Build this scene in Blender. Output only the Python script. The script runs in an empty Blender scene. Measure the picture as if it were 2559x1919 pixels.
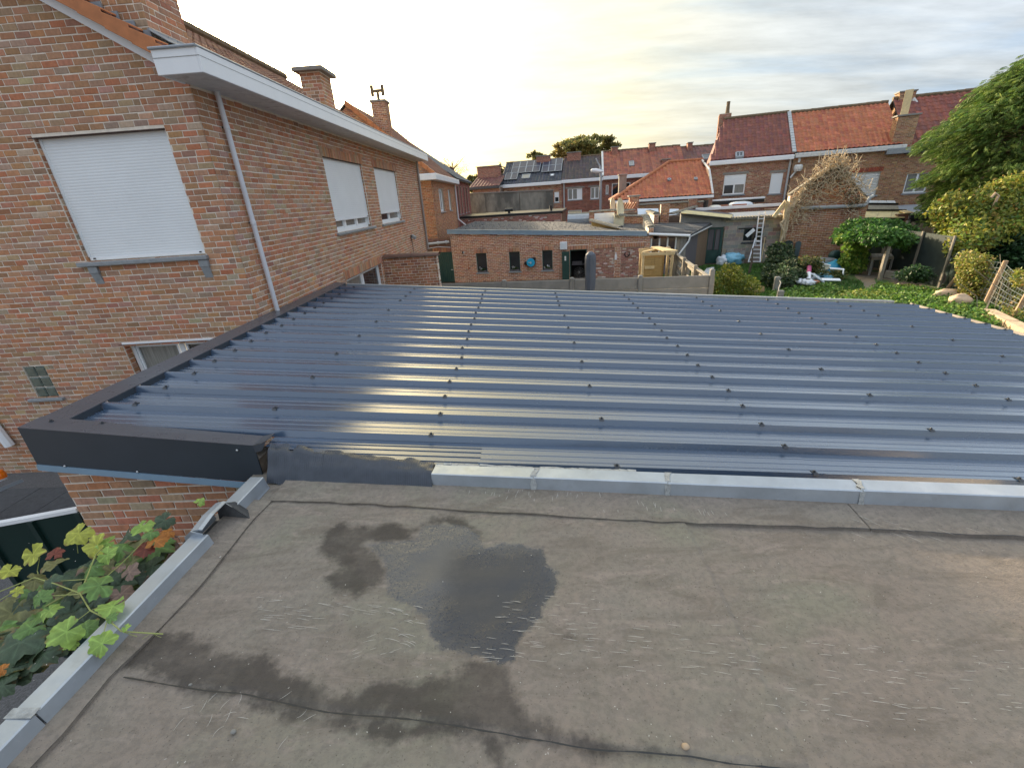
import bpy, math, random
import numpy as np
from mathutils import Matrix, Vector

SC = bpy.context.scene
COL = SC.collection
RNG = np.random.default_rng(7)
random.seed(7)
PI = math.pi

# ---------------------------------------------------------------- camera
F_PX = 1085.61                                    # focal length in pixels of a 2559 px wide frame
CEN = np.array([1279.5, 959.5])
_v1 = np.array([1298, 494.]) - CEN
_v2 = np.array([1448, 3498.]) - CEN
_Y = np.array([_v1[0], _v1[1], F_PX]); _Y /= np.linalg.norm(_Y)
_Z = -np.array([_v2[0], _v2[1], F_PX]); _Z /= np.linalg.norm(_Z)
_X = np.cross(_Y, _Z)
CM = np.stack([_X, _Y, _Z])                       # world axes x camera (right, down, forward)
EYE = np.array([0, 0, 4.05])
cam_d = bpy.data.cameras.new('camera')
cam = bpy.data.objects.new('camera', cam_d)
COL.objects.link(cam)
cam_d.sensor_width = 36.0
cam_d.sensor_fit = 'HORIZONTAL'
cam_d.lens = F_PX * 36.0 / 2559
cam_d.clip_start = 0.02
cam_d.clip_end = 3000
_m = Matrix.Identity(4)
for i in range(3):
 _m[i][0] = CM[i][0]; _m[i][1] = -CM[i][1]; _m[i][2] = -CM[i][2]; _m[i][3] = EYE[i]
cam.matrix_world = _m
SC.camera = cam

# ---------------------------------------------------------------- sky, sun, exposure
SUN_AZ, SUN_EL = math.radians(-27.0), math.radians(16.0)
SC.view_settings.view_transform = 'Standard'
SC.view_settings.look = 'None'
SC.view_settings.exposure = 1.60
SC.view_settings.gamma = 1.0
SC.view_settings.use_curve_mapping = False
W = bpy.data.worlds.new('World')
SC.world = W
W.use_nodes = True
def _world():
 nt = W.node_tree; N = nt.nodes; L = nt.links
 N.clear()
 def nd(t, **k):
  n = N.new(t)
  for a, b in k.items(): setattr(n, a, b)
  return n
 out = nd('ShaderNodeOutputWorld'); bg = nd('ShaderNodeBackground')
 bg.inputs['Strength'].default_value = 0.1
 L.new(bg.outputs[0], out.inputs[0])
 sky = nd('ShaderNodeTexSky', sky_type='NISHITA')
 sky.sun_disc = False
 sky.sun_elevation = SUN_EL
 sky.sun_rotation = SUN_AZ
 sky.air_density = 1.0; sky.dust_density = 3.0; sky.ozone_density = 1.0
 tc = nd('ShaderNodeTexCoord')
 sx = nd('ShaderNodeSeparateXYZ'); L.new(tc.outputs['Generated'], sx.inputs[0])
 # cloud deck: direction projected on a flat layer
 def math_(op, a, b=None, clamp=False):
  m = nd('ShaderNodeMath', operation=op); m.use_clamp = clamp
  for i, v in enumerate((a, b)):
   if v is None: continue
   if isinstance(v, (int, float)): m.inputs[i].default_value = v
   else: L.new(v, m.inputs[i])
  return m.outputs[0]
 zc = math_('MAXIMUM', sx.outputs[2], 0.0)
 zd = math_('ADD', zc, 0.16)
 cx = math_('DIVIDE', sx.outputs[0], zd); cy = math_('DIVIDE', sx.outputs[1], zd)
 cb = nd('ShaderNodeCombineXYZ'); L.new(cx, cb.inputs[0]); L.new(cy, cb.inputs[1])
 mp = nd('ShaderNodeMapping'); mp.inputs['Rotation'].default_value = (0, 0, 0.35)
 mp.inputs['Scale'].default_value = (0.55, 1.5, 1.0)
 L.new(cb.outputs[0], mp.inputs['Vector'])
 n1 = nd('ShaderNodeTexNoise'); n1.inputs['Scale'].default_value = 1.15
 n1.inputs['Detail'].default_value = 9; n1.inputs['Roughness'].default_value = 0.58
 n1.inputs['Distortion'].default_value = 0.35
 L.new(mp.outputs[0], n1.inputs['Vector'])
 n2 = nd('ShaderNodeTexNoise'); n2.inputs['Scale'].default_value = 3.1
 n2.inputs['Detail'].default_value = 8; n2.inputs['Roughness'].default_value = 0.62
 L.new(mp.outputs[0], n2.inputs['Vector'])
 cov = nd('ShaderNodeMapRange'); cov.interpolation_type = 'SMOOTHSTEP'
 cov.inputs['From Min'].default_value = 0.30; cov.inputs['From Max'].default_value = 0.58
 L.new(n1.outputs[0], cov.inputs['Value'])
 shade = nd('ShaderNodeMapRange')
 shade.inputs['From Min'].default_value = 0.35; shade.inputs['From Max'].default_value = 0.72
 shade.inputs['To Min'].default_value = 1.12; shade.inputs['To Max'].default_value = 0.70
 L.new(n2.outputs[0], shade.inputs['Value'])
 # forward-scattered light in the thin cloud around the sun
 sd = (math.sin(SUN_AZ) * math.cos(SUN_EL), math.cos(SUN_AZ) * math.cos(SUN_EL), math.sin(SUN_EL))
 dt = nd('ShaderNodeVectorMath', operation='DOT_PRODUCT'); dt.inputs[1].default_value = sd
 nrm = nd('ShaderNodeVectorMath', operation='NORMALIZE'); L.new(tc.outputs['Generated'], nrm.inputs[0])
 L.new(nrm.outputs[0], dt.inputs[0])
 d0 = math_('MAXIMUM', dt.outputs['Value'], 0.0)
 g1 = math_('POWER', d0, 55.0); g2 = math_('POWER', d0, 8.5)
 cloudc = nd('ShaderNodeMixRGB'); cloudc.blend_type = 'MIX'
 cloudc.inputs[1].default_value = CLOUD_BASE + (1,)
 cloudc.inputs[2].default_value = (2.75, 2.95, 3.25, 1)
 L.new(cov.outputs[0], cloudc.inputs[0])
 cs = nd('ShaderNodeMixRGB'); cs.blend_type = 'MULTIPLY'; cs.inputs[0].default_value = 1
 L.new(cloudc.outputs[0], cs.inputs[1]); L.new(shade.outputs[0], cs.inputs[2])
 zen = math_('ADD', math_('MULTIPLY', zc, 1.05), .70)          # a cloud deck is brighter overhead than at the horizon
 czn = nd('ShaderNodeMixRGB'); czn.blend_type = 'MULTIPLY'; czn.inputs[0].default_value = 1
 L.new(cs.outputs[0], czn.inputs[1]); L.new(zen, czn.inputs[2]); cs = czn
 g3 = math_('POWER', d0, 3.0)
 warm = nd('ShaderNodeMixRGB'); warm.inputs[1].default_value = (1, 1, 1, 1); warm.inputs[2].default_value = (1.0, .82, .36, 1)
 L.new(g3, warm.inputs[0])
 cw = nd('ShaderNodeMixRGB'); cw.blend_type = 'MULTIPLY'; cw.inputs[0].default_value = 1
 L.new(cs.outputs[0], cw.inputs[1]); L.new(warm.outputs[0], cw.inputs[2]); cs = cw
 glow = nd('ShaderNodeMixRGB'); glow.blend_type = 'MULTIPLY'; glow.inputs[0].default_value = 1
 glow.inputs[1].default_value = GLOW1 + (1,)
 L.new(g1, glow.inputs[2])
 glow2 = nd('ShaderNodeMixRGB'); glow2.blend_type = 'MULTIPLY'; glow2.inputs[0].default_value = 1
 glow2.inputs[1].default_value = GLOW2 + (1,)
 L.new(g2, glow2.inputs[2])
 a1 = nd('ShaderNodeMixRGB'); a1.blend_type = 'ADD'; a1.inputs[0].default_value = 1
 L.new(cs.outputs[0], a1.inputs[1]); L.new(glow.outputs[0], a1.inputs[2])
 a2 = nd('ShaderNodeMixRGB'); a2.blend_type = 'ADD'; a2.inputs[0].default_value = 1
 L.new(a1.outputs[0], a2.inputs[1]); L.new(glow2.outputs[0], a2.inputs[2])
 mix = nd('ShaderNodeMixRGB'); mix.inputs[0].default_value = 0.82
 L.new(sky.outputs[0], mix.inputs[1]); L.new(a2.outputs[0], mix.inputs[2])
 L.new(mix.outputs[0], bg.inputs[0])
CLOUD_BASE = (1.9, 2.45, 3.3)
GLOW1 = (75.0, 60.0, 38.0)
GLOW2 = (7.6, 5.7, 1.3)
_world()
sun_d = bpy.data.lights.new('sun', 'SUN')
sun_d.energy = 3.6
sun_d.angle = math.radians(2.0)
sun_d.color = (1.0, 0.80, 0.56)
sun = bpy.data.objects.new('sun', sun_d)
COL.objects.link(sun)
_dir = Vector((math.sin(SUN_AZ) * math.cos(SUN_EL), math.cos(SUN_AZ) * math.cos(SUN_EL), math.sin(SUN_EL)))
sun.rotation_euler = _dir.to_track_quat('Z', 'Y').to_euler()
sun.location = (-20, 40, 30)

# ---------------------------------------------------------------- measuring helpers
def ray(u, v):
 return CM @ np.array([u - CEN[0], v - CEN[1], F_PX])
def pz(u, v, z):
 d = ray(u, v); return EYE + d * ((z - EYE[2]) / d[2])
def px(u, v, x):
 d = ray(u, v); return EYE + d * (x / d[0])
def py(u, v, y):
 d = ray(u, v); return EYE + d * (y / d[1])
def project(P):
 c = (np.atleast_2d(P) - EYE) @ CM
 zc = np.maximum(c[:, 2], 1e-3)
 return CEN + F_PX * c[:, :2] / zc[:, None], c[:, 2]
# the plots behind are turned by 8.5 degrees: local frame (along, away, up)
ZZ = np.array([0, 0, 1.0])
def set_frame(t):
 global DD, NN, FR
 th = math.atan(t)
 DD = np.array([math.cos(th), -math.sin(th), 0.0])
 NN = np.array([math.sin(th), math.cos(th), 0.0])
 FR = np.stack([DD, NN, ZZ], axis=1)          # local -> world
set_frame(0.15)
def loc(u, v, D):
 r = ray(u, v); p = EYE + r * (D / (r @ NN))
 return np.array([p @ DD, p @ NN, p[2]])
def wld(p):
 return FR @ np.asarray(p, float)
_k = 4.254
def R2(u, v): return (400 + u / 2.2118, 50 + v / 2.2118)
def R3(u, v): return (1000 + u / _k, 330 + v / _k)
def R4(u, v): return (1450 + u / _k, 330 + v / _k)
def R5(u, v): return (1750 + u / _k, 200 + v / _k)
def R6(u, v): return (2100 + u / 4.148, 150 + v / 4.148)
def R7(u, v): return (1800 + u / 4.88, 480 + v / 4.88)
def R8(u, v): return (2150 + u / 4.367, 480 + v / 4.367)
def A1(u, v): return (1440 + u / 9.217, 480 + v / 9.217)
def A2(u, v): return (1640 + u / 9.217, 480 + v / 9.217)
def A3(u, v): return (1860 + u / 9.217, 560 + v / 9.217)
def A4(u, v): return (2080 + u / 9.217, 460 + v / 9.217)
def A5(u, v): return (2060 + u / 5.29, 560 + v / 5.29)
def A6(u, v): return (2319 + u / 3.967, 600 + v / 3.967)

# ---------------------------------------------------------------- objects
def thing(name, label, cat, loc=(0, 0, 0), group=None, kind=None):
 o = bpy.data.objects.new(name, None)
 COL.objects.link(o)
 o.empty_display_size = 0.2
 o.location = tuple(float(c) for c in loc)
 o['label'] = label; o['category'] = cat
 if group: o['group'] = group
 if kind: o['kind'] = kind
 return o
def tag(o, label=None, cat=None, group=None, kind=None):
 if label: o['label'] = label
 if cat: o['category'] = cat
 if group: o['group'] = group
 if kind: o['kind'] = kind
 return o
def wloc(o):
 v = np.zeros(3)
 while o is not None:
  v += np.array(o.location[:]); o = o.parent
 return v
def link(o, parent=None):
 COL.objects.link(o)
 if parent is not None: o.parent = parent
 return o
def mesh_np(name, V, Q, mat, tint=None, smooth=False):
 """V (n,3), Q (m,4) or (m,3) index array or list of arrays, tint (n,3)"""
 me = bpy.data.meshes.new(name)
 Qs = Q if isinstance(Q, list) else [Q]
 Qs = [np.asarray(q, np.int32) for q in Qs if len(q)]
 me.vertices.add(len(V))
 me.vertices.foreach_set('co', np.asarray(V, np.float32).ravel())
 nl = sum(q.size for q in Qs); nf = sum(len(q) for q in Qs)
 me.loops.add(nl); me.polygons.add(nf)
 me.loops.foreach_set('vertex_index', np.concatenate([q.ravel() for q in Qs]))
 st = []; o = 0
 for q in Qs:
  st.append(o + np.arange(len(q), dtype=np.int32) * q.shape[1]); o += q.size
 me.polygons.foreach_set('loop_start', np.concatenate(st).astype(np.int32))
 me.polygons.foreach_set('use_smooth', np.full(nf, bool(smooth)))
 me.update(calc_edges=True)
 me.validate()
 if tint is not None:
  a = me.attributes.new('tint', 'FLOAT_COLOR', 'POINT')
  t = np.ones((len(V), 4), np.float32); t[:, :3] = tint
  a.data.foreach_set('color', t.ravel())
 if mat is not None: me.materials.append(mat)
 return me
class MB:
 """collects boxes, bars, tubes ... and links them as one mesh object"""
 def __init__(s, frame=None):
  s.v = []; s.f = []; s.M = frame
 def P(s, p):
  p = np.asarray(p, float)
  return s.M @ p if s.M is not None else p
 def add(s, vs, fs):
  b = len(s.v)
  s.v += [s.P(p) for p in vs]
  s.f += [tuple(i + b for i in f) for f in fs]
  return s
 def box(s, x0, x1, y0, y1, z0, z1):
  return s.add([(x0, y0, z0), (x1, y0, z0), (x1, y1, z0), (x0, y1, z0), (x0, y0, z1), (x1, y0, z1), (x1, y1, z1), (x0, y1, z1)],
      [(0, 3, 2, 1), (4, 5, 6, 7), (0, 1, 5, 4), (1, 2, 6, 5), (2, 3, 7, 6), (3, 0, 4, 7)])
 def bbox(s, x0, x1, y0, y1, z0, z1, c=.006):
  """box with chamfered edges (24 verts)"""
  cx, cy, cz = (x0 + x1) / 2, (y0 + y1) / 2, (z0 + z1) / 2
  hx, hy, hz = abs(x1 - x0) / 2, abs(y1 - y0) / 2, abs(z1 - z0) / 2
  c = min(c, hx * .45, hy * .45, hz * .45)
  vs = []; idx = {}
  for sx in (-1, 1):
   for sy in (-1, 1):
    for sz in (-1, 1):
     for ax in range(3):
      d = [hx - c, hy - c, hz - c]; d[ax] = (hx, hy, hz)[ax]
      idx[sx, sy, sz, ax] = len(vs)
      vs.append((cx + sx * d[0], cy + sy * d[1], cz + sz * d[2]))
  fs = []
  for ax in range(3):
   o = [a for a in range(3) if a != ax]
   for sg in (-1, 1):
    ring = []
    for a, b in ((-1, -1), (1, -1), (1, 1), (-1, 1)):
     k = [0, 0, 0]; k[ax] = sg; k[o[0]] = a; k[o[1]] = b
     ring.append(idx[k[0], k[1], k[2], ax])
    fs.append(tuple(ring))
  for ax in range(3):
   o = [a for a in range(3) if a != ax]
   for a in (-1, 1):
    for b in (-1, 1):
     k = [0, 0, 0]; k[o[0]] = a; k[o[1]] = b
     k[ax] = -1; p = idx[k[0], k[1], k[2], o[0]]; q = idx[k[0], k[1], k[2], o[1]]
     k[ax] = 1; r = idx[k[0], k[1], k[2], o[1]]; t = idx[k[0], k[1], k[2], o[0]]
     fs.append((p, q, r, t))
  for sx in (-1, 1):
   for sy in (-1, 1):
    for sz in (-1, 1):
     fs.append(tuple(idx[sx, sy, sz, a] for a in range(3)))
  return s.add(vs, fs)
 def quad(s, a, b, c, d):
  return s.add([a, b, c, d], [(0, 1, 2, 3)])
 def prism(s, poly, e):
  """poly: list of 3d points (planar), e: extrusion vector"""
  n = len(poly); e = np.asarray(e, float)
  vs = [np.asarray(p, float) for p in poly] + [np.asarray(p, float) + e for p in poly]
  fs = [tuple(range(n))[::-1], tuple(range(n, 2 * n))] + [(i, (i + 1) % n, n + (i + 1) % n, n + i) for i in range(n)]
  return s.add(vs, fs)
 def bar(s, a, b, w, h, up=(0, 0, 1)):
  """rectangular bar from a to b"""
  a = np.asarray(a, float); b = np.asarray(b, float)
  t = b - a; t = t / np.linalg.norm(t)
  u = np.asarray(up, float); sd = np.cross(t, u)
  if np.linalg.norm(sd) < 1e-4: sd = np.cross(t, (1, 0, 0))
  sd /= np.linalg.norm(sd); u = np.cross(sd, t)
  vs = []
  for p in (a, b):
   for i, j in ((-1, -1), (1, -1), (1, 1), (-1, 1)):
    vs.append(p + sd * i * w / 2 + u * j * h / 2)
  return s.add(vs, [(0, 1, 2, 3)[::-1], (4, 5, 6, 7), (0, 1, 5, 4), (1, 2, 6, 5), (2, 3, 7, 6), (3, 0, 4, 7)])
 def tube(s, pts, r, n=8, cap=True):
  pts = [np.asarray(p, float) for p in pts]
  rs = r if hasattr(r, '__len__') else [r] * len(pts)
  vs = []; fs = []
  ref = None
  for i, p in enumerate(pts):
   t = pts[min(i + 1, len(pts) - 1)] - pts[max(i - 1, 0)]
   t = t / (np.linalg.norm(t) + 1e-9)
   if ref is None:
    ref = np.cross(t, (0.3, 0.2, 1.0))
    if np.linalg.norm(ref) < .05: ref = np.cross(t, (1, 0, 0))
   ref = ref - t * (ref @ t); ref /= np.linalg.norm(ref) + 1e-9
   w = np.cross(t, ref)
   for k in range(n):
    a = 2 * PI * k / n
    vs.append(p + (ref * math.cos(a) + w * math.sin(a)) * rs[i])
  for i in range(len(pts) - 1):
   for k in range(n):
    k2 = (k + 1) % n
    fs.append((i * n + k, i * n + k2, (i + 1) * n + k2, (i + 1) * n + k))
  if cap:
   fs.append(tuple(range(n))[::-1]); fs.append(tuple((len(pts) - 1) * n + k for k in range(n)))
  return s.add(vs, fs)
 def lathe(s, c, prof, n=16, axis=(0, 0, 1)):
  """prof: list of (r, h) along axis from c"""
  c = np.asarray(c, float); ax = np.asarray(axis, float); ax /= np.linalg.norm(ax)
  u = np.cross(ax, (1, 0, 0))
  if np.linalg.norm(u) < .1: u = np.cross(ax, (0, 1, 0))
  u /= np.linalg.norm(u); w = np.cross(ax, u)
  vs = []; fs = []
  for r, h in prof:
   for k in range(n):
    a = 2 * PI * k / n
    vs.append(c + ax * h + (u * math.cos(a) + w * math.sin(a)) * max(r, 1e-4))
  for i in range(len(prof) - 1):
   for k in range(n):
    k2 = (k + 1) % n
    fs.append((i * n + k, i * n + k2, (i + 1) * n + k2, (i + 1) * n + k))
  fs.append(tuple(range(n))[::-1]); fs.append(tuple((len(prof) - 1) * n + k for k in range(n)))
  return s.add(vs, fs)
 def build(s, name, mat, parent=None, smooth=False, bevel=0, label=None, kind=None):
  me = bpy.data.meshes.new(name)
  off = wloc(parent) if parent is not None else np.zeros(3)
  me.from_pydata([tuple(p - off) for p in s.v], [], s.f)
  me.validate(); me.update()
  if smooth:
   me.polygons.foreach_set('use_smooth', np.ones(len(me.polygons), bool))
  if mat is not None: me.materials.append(mat)
  o = bpy.data.objects.new(name, me)
  link(o, parent)
  if bevel:
   b = o.modifiers.new('bevel', 'BEVEL'); b.width = bevel; b.segments = 2; b.limit_method = 'ANGLE'
  if label: o['label'] = label
  if kind: o['kind'] = kind
  return o
def fix_normals(o):
 import bmesh
 bm = bmesh.new(); bm.from_mesh(o.data)
 bmesh.ops.recalc_face_normals(bm, faces=bm.faces[:]); bm.to_mesh(o.data); bm.free()
def blob(mat, name, parent, c, r, seed=0, squash=(1, 1, 1), amp=.25, freq=2.0, sub=3, label=None):
 """uneven rounded lump (bag, stone)"""
 import bmesh
 from mathutils import noise
 bm = bmesh.new(); bmesh.ops.create_icosphere(bm, subdivisions=sub, radius=1.0)
 off = wloc(parent) if parent is not None else np.zeros(3)
 for v in bm.verts:
  n = noise.noise(v.co * freq + Vector((seed * 7.1, seed * 3.3, 0))) * amp
  v.co = Vector((v.co.x * squash[0], v.co.y * squash[1], v.co.z * squash[2])) * (r * (1 + n))
  v.co += Vector(tuple(np.asarray(c, float) - off))
 me = bpy.data.meshes.new(name); bm.to_mesh(me); bm.free()
 me.polygons.foreach_set('use_smooth', np.ones(len(me.polygons), bool))
 me.materials.append(mat)
 o = bpy.data.objects.new(name, me); link(o, parent)
 if label: o['label'] = label
 return o

# ---------------------------------------------------------------- repeated small pieces
def brick_template(d=.005, c=.003, L=.2, H=.06):
 ax = c / L; az = c / H
 V = np.array([(0, 0, 0), (1, 0, 0), (1, 0, 1), (0, 0, 1),
     (0, -(d - c), 0), (1, -(d - c), 0), (1, -(d - c), 1), (0, -(d - c), 1),
     (ax, -d, az), (1 - ax, -d, az), (1 - ax, -d, 1 - az), (ax, -d, 1 - az)], float)
 F = np.array([(8, 9, 10, 11)] + [(i, (i + 1) % 4, 4 + (i + 1) % 4, 4 + i) for i in range(4)] +
     [(4 + i, 4 + (i + 1) % 4, 8 + (i + 1) % 4, 8 + i) for i in range(4)])
 return V, F
def flat_brick_template(d=.012):
 V = np.array([(0, 0, 0), (1, 0, 0), (1, 0, 1), (0, 0, 1), (.015, -d, .04), (.985, -d, .04), (.985, -d, .96), (.015, -d, .96)], float)
 F = np.array([(4, 5, 6, 7)] + [(i, (i + 1) % 4, 4 + (i + 1) % 4, 4 + i) for i in range(4)])
 return V, F
def inst_join(name, tv, tf, O, A, tint, mat, parent, smooth=False, jitter=0.0):
 """join len(O) copies of a template: vertex = O + A @ tv"""
 n = len(O)
 if n == 0: return None
 T3 = np.broadcast_to(tv, (n,) + tv.shape)
 if jitter: T3 = T3 + RNG.normal(0, 1, T3.shape) * np.array([.012, .0004, .02]) * jitter
 V = O[:, None, :] + np.einsum('nij,nkj->nki', A, T3)
 off = wloc(parent) if parent is not None else np.zeros(3)
 V = V - off
 Q = (tf[None] + (np.arange(n) * len(tv))[:, None, None]).reshape(-1, tf.shape[1])
 T = np.repeat(tint[:, None, :], len(tv), axis=1).reshape(-1, 3)
 me = mesh_np(name, V.reshape(-1, 3), Q, mat, T, smooth)
 o = bpy.data.objects.new(name, me)
 link(o, parent)
 return o
def place(parts_name, tv, tf, O, A, tint, mat, parent, n_ind=300, vis=None, stuff_name=None, smooth=False, jitter=0.0, nvar=14, size_axis=0):
 """the n_ind pieces that show largest become objects of their own, the rest one joined part"""
 O = np.asarray(O, float); A = np.asarray(A, float); tint = np.asarray(tint, float)
 n = len(O)
 if n == 0: return
 ctr = O + A.sum(axis=2) * .5
 uv, zc = project(ctr)
 size = np.linalg.norm(A[:, :, size_axis], axis=1) / np.maximum(zc, .1)
 ok = (zc > .1) & (uv[:, 0] > 0) & (uv[:, 0] < 2559) & (uv[:, 1] > 0) & (uv[:, 1] < 1919)
 if vis is not None: ok &= vis(ctr, uv)
 idx = np.where(ok)[0]
 idx = idx[np.argsort(-size[idx])][:n_ind]
 pick = np.zeros(n, bool); pick[idx] = True
 off = wloc(parent)
 if len(idx):
  # quantise tints to nvar shared meshes
  T = tint[idx]
  key = np.argsort(np.argsort(T @ np.array([.5, .3, .2]))) * nvar // len(idx)
  meshes = {}
  for k in range(nvar):
   if not (key == k).any(): continue
   sel = T[key == k]
   for w in range(2):
    V = tv + (RNG.normal(0, 1, tv.shape) * np.array([.012, .0004, .02]) * (1 if jitter else 0))
    tt = np.tile(sel[RNG.integers(len(sel))], (len(tv), 1))
    meshes[k, w] = mesh_np(parts_name, V, tf, mat, tt, smooth)
  for i, k in zip(idx, key):
   o = bpy.data.objects.new(parts_name, meshes[k, int(RNG.integers(2))])
   COL.objects.link(o); o.parent = parent
   M = Matrix.Identity(4)
   for r in range(3):
    for c in range(3): M[r][c] = A[i, r, c]
    M[r][3] = O[i, r] - off[r]
   o.matrix_basis = M
 rest = ~pick
 if rest.any():
  o = inst_join(stuff_name or parts_name, tv, tf, O[rest], A[rest], tint[rest], mat, parent, smooth, 1.0 if jitter else 0)
  if rest.sum() > 1: o['kind'] = 'stuff'
def pal_pick(pal, n, var=.12):
 pal = np.array(pal, float)
 w = pal[:, 3] / pal[:, 3].sum()
 c = pal[RNG.choice(len(pal), n, p=w), :3]
 return np.clip(c * (1 + RNG.normal(0, var, (n, 1))) * (1 + RNG.normal(0, .05, (n, 3))), .01, .9)
def bricks(parent, O, U, spans, z0, z1, mat, pal, course=.0777, blen=.2, joint=.013, n_ind=300, vis=None,
   depth=.005, fine=True, bond='stretcher', jit=1.0, name='brick', var=.14, rot_soldier=None):
 """brickwork: O wall origin (world, z ignored), U unit vector to the viewer's right, outward normal = U x z ... """
 U = np.asarray(U, float); Nn = np.cross(U, ZZ)            # outward (towards the viewer)
 ov = []; av = []
 nc = int(round((z1 - z0) / course))
 for c in range(nc):
  za = z0 + c * course + joint * .5; zb = za + course - joint
  off = (c % 2) * blen * .5 + RNG.normal(0, .008) * jit
  for a, b in spans(za + (course - joint) * .5):
   if b - a < .03: continue
   k = math.floor((a - off) / blen)
   x = a
   while x < b - .02:
    k += 1
    nx = off + k * blen + (RNG.normal(0, .006) * jit)
    nx = min(nx, b)
    if b - nx < .03: nx = b
    if nx - x > .03:
     half = nx - x > blen * .8 and RNG.random() < .08 and jit > 0
     cuts = [x, x + (nx - x) * RNG.uniform(.45, .55), nx] if half else [x, nx]
     for p, q in zip(cuts[:-1], cuts[1:]):
      if q - p - joint < .015: continue
      dz = RNG.normal(0, .0016) * jit
      o = np.array([O[0], O[1], 0]) + U * (p + joint * .5) + ZZ * (za + dz)
      ov.append(o)
      A = np.stack([U * (q - p - joint), -Nn * (1 + RNG.normal(0, .15) * jit), ZZ * (zb - za) * (1 + RNG.normal(0, .03) * jit)], axis=1)
      av.append(A)
    x = max(nx, x + 1e-3)
 if not ov: return
 ov = np.array(ov); av = np.array(av)
 tv, tf = brick_template(depth, min(.004, depth * .6), blen, course - joint) if fine else flat_brick_template(depth)
 place(name, tv, tf, ov, av, pal_pick(pal, len(ov), var), mat, parent, n_ind, vis, jitter=1.0 if fine else 0)
def soldier(parent, O, U, a, b, z0, h, mat, pal, w=.065, depth=.014, fine=True, n_ind=0, name='brick', joint=.012):
 """a row of bricks on end above an opening"""
 U = np.asarray(U, float); Nn = np.cross(U, ZZ)
 n = max(2, int(round((b - a) / w))); st = (b - a) / n
 ov = []; av = []
 for i in range(n):
  ov.append(np.array([O[0], O[1], 0]) + U * (a + i * st + joint * .5) + ZZ * z0)
  av.append(np.stack([U * (st - joint), -Nn * (1 + RNG.normal(0, .1)), ZZ * (h - joint)], axis=1))
 tv, tf = brick_template(depth, .005, w, h) if fine else flat_brick_template(depth)
 place(name, tv, tf, np.array(ov), np.array(av), pal_pick(pal, n), mat, parent, n_ind, None)
def interval_minus(iv, cuts):
 out = list(iv)
 for c0, c1 in cuts:
  nw = []
  for a, b in out:
   if c1 <= a or c0 >= b: nw.append((a, b))
   else:
    if c0 > a: nw.append((a, c0))
    if c1 < b: nw.append((c1, b))
  out = nw
 return out
def wall_skin(parent, O, U, a, b, z0, top, holes, mat, name='wall', thick=.28, reveal=.1, extra=()):
 """mortar bed with openings; top(x) gives the upper edge; holes = (x0,x1,z0,z1)"""
 U = np.asarray(U, float); Nn = np.cross(U, ZZ)
 mb = MB()
 def P(x, d, z): return np.array([O[0], O[1], 0]) + U * x - Nn * d + ZZ * z
 xs = sorted(set([a, b] + [h for H in holes for h in H[:2] if a < h < b] + [e for e in extra if a < e < b]))
 for x0, x1 in zip(xs[:-1], xs[1:]):
  xm = (x0 + x1) / 2
  cuts = sorted([(H[2], H[3]) for H in holes if H[0] < xm < H[1]])
  zl = z0
  for c0, c1 in cuts:
   if c0 > zl + 1e-4:
    mb.quad(P(x0, 0, zl), P(x1, 0, zl), P(x1, 0, c0), P(x0, 0, c0))
   zl = max(zl, c1)
  if top(xm) > zl + 1e-4:
   mb.quad(P(x0, 0, zl), P(x1, 0, zl), P(x1, 0, top(x1 - 1e-6)), P(x0, 0, top(x0 + 1e-6)))
   mb.quad(P(x0, 0, top(x0 + 1e-6)), P(x1, 0, top(x1 - 1e-6)), P(x1, thick, top(x1 - 1e-6)), P(x0, thick, top(x0 + 1e-6)))
 mb.quad(P(a, 0, z0), P(a, 0, top(a + 1e-6)), P(a, thick, top(a + 1e-6)), P(a, thick, z0))
 mb.quad(P(b, 0, z0), P(b, thick, z0), P(b, thick, top(b - 1e-6)), P(b, 0, top(b - 1e-6)))
 for x0, x1, h0, h1 in holes:
  r = reveal
  mb.quad(P(x0, 0, h0), P(x0, r, h0), P(x0, r, h1), P(x0, 0, h1))
  mb.quad(P(x1, 0, h0), P(x1, 0, h1), P(x1, r, h1), P(x1, r, h0))
  mb.quad(P(x0, 0, h1), P(x0, r, h1), P(x1, r, h1), P(x1, 0, h1))
  mb.quad(P(x0, 0, h0), P(x1, 0, h0), P(x1, r, h0), P(x0, r, h0))
 return mb.build(name, mat, parent)

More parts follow.
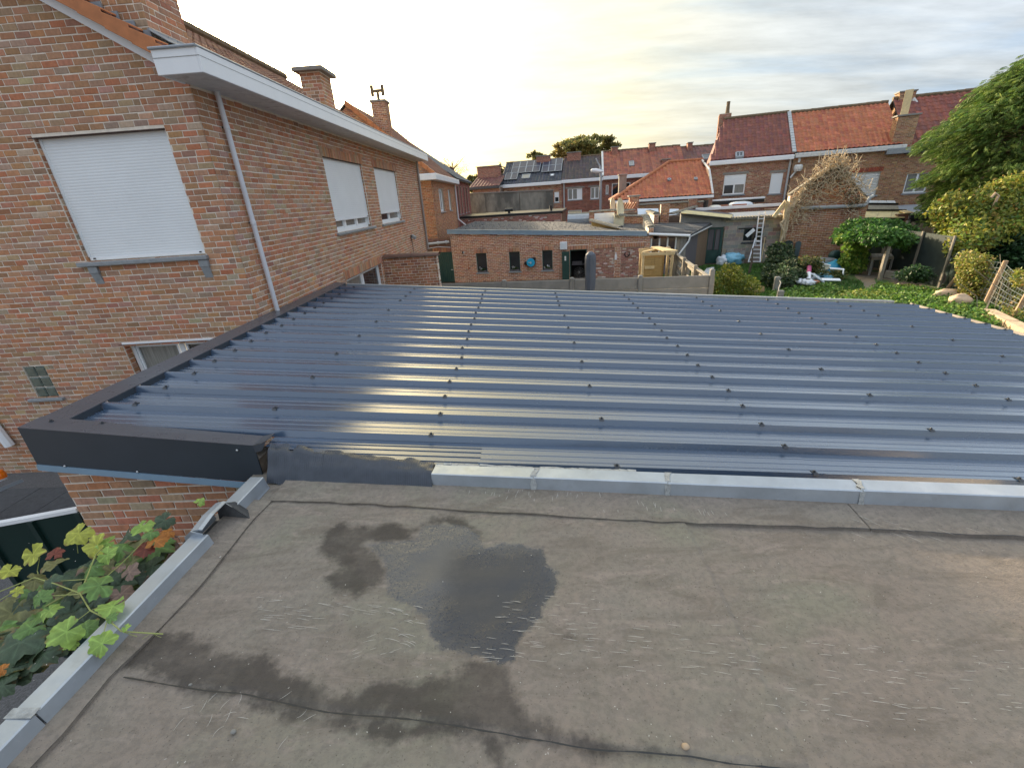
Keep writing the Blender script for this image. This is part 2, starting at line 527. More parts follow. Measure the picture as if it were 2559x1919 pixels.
def tile_template(w=.24, L=.34, h=.028, t=.014, m=7):
 """one S-shaped pantile; x across, y up the slope, z out"""
 xs = np.linspace(0, 1, m)
 prof = h * (.5 + .5 * np.cos(2 * PI * (xs * 1.0 - .25))) * np.where(xs < .75, 1, 1)
 V = []
 for x, p in zip(xs, prof): V.append((x * w * 1.04, 0, p + t))            # lower edge top
 for x, p in zip(xs, prof): V.append((x * w * 1.04, L * 1.06, p))        # upper edge
 for x, p in zip(xs, prof): V.append((x * w * 1.04, 0, p - .004))        # lower edge underside
 F = [(i, i + 1, m + i + 1, m + i) for i in range(m - 1)] + [(2 * m + i, 2 * m + i + 1, i + 1, i) for i in range(m - 1)]
 return np.array(V), np.array(F)
def tile_roof(parent, O, U, S, W_, Ls, mat, pal, w=.24, L=.34, n_ind=0, clip=None, vis=None, name='roof_tile', h=.028, var=.12, m=7):
 """tiles on a slope: O lower left corner, U along the eave, S up the slope (unit vectors)"""
 O = np.asarray(O, float); U = np.asarray(U, float); S = np.asarray(S, float)
 Nn = np.cross(U, S)
 nx = int(round(W_ / w)); ny = int(math.ceil(Ls / L))
 wx = W_ / nx; ly = Ls / ny
 I, J = np.meshgrid(np.arange(nx), np.arange(ny))
 I = I.ravel(); J = J.ravel()
 if clip is not None:
  k = np.array([clip((i + .5) * wx, (j + .5) * ly) for i, j in zip(I, J)])
  I = I[k]; J = J[k]
 n = len(I)
 Ov = O + np.outer(I * wx, U) + np.outer(J * ly, S) + np.outer(RNG.normal(0, .002, n), Nn)
 A = np.zeros((n, 3, 3)); A[:, :, 0] = U; A[:, :, 1] = S; A[:, :, 2] = Nn
 A[:, :, 1] += np.outer(RNG.normal(0, .006, n), Nn) + np.outer(RNG.normal(0, .006, n), U)
 tv, tf = tile_template(wx, ly, h, m=m)
 place(name, tv, tf, Ov, A, pal_pick(pal, n, var), mat, parent, n_ind, vis, smooth=False)
LEAF_V = np.array([(0, 0, 0), (.32, .45, .10), (0, .5, 0), (-.32, .45, .10), (0, 1, -.12)], float)
LEAF_F = np.array([(0, 1, 2), (0, 2, 3), (2, 1, 4), (3, 2, 4)])
def rand_rot(n, up=None, spread=1.0):
 """random orthonormal frames; leaf blade normal biased to 'up'"""
 nz = RNG.normal(0, 1, (n, 3)) * spread
 if up is not None: nz = nz + np.asarray(up, float)
 nz /= np.linalg.norm(nz, axis=1)[:, None]
 t = RNG.normal(0, 1, (n, 3)); t -= nz * (t * nz).sum(1)[:, None]; t /= np.linalg.norm(t, axis=1)[:, None]
 return np.stack([np.cross(t, nz), t, nz], axis=2)
def leaves_join(name, C, size, tint, mat, parent, up=(0, 0, 1), spread=.8, tv=LEAF_V, tf=LEAF_F, droop=None, kind=None):
 n = len(C)
 R = rand_rot(n, up, spread)
 if droop is not None:
  t = R[:, :, 1] + droop; nz = R[:, :, 2]
  t -= nz * (t * nz).sum(1)[:, None]; t /= np.linalg.norm(t, axis=1)[:, None]
  R = np.stack([np.cross(t, nz), t, nz], axis=2)
 s = np.asarray(size) * np.ones(n)
 o = inst_join(name, tv, tf, np.asarray(C), R * s[:, None, None], tint, mat, parent)
 if kind: o['kind'] = kind
 return o
def clump_points(clumps, per, shell=.55):
 """points in uneven clumps: list of (centre, (rx,ry,rz), weight)"""
 out = []; cid = []
 tot = sum(c[2] for c in clumps)
 for i, (c, r, w) in enumerate(clumps):
  n = max(1, int(per * w / tot))
  d = RNG.normal(0, 1, (n, 3)); d /= np.linalg.norm(d, axis=1)[:, None]
  rad = (shell + (1 - shell) * RNG.random(n)) ** .8
  out.append(np.asarray(c) + d * np.asarray(r) * rad[:, None]); cid += [i] * n
 return np.concatenate(out), np.array(cid)
# ---------------------------------------------------------------- materials
def pmat(name, base=(.5, .5, .5), rough=.7, tint=False, var=.18, nscale=6.0, detail=5, bump=0.0, bscale=40.0, metal=0.0, spec=.5,
   stains=(), rvar=0.0, stretch=(1, 1, 1), transmission=0.0, sub=0.0, coat=0.0):
 m = bpy.data.materials.new(name); m.use_nodes = True
 nt = m.node_tree; N = nt.nodes; L = nt.links
 b = N['Principled BSDF']
 b.inputs['Roughness'].default_value = rough
 b.inputs['Metallic'].default_value = metal
 b.inputs['Specular IOR Level'].default_value = spec
 if coat: b.inputs['Coat Weight'].default_value = coat; b.inputs['Coat Roughness'].default_value = .2
 if transmission: b.inputs['Transmission Weight'].default_value = transmission
 g = N.new('ShaderNodeNewGeometry')
 mp = N.new('ShaderNodeMapping'); mp.inputs['Scale'].default_value = stretch
 L.new(g.outputs['Position'], mp.inputs['Vector'])
 if tint:
  a = N.new('ShaderNodeAttribute'); a.attribute_name = 'tint'
  col = a.outputs['Color']
 else:
  c = N.new('ShaderNodeRGB'); c.outputs[0].default_value = tuple(base) + (1,)
  col = c.outputs[0]
 def noise(sc, det=5, rg=.6):
  n = N.new('ShaderNodeTexNoise'); n.inputs['Scale'].default_value = sc
  n.inputs['Detail'].default_value = det; n.inputs['Roughness'].default_value = rg
  L.new(mp.outputs[0], n.inputs['Vector'])
  return n.outputs['Fac']
 if var:
  r = N.new('ShaderNodeMapRange'); r.inputs['From Min'].default_value = .25; r.inputs['From Max'].default_value = .75
  r.inputs['To Min'].default_value = 1 - var; r.inputs['To Max'].default_value = 1 + var
  L.new(noise(nscale, detail), r.inputs['Value'])
  x = N.new('ShaderNodeMixRGB'); x.blend_type = 'MULTIPLY'; x.inputs[0].default_value = 1
  L.new(col, x.inputs[1]); L.new(r.outputs[0], x.inputs[2]); col = x.outputs[0]
 for sc, lo, hi, amt, c in stains:
  r = N.new('ShaderNodeMapRange'); r.interpolation_type = 'SMOOTHSTEP'
  r.inputs['From Min'].default_value = lo; r.inputs['From Max'].default_value = hi
  r.inputs['To Max'].default_value = amt
  L.new(noise(sc, 7, .65), r.inputs['Value'])
  x = N.new('ShaderNodeMixRGB'); L.new(r.outputs[0], x.inputs[0]); L.new(col, x.inputs[1])
  x.inputs[2].default_value = tuple(c) + (1,); col = x.outputs[0]
 L.new(col, b.inputs['Base Color'])
 if rvar:
  r = N.new('ShaderNodeMapRange'); r.inputs['From Min'].default_value = .3; r.inputs['From Max'].default_value = .7
  r.inputs['To Min'].default_value = max(rough - rvar, .03); r.inputs['To Max'].default_value = min(rough + rvar, 1)
  L.new(noise(nscale * 1.7 + 1, 4), r.inputs['Value']); L.new(r.outputs[0], b.inputs['Roughness'])
 if bump:
  bp = N.new('ShaderNodeBump'); bp.inputs['Strength'].default_value = bump; bp.inputs['Distance'].default_value = .01
  L.new(noise(bscale, 4), bp.inputs['Height']); L.new(bp.outputs[0], b.inputs['Normal'])
 if sub:
  # thin leaves let light through
  t = N.new('ShaderNodeBsdfTranslucent'); mx = N.new('ShaderNodeMixShader'); mx.inputs[0].default_value = sub
  L.new(col, t.inputs['Color']); L.new(b.outputs[0], mx.inputs[1]); L.new(t.outputs[0], mx.inputs[2])
  L.new(mx.outputs[0], N['Material Output'].inputs[0])
 return m
M = {}
M['brick'] = pmat('brick clay', tint=True, rough=.85, stretch=(1.1, 1.1, .55), var=.22, nscale=28, bump=.5, bscale=90, spec=.25,
     stains=((3.0, .55, .75, .25, (.36, .28, .19)), (60, .62, .78, .30, (.16, .10, .07)), (.55, .48, .70, .22, (.24, .15, .10))))
M['brick_far'] = pmat('brick clay far', tint=True, rough=.9, var=.2, nscale=14, spec=.2, stains=((1.2, .52, .75, .3, (.24, .17, .12)),))
M['mortar'] = pmat('lime mortar', (.74, .67, .57), rough=.95, var=.15, nscale=12, bump=.4, bscale=120, spec=.1)
M['mortar_far'] = pmat('mortar far', (.46, .38, .29), rough=.95, var=.2, nscale=8, spec=.1)
M['mortar_dark'] = pmat('mortar dark', (.17, .12, .09), rough=.95, var=.2, nscale=8, spec=.1)
M['white'] = pmat('white plastic trim', (.80, .82, .83), rough=.35, var=.04, nscale=3, stains=((2.5, .6, .8, .15, (.5, .5, .47)),))
M['white_dirty'] = pmat('weathered white paint', (.66, .66, .63), rough=.55, var=.1, nscale=8, stains=((6, .52, .7, .5, (.30, .28, .24)),))
M['shutter'] = pmat('roller shutter plastic', (.76, .79, .80), rough=.42, var=.04, nscale=2)
M['bluestone'] = pmat('blue limestone', (.26, .28, .29), rough=.6, var=.18, nscale=18, bump=.2, bscale=80, stains=((5, .55, .75, .3, (.40, .41, .40)),))
M['glass'] = pmat('window glass', (.025, .03, .034), rough=.04, var=.3, nscale=1.5, spec=.8)
M['glass_curtain'] = pmat('glass with net curtain', (.22, .22, .20), rough=.12, var=.5, nscale=7, stretch=(6, 6, .3), spec=.7)
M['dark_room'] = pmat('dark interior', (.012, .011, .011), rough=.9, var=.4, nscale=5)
M['glassblock'] = pmat('greenish glass block', (.10, .13, .11), rough=.12, var=.35, nscale=14, bump=.5, bscale=45, spec=.7)
M['anthracite'] = pmat('anthracite coated steel', (.050, .056, .066), rough=.30, var=.08, nscale=3, rvar=.06, spec=.55,
      stains=((14, .60, .74, .25, (.14, .15, .16)),))
def _sheet():
 m = pmat('anthracite roof sheet', (.052, .086, .140), rough=.22, var=.12, nscale=2.5, rvar=.07, spec=1.0, coat=1.0, stretch=(.35, 1.4, 1),
    stains=((22, .62, .74, .35, (.20, .21, .22)), (3, .52, .75, .35, (.085, .09, .10)), (60, .66, .74, .45, (.26, .27, .28))))
 return m
M['sheet'] = _sheet()
M['trim_brown'] = pmat('dark coated flashing', (.082, .086, .10), rough=.30, var=.08, nscale=4, rvar=.05, stains=((9, .58, .8, .2, (.12, .11, .10)),))
M['trim_side'] = pmat('anthracite flashing upstand', (.036, .046, .058), rough=.4, var=.08, nscale=4, spec=.4)
M['drip'] = pmat('pale blue drip edge', (.16, .25, .33), rough=.45, var=.06)
M['screw'] = pmat('dark screw cap', (.035, .04, .048), rough=.35, var=.1, nscale=20)
M['zinc'] = pmat('weathered zinc', (.40, .44, .48), rough=.42, var=.14, nscale=5, metal=.55, rvar=.1, bump=.06, bscale=60,
     stains=((7, .54, .74, .45, (.30, .32, .34)), (30, .60, .75, .35, (.60, .62, .62))))
M['zinc_dull'] = pmat('dull zinc', (.33, .36, .39), rough=.5, var=.14, nscale=6, metal=.4, stains=((6, .55, .75, .3, (.22, .23, .24)),))
M['solder'] = pmat('grey solder joint', (.34, .35, .34), rough=.6, var=.35, nscale=40, bump=.6, bscale=90)
M['tile_red'] = pmat('fired clay tile', tint=True, rough=.7, var=.25, nscale=9, spec=.35, stains=((2.2, .52, .72, .35, (.10, .06, .05)),))
M['tile_brown'] = pmat('brown clay tile', tint=True, rough=.7, var=.25, nscale=9, spec=.35, stains=((2.0, .5, .75, .4, (.06, .05, .05)),))
M['verge'] = pmat('orange verge tile', (.46, .17, .06), rough=.65, var=.18, nscale=9, stains=((8, .6, .8, .35, (.20, .10, .06)),))
M['ridge'] = pmat('mossy ridge tile', (.17, .12, .07), rough=.85, var=.3, nscale=8, stains=((4, .5, .7, .5, (.11, .12, .05)),))
M['lead'] = pmat('lead flashing', (.30, .32, .34), rough=.5, var=.2, nscale=10, metal=.3)
M['green_dark'] = pmat('dark green steel', (.008, .028, .024), rough=.30, var=.2, nscale=2, spec=.5)
M['green_door'] = pmat('green painted wood', (.016, .055, .045), rough=.45, var=.18, nscale=6, stains=((12, .66, .8, .4, (.2, .25, .22)),))
M['asphalt'] = pmat('grey paving', (.085, .09, .095), rough=.9, var=.25, nscale=14, bump=.5, bscale=60, stains=((2, .5, .75, .4, (.05, .048, .045)),))
M['gravel'] = pmat('grey gravel', (.12, .12, .12), rough=.95, var=.5, nscale=60, bump=.8, bscale=90)
M['soil'] = pmat('bare soil', (.13, .095, .065), rough=.95, var=.35, nscale=9, bump=.8, bscale=25)
M['pathmat'] = pmat('trodden path', (.20, .165, .12), rough=.95, var=.25, nscale=6, bump=.4, bscale=40)
M['lawn'] = pmat('lawn ground', (.06, .11, .03), rough=.95, var=.4, nscale=3, bump=.6, bscale=60)
M['leaf'] = pmat('leaf', tint=True, rough=.5, var=.15, nscale=12, sub=.35, spec=.4)
M['needle'] = pmat('conifer spray', tint=True, rough=.6, var=.2, nscale=6, sub=.2, spec=.3)
M['grass'] = pmat('grass blade', tint=True, rough=.6, var=.2, nscale=4, sub=.3)
M['bark'] = pmat('bark', (.12, .085, .06), rough=.9, var=.35, nscale=14, bump=.7, bscale=40)
M['stem'] = pmat('vine stem', (.30, .33, .10), rough=.6, var=.2, nscale=20)
M['dryvine'] = pmat('dry ivy wood', (.55, .44, .29), rough=.85, var=.25, nscale=12)
M['concrete'] = pmat('weathered concrete', (.25, .24, .215), rough=.9, var=.2, nscale=5, bump=.4, bscale=50,
      stains=((2.5, .5, .72, .5, (.14, .135, .12)), (9, .6, .8, .3, (.42, .41, .38))))
M['render_grey'] = pmat('grey roughcast render', (.26, .25, .21), rough=.95, var=.22, nscale=3, bump=.5, bscale=30,
      stains=((.42, .44, .60, .80, (.085, .085, .075)), (11, .55, .75, .3, (.15, .145, .13))), stretch=(1, 1, .45))
M['block'] = pmat('concrete block', tint=True, rough=.95, var=.15, nscale=8, bump=.4, bscale=60)
M['wood_new'] = pmat('new pine wood', (.40, .26, .09), rough=.6, var=.25, nscale=5, stretch=(1, 1, 6))
M['wood_pale'] = pmat('pale planed wood', (.60, .46, .24), rough=.6, var=.18, nscale=8)
M['wood_grey'] = pmat('weathered grey wood', (.26, .23, .18), rough=.85, var=.3, nscale=9, stretch=(1, 1, .3))
M['wood_dark'] = pmat('dark stained boards', (.115, .105, .11), rough=.8, var=.25, nscale=8, stretch=(3, 3, .3))
M['wood_brown'] = pmat('brown stained boards', (.20, .135, .085), rough=.8, var=.25, nscale=8, stretch=(3, 3, .3))
M['osb'] = pmat('chipboard', (.46, .31, .15), rough=.8, var=.35, nscale=30)
M['parasol'] = pmat('blue grey parasol cover', (.085, .10, .125), rough=.6, var=.22, nscale=6, bump=.4, bscale=12, stretch=(1, 1, .3))
M['solar'] = pmat('solar cell', (.055, .058, .085), rough=.38, var=.15, nscale=1.5, spec=.25)
M['alu'] = pmat('bare aluminium', (.66, .67, .68), rough=.35, var=.08, metal=.7)
M['bitumen_dark'] = pmat('dark roofing felt', (.065, .067, .070), rough=.8, var=.3, nscale=9, bump=.4, bscale=50, stains=((4, .5, .7, .4, (.15, .155, .155)),))
M['gravel_roof'] = pmat('gravel roof', (.10, .10, .10), rough=.95, var=.5, nscale=22, bump=.8, bscale=40)
M['black'] = pmat('black plastic', (.015, .016, .017), rough=.4, var=.1)
M['blue_plastic'] = pmat('blue plastic', (.02, .28, .48), rough=.35, var=.12)
M['cyan_plastic'] = pmat('bright blue hose reel', (.02, .36, .58), rough=.35, var=.1)
M['bag_white'] = pmat('white plastic bag', (.68, .72, .76), rough=.35, var=.12, nscale=9, bump=.5, bscale=30)
M['bag_blue'] = pmat('blue plastic bag', (.20, .47, .62), rough=.3, var=.2, nscale=9, bump=.6, bscale=30)
M['purple'] = pmat('purple tarpaulin', (.09, .07, .17), rough=.5, var=.2, nscale=9)
M['pink'] = pmat('pink roll', (.45, .09, .20), rough=.5, var=.15)
M['cream'] = pmat('cream panel', (.66, .60, .40), rough=.5, var=.06)
M['dome'] = pmat('milky skylight dome', (.70, .68, .60), rough=.25, var=.05, spec=.6)
M['dome_cold'] = pmat('white skylight dome', (.62, .68, .72), rough=.25, var=.05, spec=.6)
M['polycarb'] = pmat('yellowed corrugated sheet', (.60, .50, .24), rough=.4, var=.2, nscale=4, stains=((3, .5, .7, .4, (.2, .18, .13)),))
M['tarp'] = pmat('olive green tarpaulin', (.10, .125, .085), rough=.6, var=.3, nscale=5, bump=.4, bscale=9)
M['stone_pale'] = pmat('pale rock', (.52, .38, .25), rough=.9, var=.25, nscale=7, bump=.5, bscale=20)
M['orange'] = pmat('orange lamp lens', (.75, .16, .01), rough=.2, var=.1)
M['terracotta'] = pmat('terracotta', (.42, .16, .08), rough=.8, var=.2)
M['wire'] = pmat('galvanised wire', (.34, .38, .36), rough=.5, var=.1, metal=.4)
M['reed'] = pmat('reed', (.20, .16, .10), rough=.9, var=.35, nscale=25, stretch=(1, 1, .2))
M['render_wall'] = pmat('grey plaster wall', (.17, .18, .19), rough=.9, var=.2, nscale=4)
M['pvc_grey'] = pmat('grey pvc pipe', (.42, .44, .44), rough=.45, var=.1, stains=((6, .55, .75, .4, (.22, .21, .2)),))
M['pipe_white'] = pmat('white zinc pipe', (.62, .63, .66), rough=.4, var=.08, stains=((5, .6, .8, .3, (.4, .38, .4)),))
M['pipe_brown'] = pmat('brown grey pipe', (.30, .27, .25), rough=.5, var=.2, nscale=4, metal=.3)
M['haystack'] = pmat('dry grass', (.3, .24, .12), rough=.9, var=.3)
M['leafdry'] = pmat('dry leaf', (.36, .17, .07), rough=.7, var=.3, nscale=30, sub=.2)
M['hay'] = M['haystack']
PAL_HOUSE = [(.45, .225, .13, 6), (.43, .24, .145, 5), (.46, .20, .105, 3), (.45, .29, .185, 3), (.39, .235, .16, 1.8), (.40, .295, .20, 1.2), (.48, .235, .125, 2), (.37, .19, .13, .8)]
PAL_SHED = [(.42, .19, .10, 5), (.38, .175, .10, 4), (.44, .23, .135, 3), (.33, .16, .105, 2), (.27, .13, .09, .6)]
PAL_ROW = [(.36, .18, .115, 5), (.33, .155, .10, 4), (.38, .22, .145, 3), (.28, .135, .095, 2.5), (.42, .30, .22, 1)]
PAL_ROW2 = [(.38, .21, .11, 5), (.34, .18, .10, 4), (.41, .25, .14, 3), (.29, .15, .09, 2)]
PAL_OR = [(.41, .19, .095, 5), (.37, .16, .08, 4), (.44, .23, .12, 3), (.31, .14, .085, 1.5)]
PAL_TILE_O = [(.42, .145, .070, 5), (.40, .13, .062, 4), (.45, .165, .08, 3), (.35, .11, .058, 1.5)]
PAL_TILE_R = [(.21, .075, .055, 5), (.195, .068, .052, 4), (.23, .085, .060, 3), (.17, .06, .048, 2)]
PAL_TILE_D = [(.075, .058, .058, 5), (.060, .050, .052, 4), (.09, .066, .062, 3)]
PAL_SLATE = [(.10, .115, .135, 5), (.085, .10, .12, 4), (.12, .13, .15, 3)]
M['tile_brown_flat'] = pmat('dark red hip tiles', (.15, .05, .04), rough=.8, var=.3, nscale=5)
M['rust'] = pmat('rusty dark steel', (.07, .04, .03), rough=.9, var=.4, nscale=12)
M['zinc_eaves'] = pmat('blue grey zinc plate', (.22, .31, .39), rough=.45, var=.12, nscale=3, metal=.2, stains=((5, .55, .75, .35, (.16, .20, .23)),))
# ================================================================ ground
g = MB(); g.add([(-700, -300, -.012), (900, -300, -.012), (900, 1400, -.012), (-700, 1400, -.012)], [(0, 1, 2, 3)])
tag(g.build('ground', M['soil']), kind='structure')
g = MB(); g.add([(-14, -3, -.004), (-2.3, -3, -.004), (-2.3, 6.5, -.004), (-14, 6.5, -.004)], [(0, 1, 2, 3)])
tag(g.build('driveway', M['gravel']), kind='structure')
g = MB()
pv = thing('paved_strip', 'grey slab path along the foot of the brick house', 'paving', (-9, 5.6, 0)); pv['kind'] = 'structure'
for i in range(14):
 m_ = MB(); x = -12 + i * .6
 m_.bbox(x + .004, x + .596, 5.15, 6.0, -.03, .004, .006); m_.build('slab', M['asphalt'], pv)

# ================================================================ brick house on the left
XW, YG = -4.1, 6.5            # long wall plane and gable plane
YE = 19.5                     # far end of the long wall
ZSOF, SL = 5.62, .62         # soffit height, roof slope
house = thing('brick_house', 'two storey brown brick house with white shutters, closed at the left of the picture', 'house', (XW, YG, 0))
def ZP(x): return 5.60 + SL * (-3.6 - x)          # tile plane of the near slope
def gtop(x):                  # gable outline, x measured from the corner leftwards as negative numbers
 return ZP(max(x, -9 - x) + XW) - .12
GH = [(-6.426 + 4.1, -4.61 + 4.1, 3.564, 5.168), (-8.24 + 4.1, -7.87 + 4.1, 1.45, 2.01), (-6.42 + 4.1, -4.75 + 4.1, .95, 2.286)]
O_g = np.array([XW, YG, 0])
wall_skin(house, O_g, (1, 0, 0), -9.0, -.02, 0, gtop, GH, M['mortar'], 'gable_wall', extra=(-4.5,))
def gspans(z):
 a, b = -9.0, 0.0
 if z > gtop(0):
  k = (z - gtop(0)) / SL
  if k > 4.5: return []
  a, b = -9 + k, -k - .02
 return interval_minus([(a, b)], [(h[0], h[1]) for h in GH if h[2] < z < h[3]])
def below_sheet(c, uv):       # hidden behind the steel roof
 lim = np.where(uv[:, 0] < 870, 1085 - (uv[:, 0] - 72) * .466, 0)
 return (uv[:, 1] < lim - 6)
bricks(house, O_g, (1, 0, 0), gspans, .0, 8.0, M['brick'], PAL_HOUSE, n_ind=170, vis=below_sheet, var=.09)
LH = [(10.22 - YG, 12.67 - YG, 3.566, 5.10), (13.70 - YG, 16.10 - YG, 3.566, 5.10), (10.15 - YG, 12.9 - YG, .1, 2.55)]
O_l = np.array([XW, YG, 0])
wall_skin(house, O_l, (0, 1, 0), .006, YE - YG, 0, lambda x: ZSOF + .02, LH, M['mortar'], 'side_wall')
SOLD = [(LH[0][0] - .1, LH[0][1] + .1, 5.10, 5.30), (LH[1][0] - .1, LH[1][1] + .1, 5.10, 5.30), (LH[2][0] - .1, LH[2][1] + .1, 2.55, 2.75)]
def lspans(z):
 return interval_minus([(-.012, YE - YG)], [(h[0], h[1]) for h in LH + SOLD if h[2] < z < h[3]])
bricks(house, O_l, (0, 1, 0), lspans, .0, 5.59, M['brick'], PAL_HOUSE, n_ind=125, vis=below_sheet, var=.09)
for s_ in SOLD:
 soldier(house, O_l, (0, 1, 0), s_[0], s_[1], s_[2], .2, M['brick'], PAL_HOUSE, fine=True)
mb = MB(); mb.box(-13.1, XW - .3, YE - .28, YE, 0, 5.6).box(-13.1, -12.8, YG + .3, YE - .3, 0, 5.6)
mb.build('back_wall', M['mortar'], house)
# roof planes (deck under the tiles)
mb = MB()
for sgn in (1, -1):
 xe = -3.95 if sgn == 1 else -13.25
 zr = ZP(-8.6) - .10
 a = np.array([xe, YG - .12, ZP(-3.95) - .10]); r = np.array([-8.6, YG - .12, zr])
 b = np.array([xe, YE + .1, ZP(-3.95) - .10]); q = np.array([-8.6, YE + .1, zr])
 mb.prism([a, b, q, r], (0, 0, .06))
rf = mb.build('roof', M['bitumen_dark'], house)
su = np.array([-1, 0, SL]); su /= np.linalg.norm(su)
tile_roof(house, (-3.80, YG - .13, ZP(-3.80) - .035), (0, 1, 0), su, YE - YG + .2, 5.62, M['tile_brown'],
   [(.20, .085, .050, 5), (.16, .07, .045, 4), (.26, .12, .06, 2)], n_ind=200, name='roof_tile', h=.035)
mb = MB()
for i in range(33):
 y = YG - .1 + i * .395
 mb.tube([(-8.6, y, zr + .16), (-8.6, y + .41, zr + .16)], [.125, .115], 8)
mb.build('ridge_tile', M['ridge'], house, kind='stuff')
# verge tiles on the gable edge, one by one
for i in range(13):
 x0 = -3.95 - i * .262; x1 = x0 - .275
 z0_ = ZP(x0) - .005; z1_ = ZP(x1) - .005
 m_ = MB(); lift = .048
 pr = [(x0, z0_ - .13), (x0, z0_ + .02 + lift), (x1, z1_ + .02), (x1, z1_ - .13 - lift * .3)]
 m_.prism([(x, 6.24, z) for x, z in pr], (0, .025, 0))
 m_.prism([(x0, 6.265, z0_ + lift), (x0, 6.265, z0_ + .02 + lift), (x1, 6.265, z1_ + .02), (x1, 6.265, z1_)], (0, .22, 0))
 m_.build('verge_tile', M['verge'], house, bevel=.006)
# barge board, soffit, boxed gutter
mb = MB()
def zb(x): return ZP(x) - .17
xa, xb = -4.12, -8.6
mb.prism([(xa, 6.42, zb(xa) - .12 + .03), (xa, 6.42, zb(xa) + .04), (xb, 6.42, zb(xb) + .04), (xb, 6.42, zb(xb) - .13)], (0, .075, 0))
xa2, xb2 = -8.6, -13.2
mb.prism([(xb2, 6.42, zb(-4.0) - .13), (xb2, 6.42, zb(-4.0) + .03), (xa2, 6.42, zb(xa2) + .04), (xa2, 6.42, zb(xa2) - .13)], (0, .075, 0))
bb = mb.build('barge_board', M['white'], house)
mb = MB(); mb.box(-4.115, -3.612, 6.015, YE, ZSOF, ZSOF + .015)
mb.build('soffit', M['white_dirty'], house)
gt = MB()
gt.bbox(-3.612, -3.585, 6.0, YE + .02, ZSOF - .012, ZSOF + .235, .004)
gt.bbox(-4.13, -3.613, 6.0, 6.03, ZSOF - .012, ZSOF + .235, .004)
gt.bbox(-4.13, -4.10, 6.031, 6.42, ZSOF - .012, ZSOF + .20, .004)
gt.box(-4.09, -3.613, 6.031, YE, ZSOF + .10, ZSOF + .11)
gt.bbox(-3.64, -3.60, YE - .02, YE + .02, ZSOF, ZSOF + .235, .004)
gut = gt.build('boxed_gutter', M['white'], house)
m_ = MB()
m_.tube([(-3.592, 5.985, ZSOF + .245), (-3.592, YE + .02, ZSOF + .245)], .016, 8)
m_.tube([(-4.14, 5.99, ZSOF + .245), (-3.592, 5.99, ZSOF + .245)], .016, 8)
m_.build('gutter_rim', M['zinc_dull'], gut)
m_ = MB(); m_.box(-3.5845, -3.582, 5.998, YE, ZSOF + .150, ZSOF + .155); m_.box(-4.13, -3.585, 5.995, 5.9985, ZSOF + .150, ZSOF + .155)
m_.build('gutter_seam', M['solder'], gut)
# bricks in the sides of the openings
for h in GH[:1] + GH[2:]:
 bricks(house, np.array([XW + h[0], YG, 0]), (0, 1, 0), lambda z: [(.008, .115)], h[2], h[3], M['brick'], PAL_HOUSE, n_ind=0)
for h in LH:
 bricks(house, np.array([XW - .1, YG + h[1], 0]), (1, 0, 0), lambda z: [(.0, .092)], h[2], h[3], M['brick'], PAL_HOUSE, n_ind=0)
for h, O_, U_ in ((GH[0], O_g, 0), (GH[2], O_g, 0), (LH[0], O_l, 1), (LH[1], O_l, 1), (LH[2], O_l, 1)):
 m_ = MB()
 if U_ == 0: m_.box(XW + h[0] - .06, XW + h[1] + .0, YG - .007, YG + .1, h[3] - .008, h[3] + .004)
 else: m_.box(XW - .1, XW + .007, YG + h[0], YG + h[1], h[3] - .008, h[3] + .004)
 m_.build('lintel_angle', M['rust'], house)
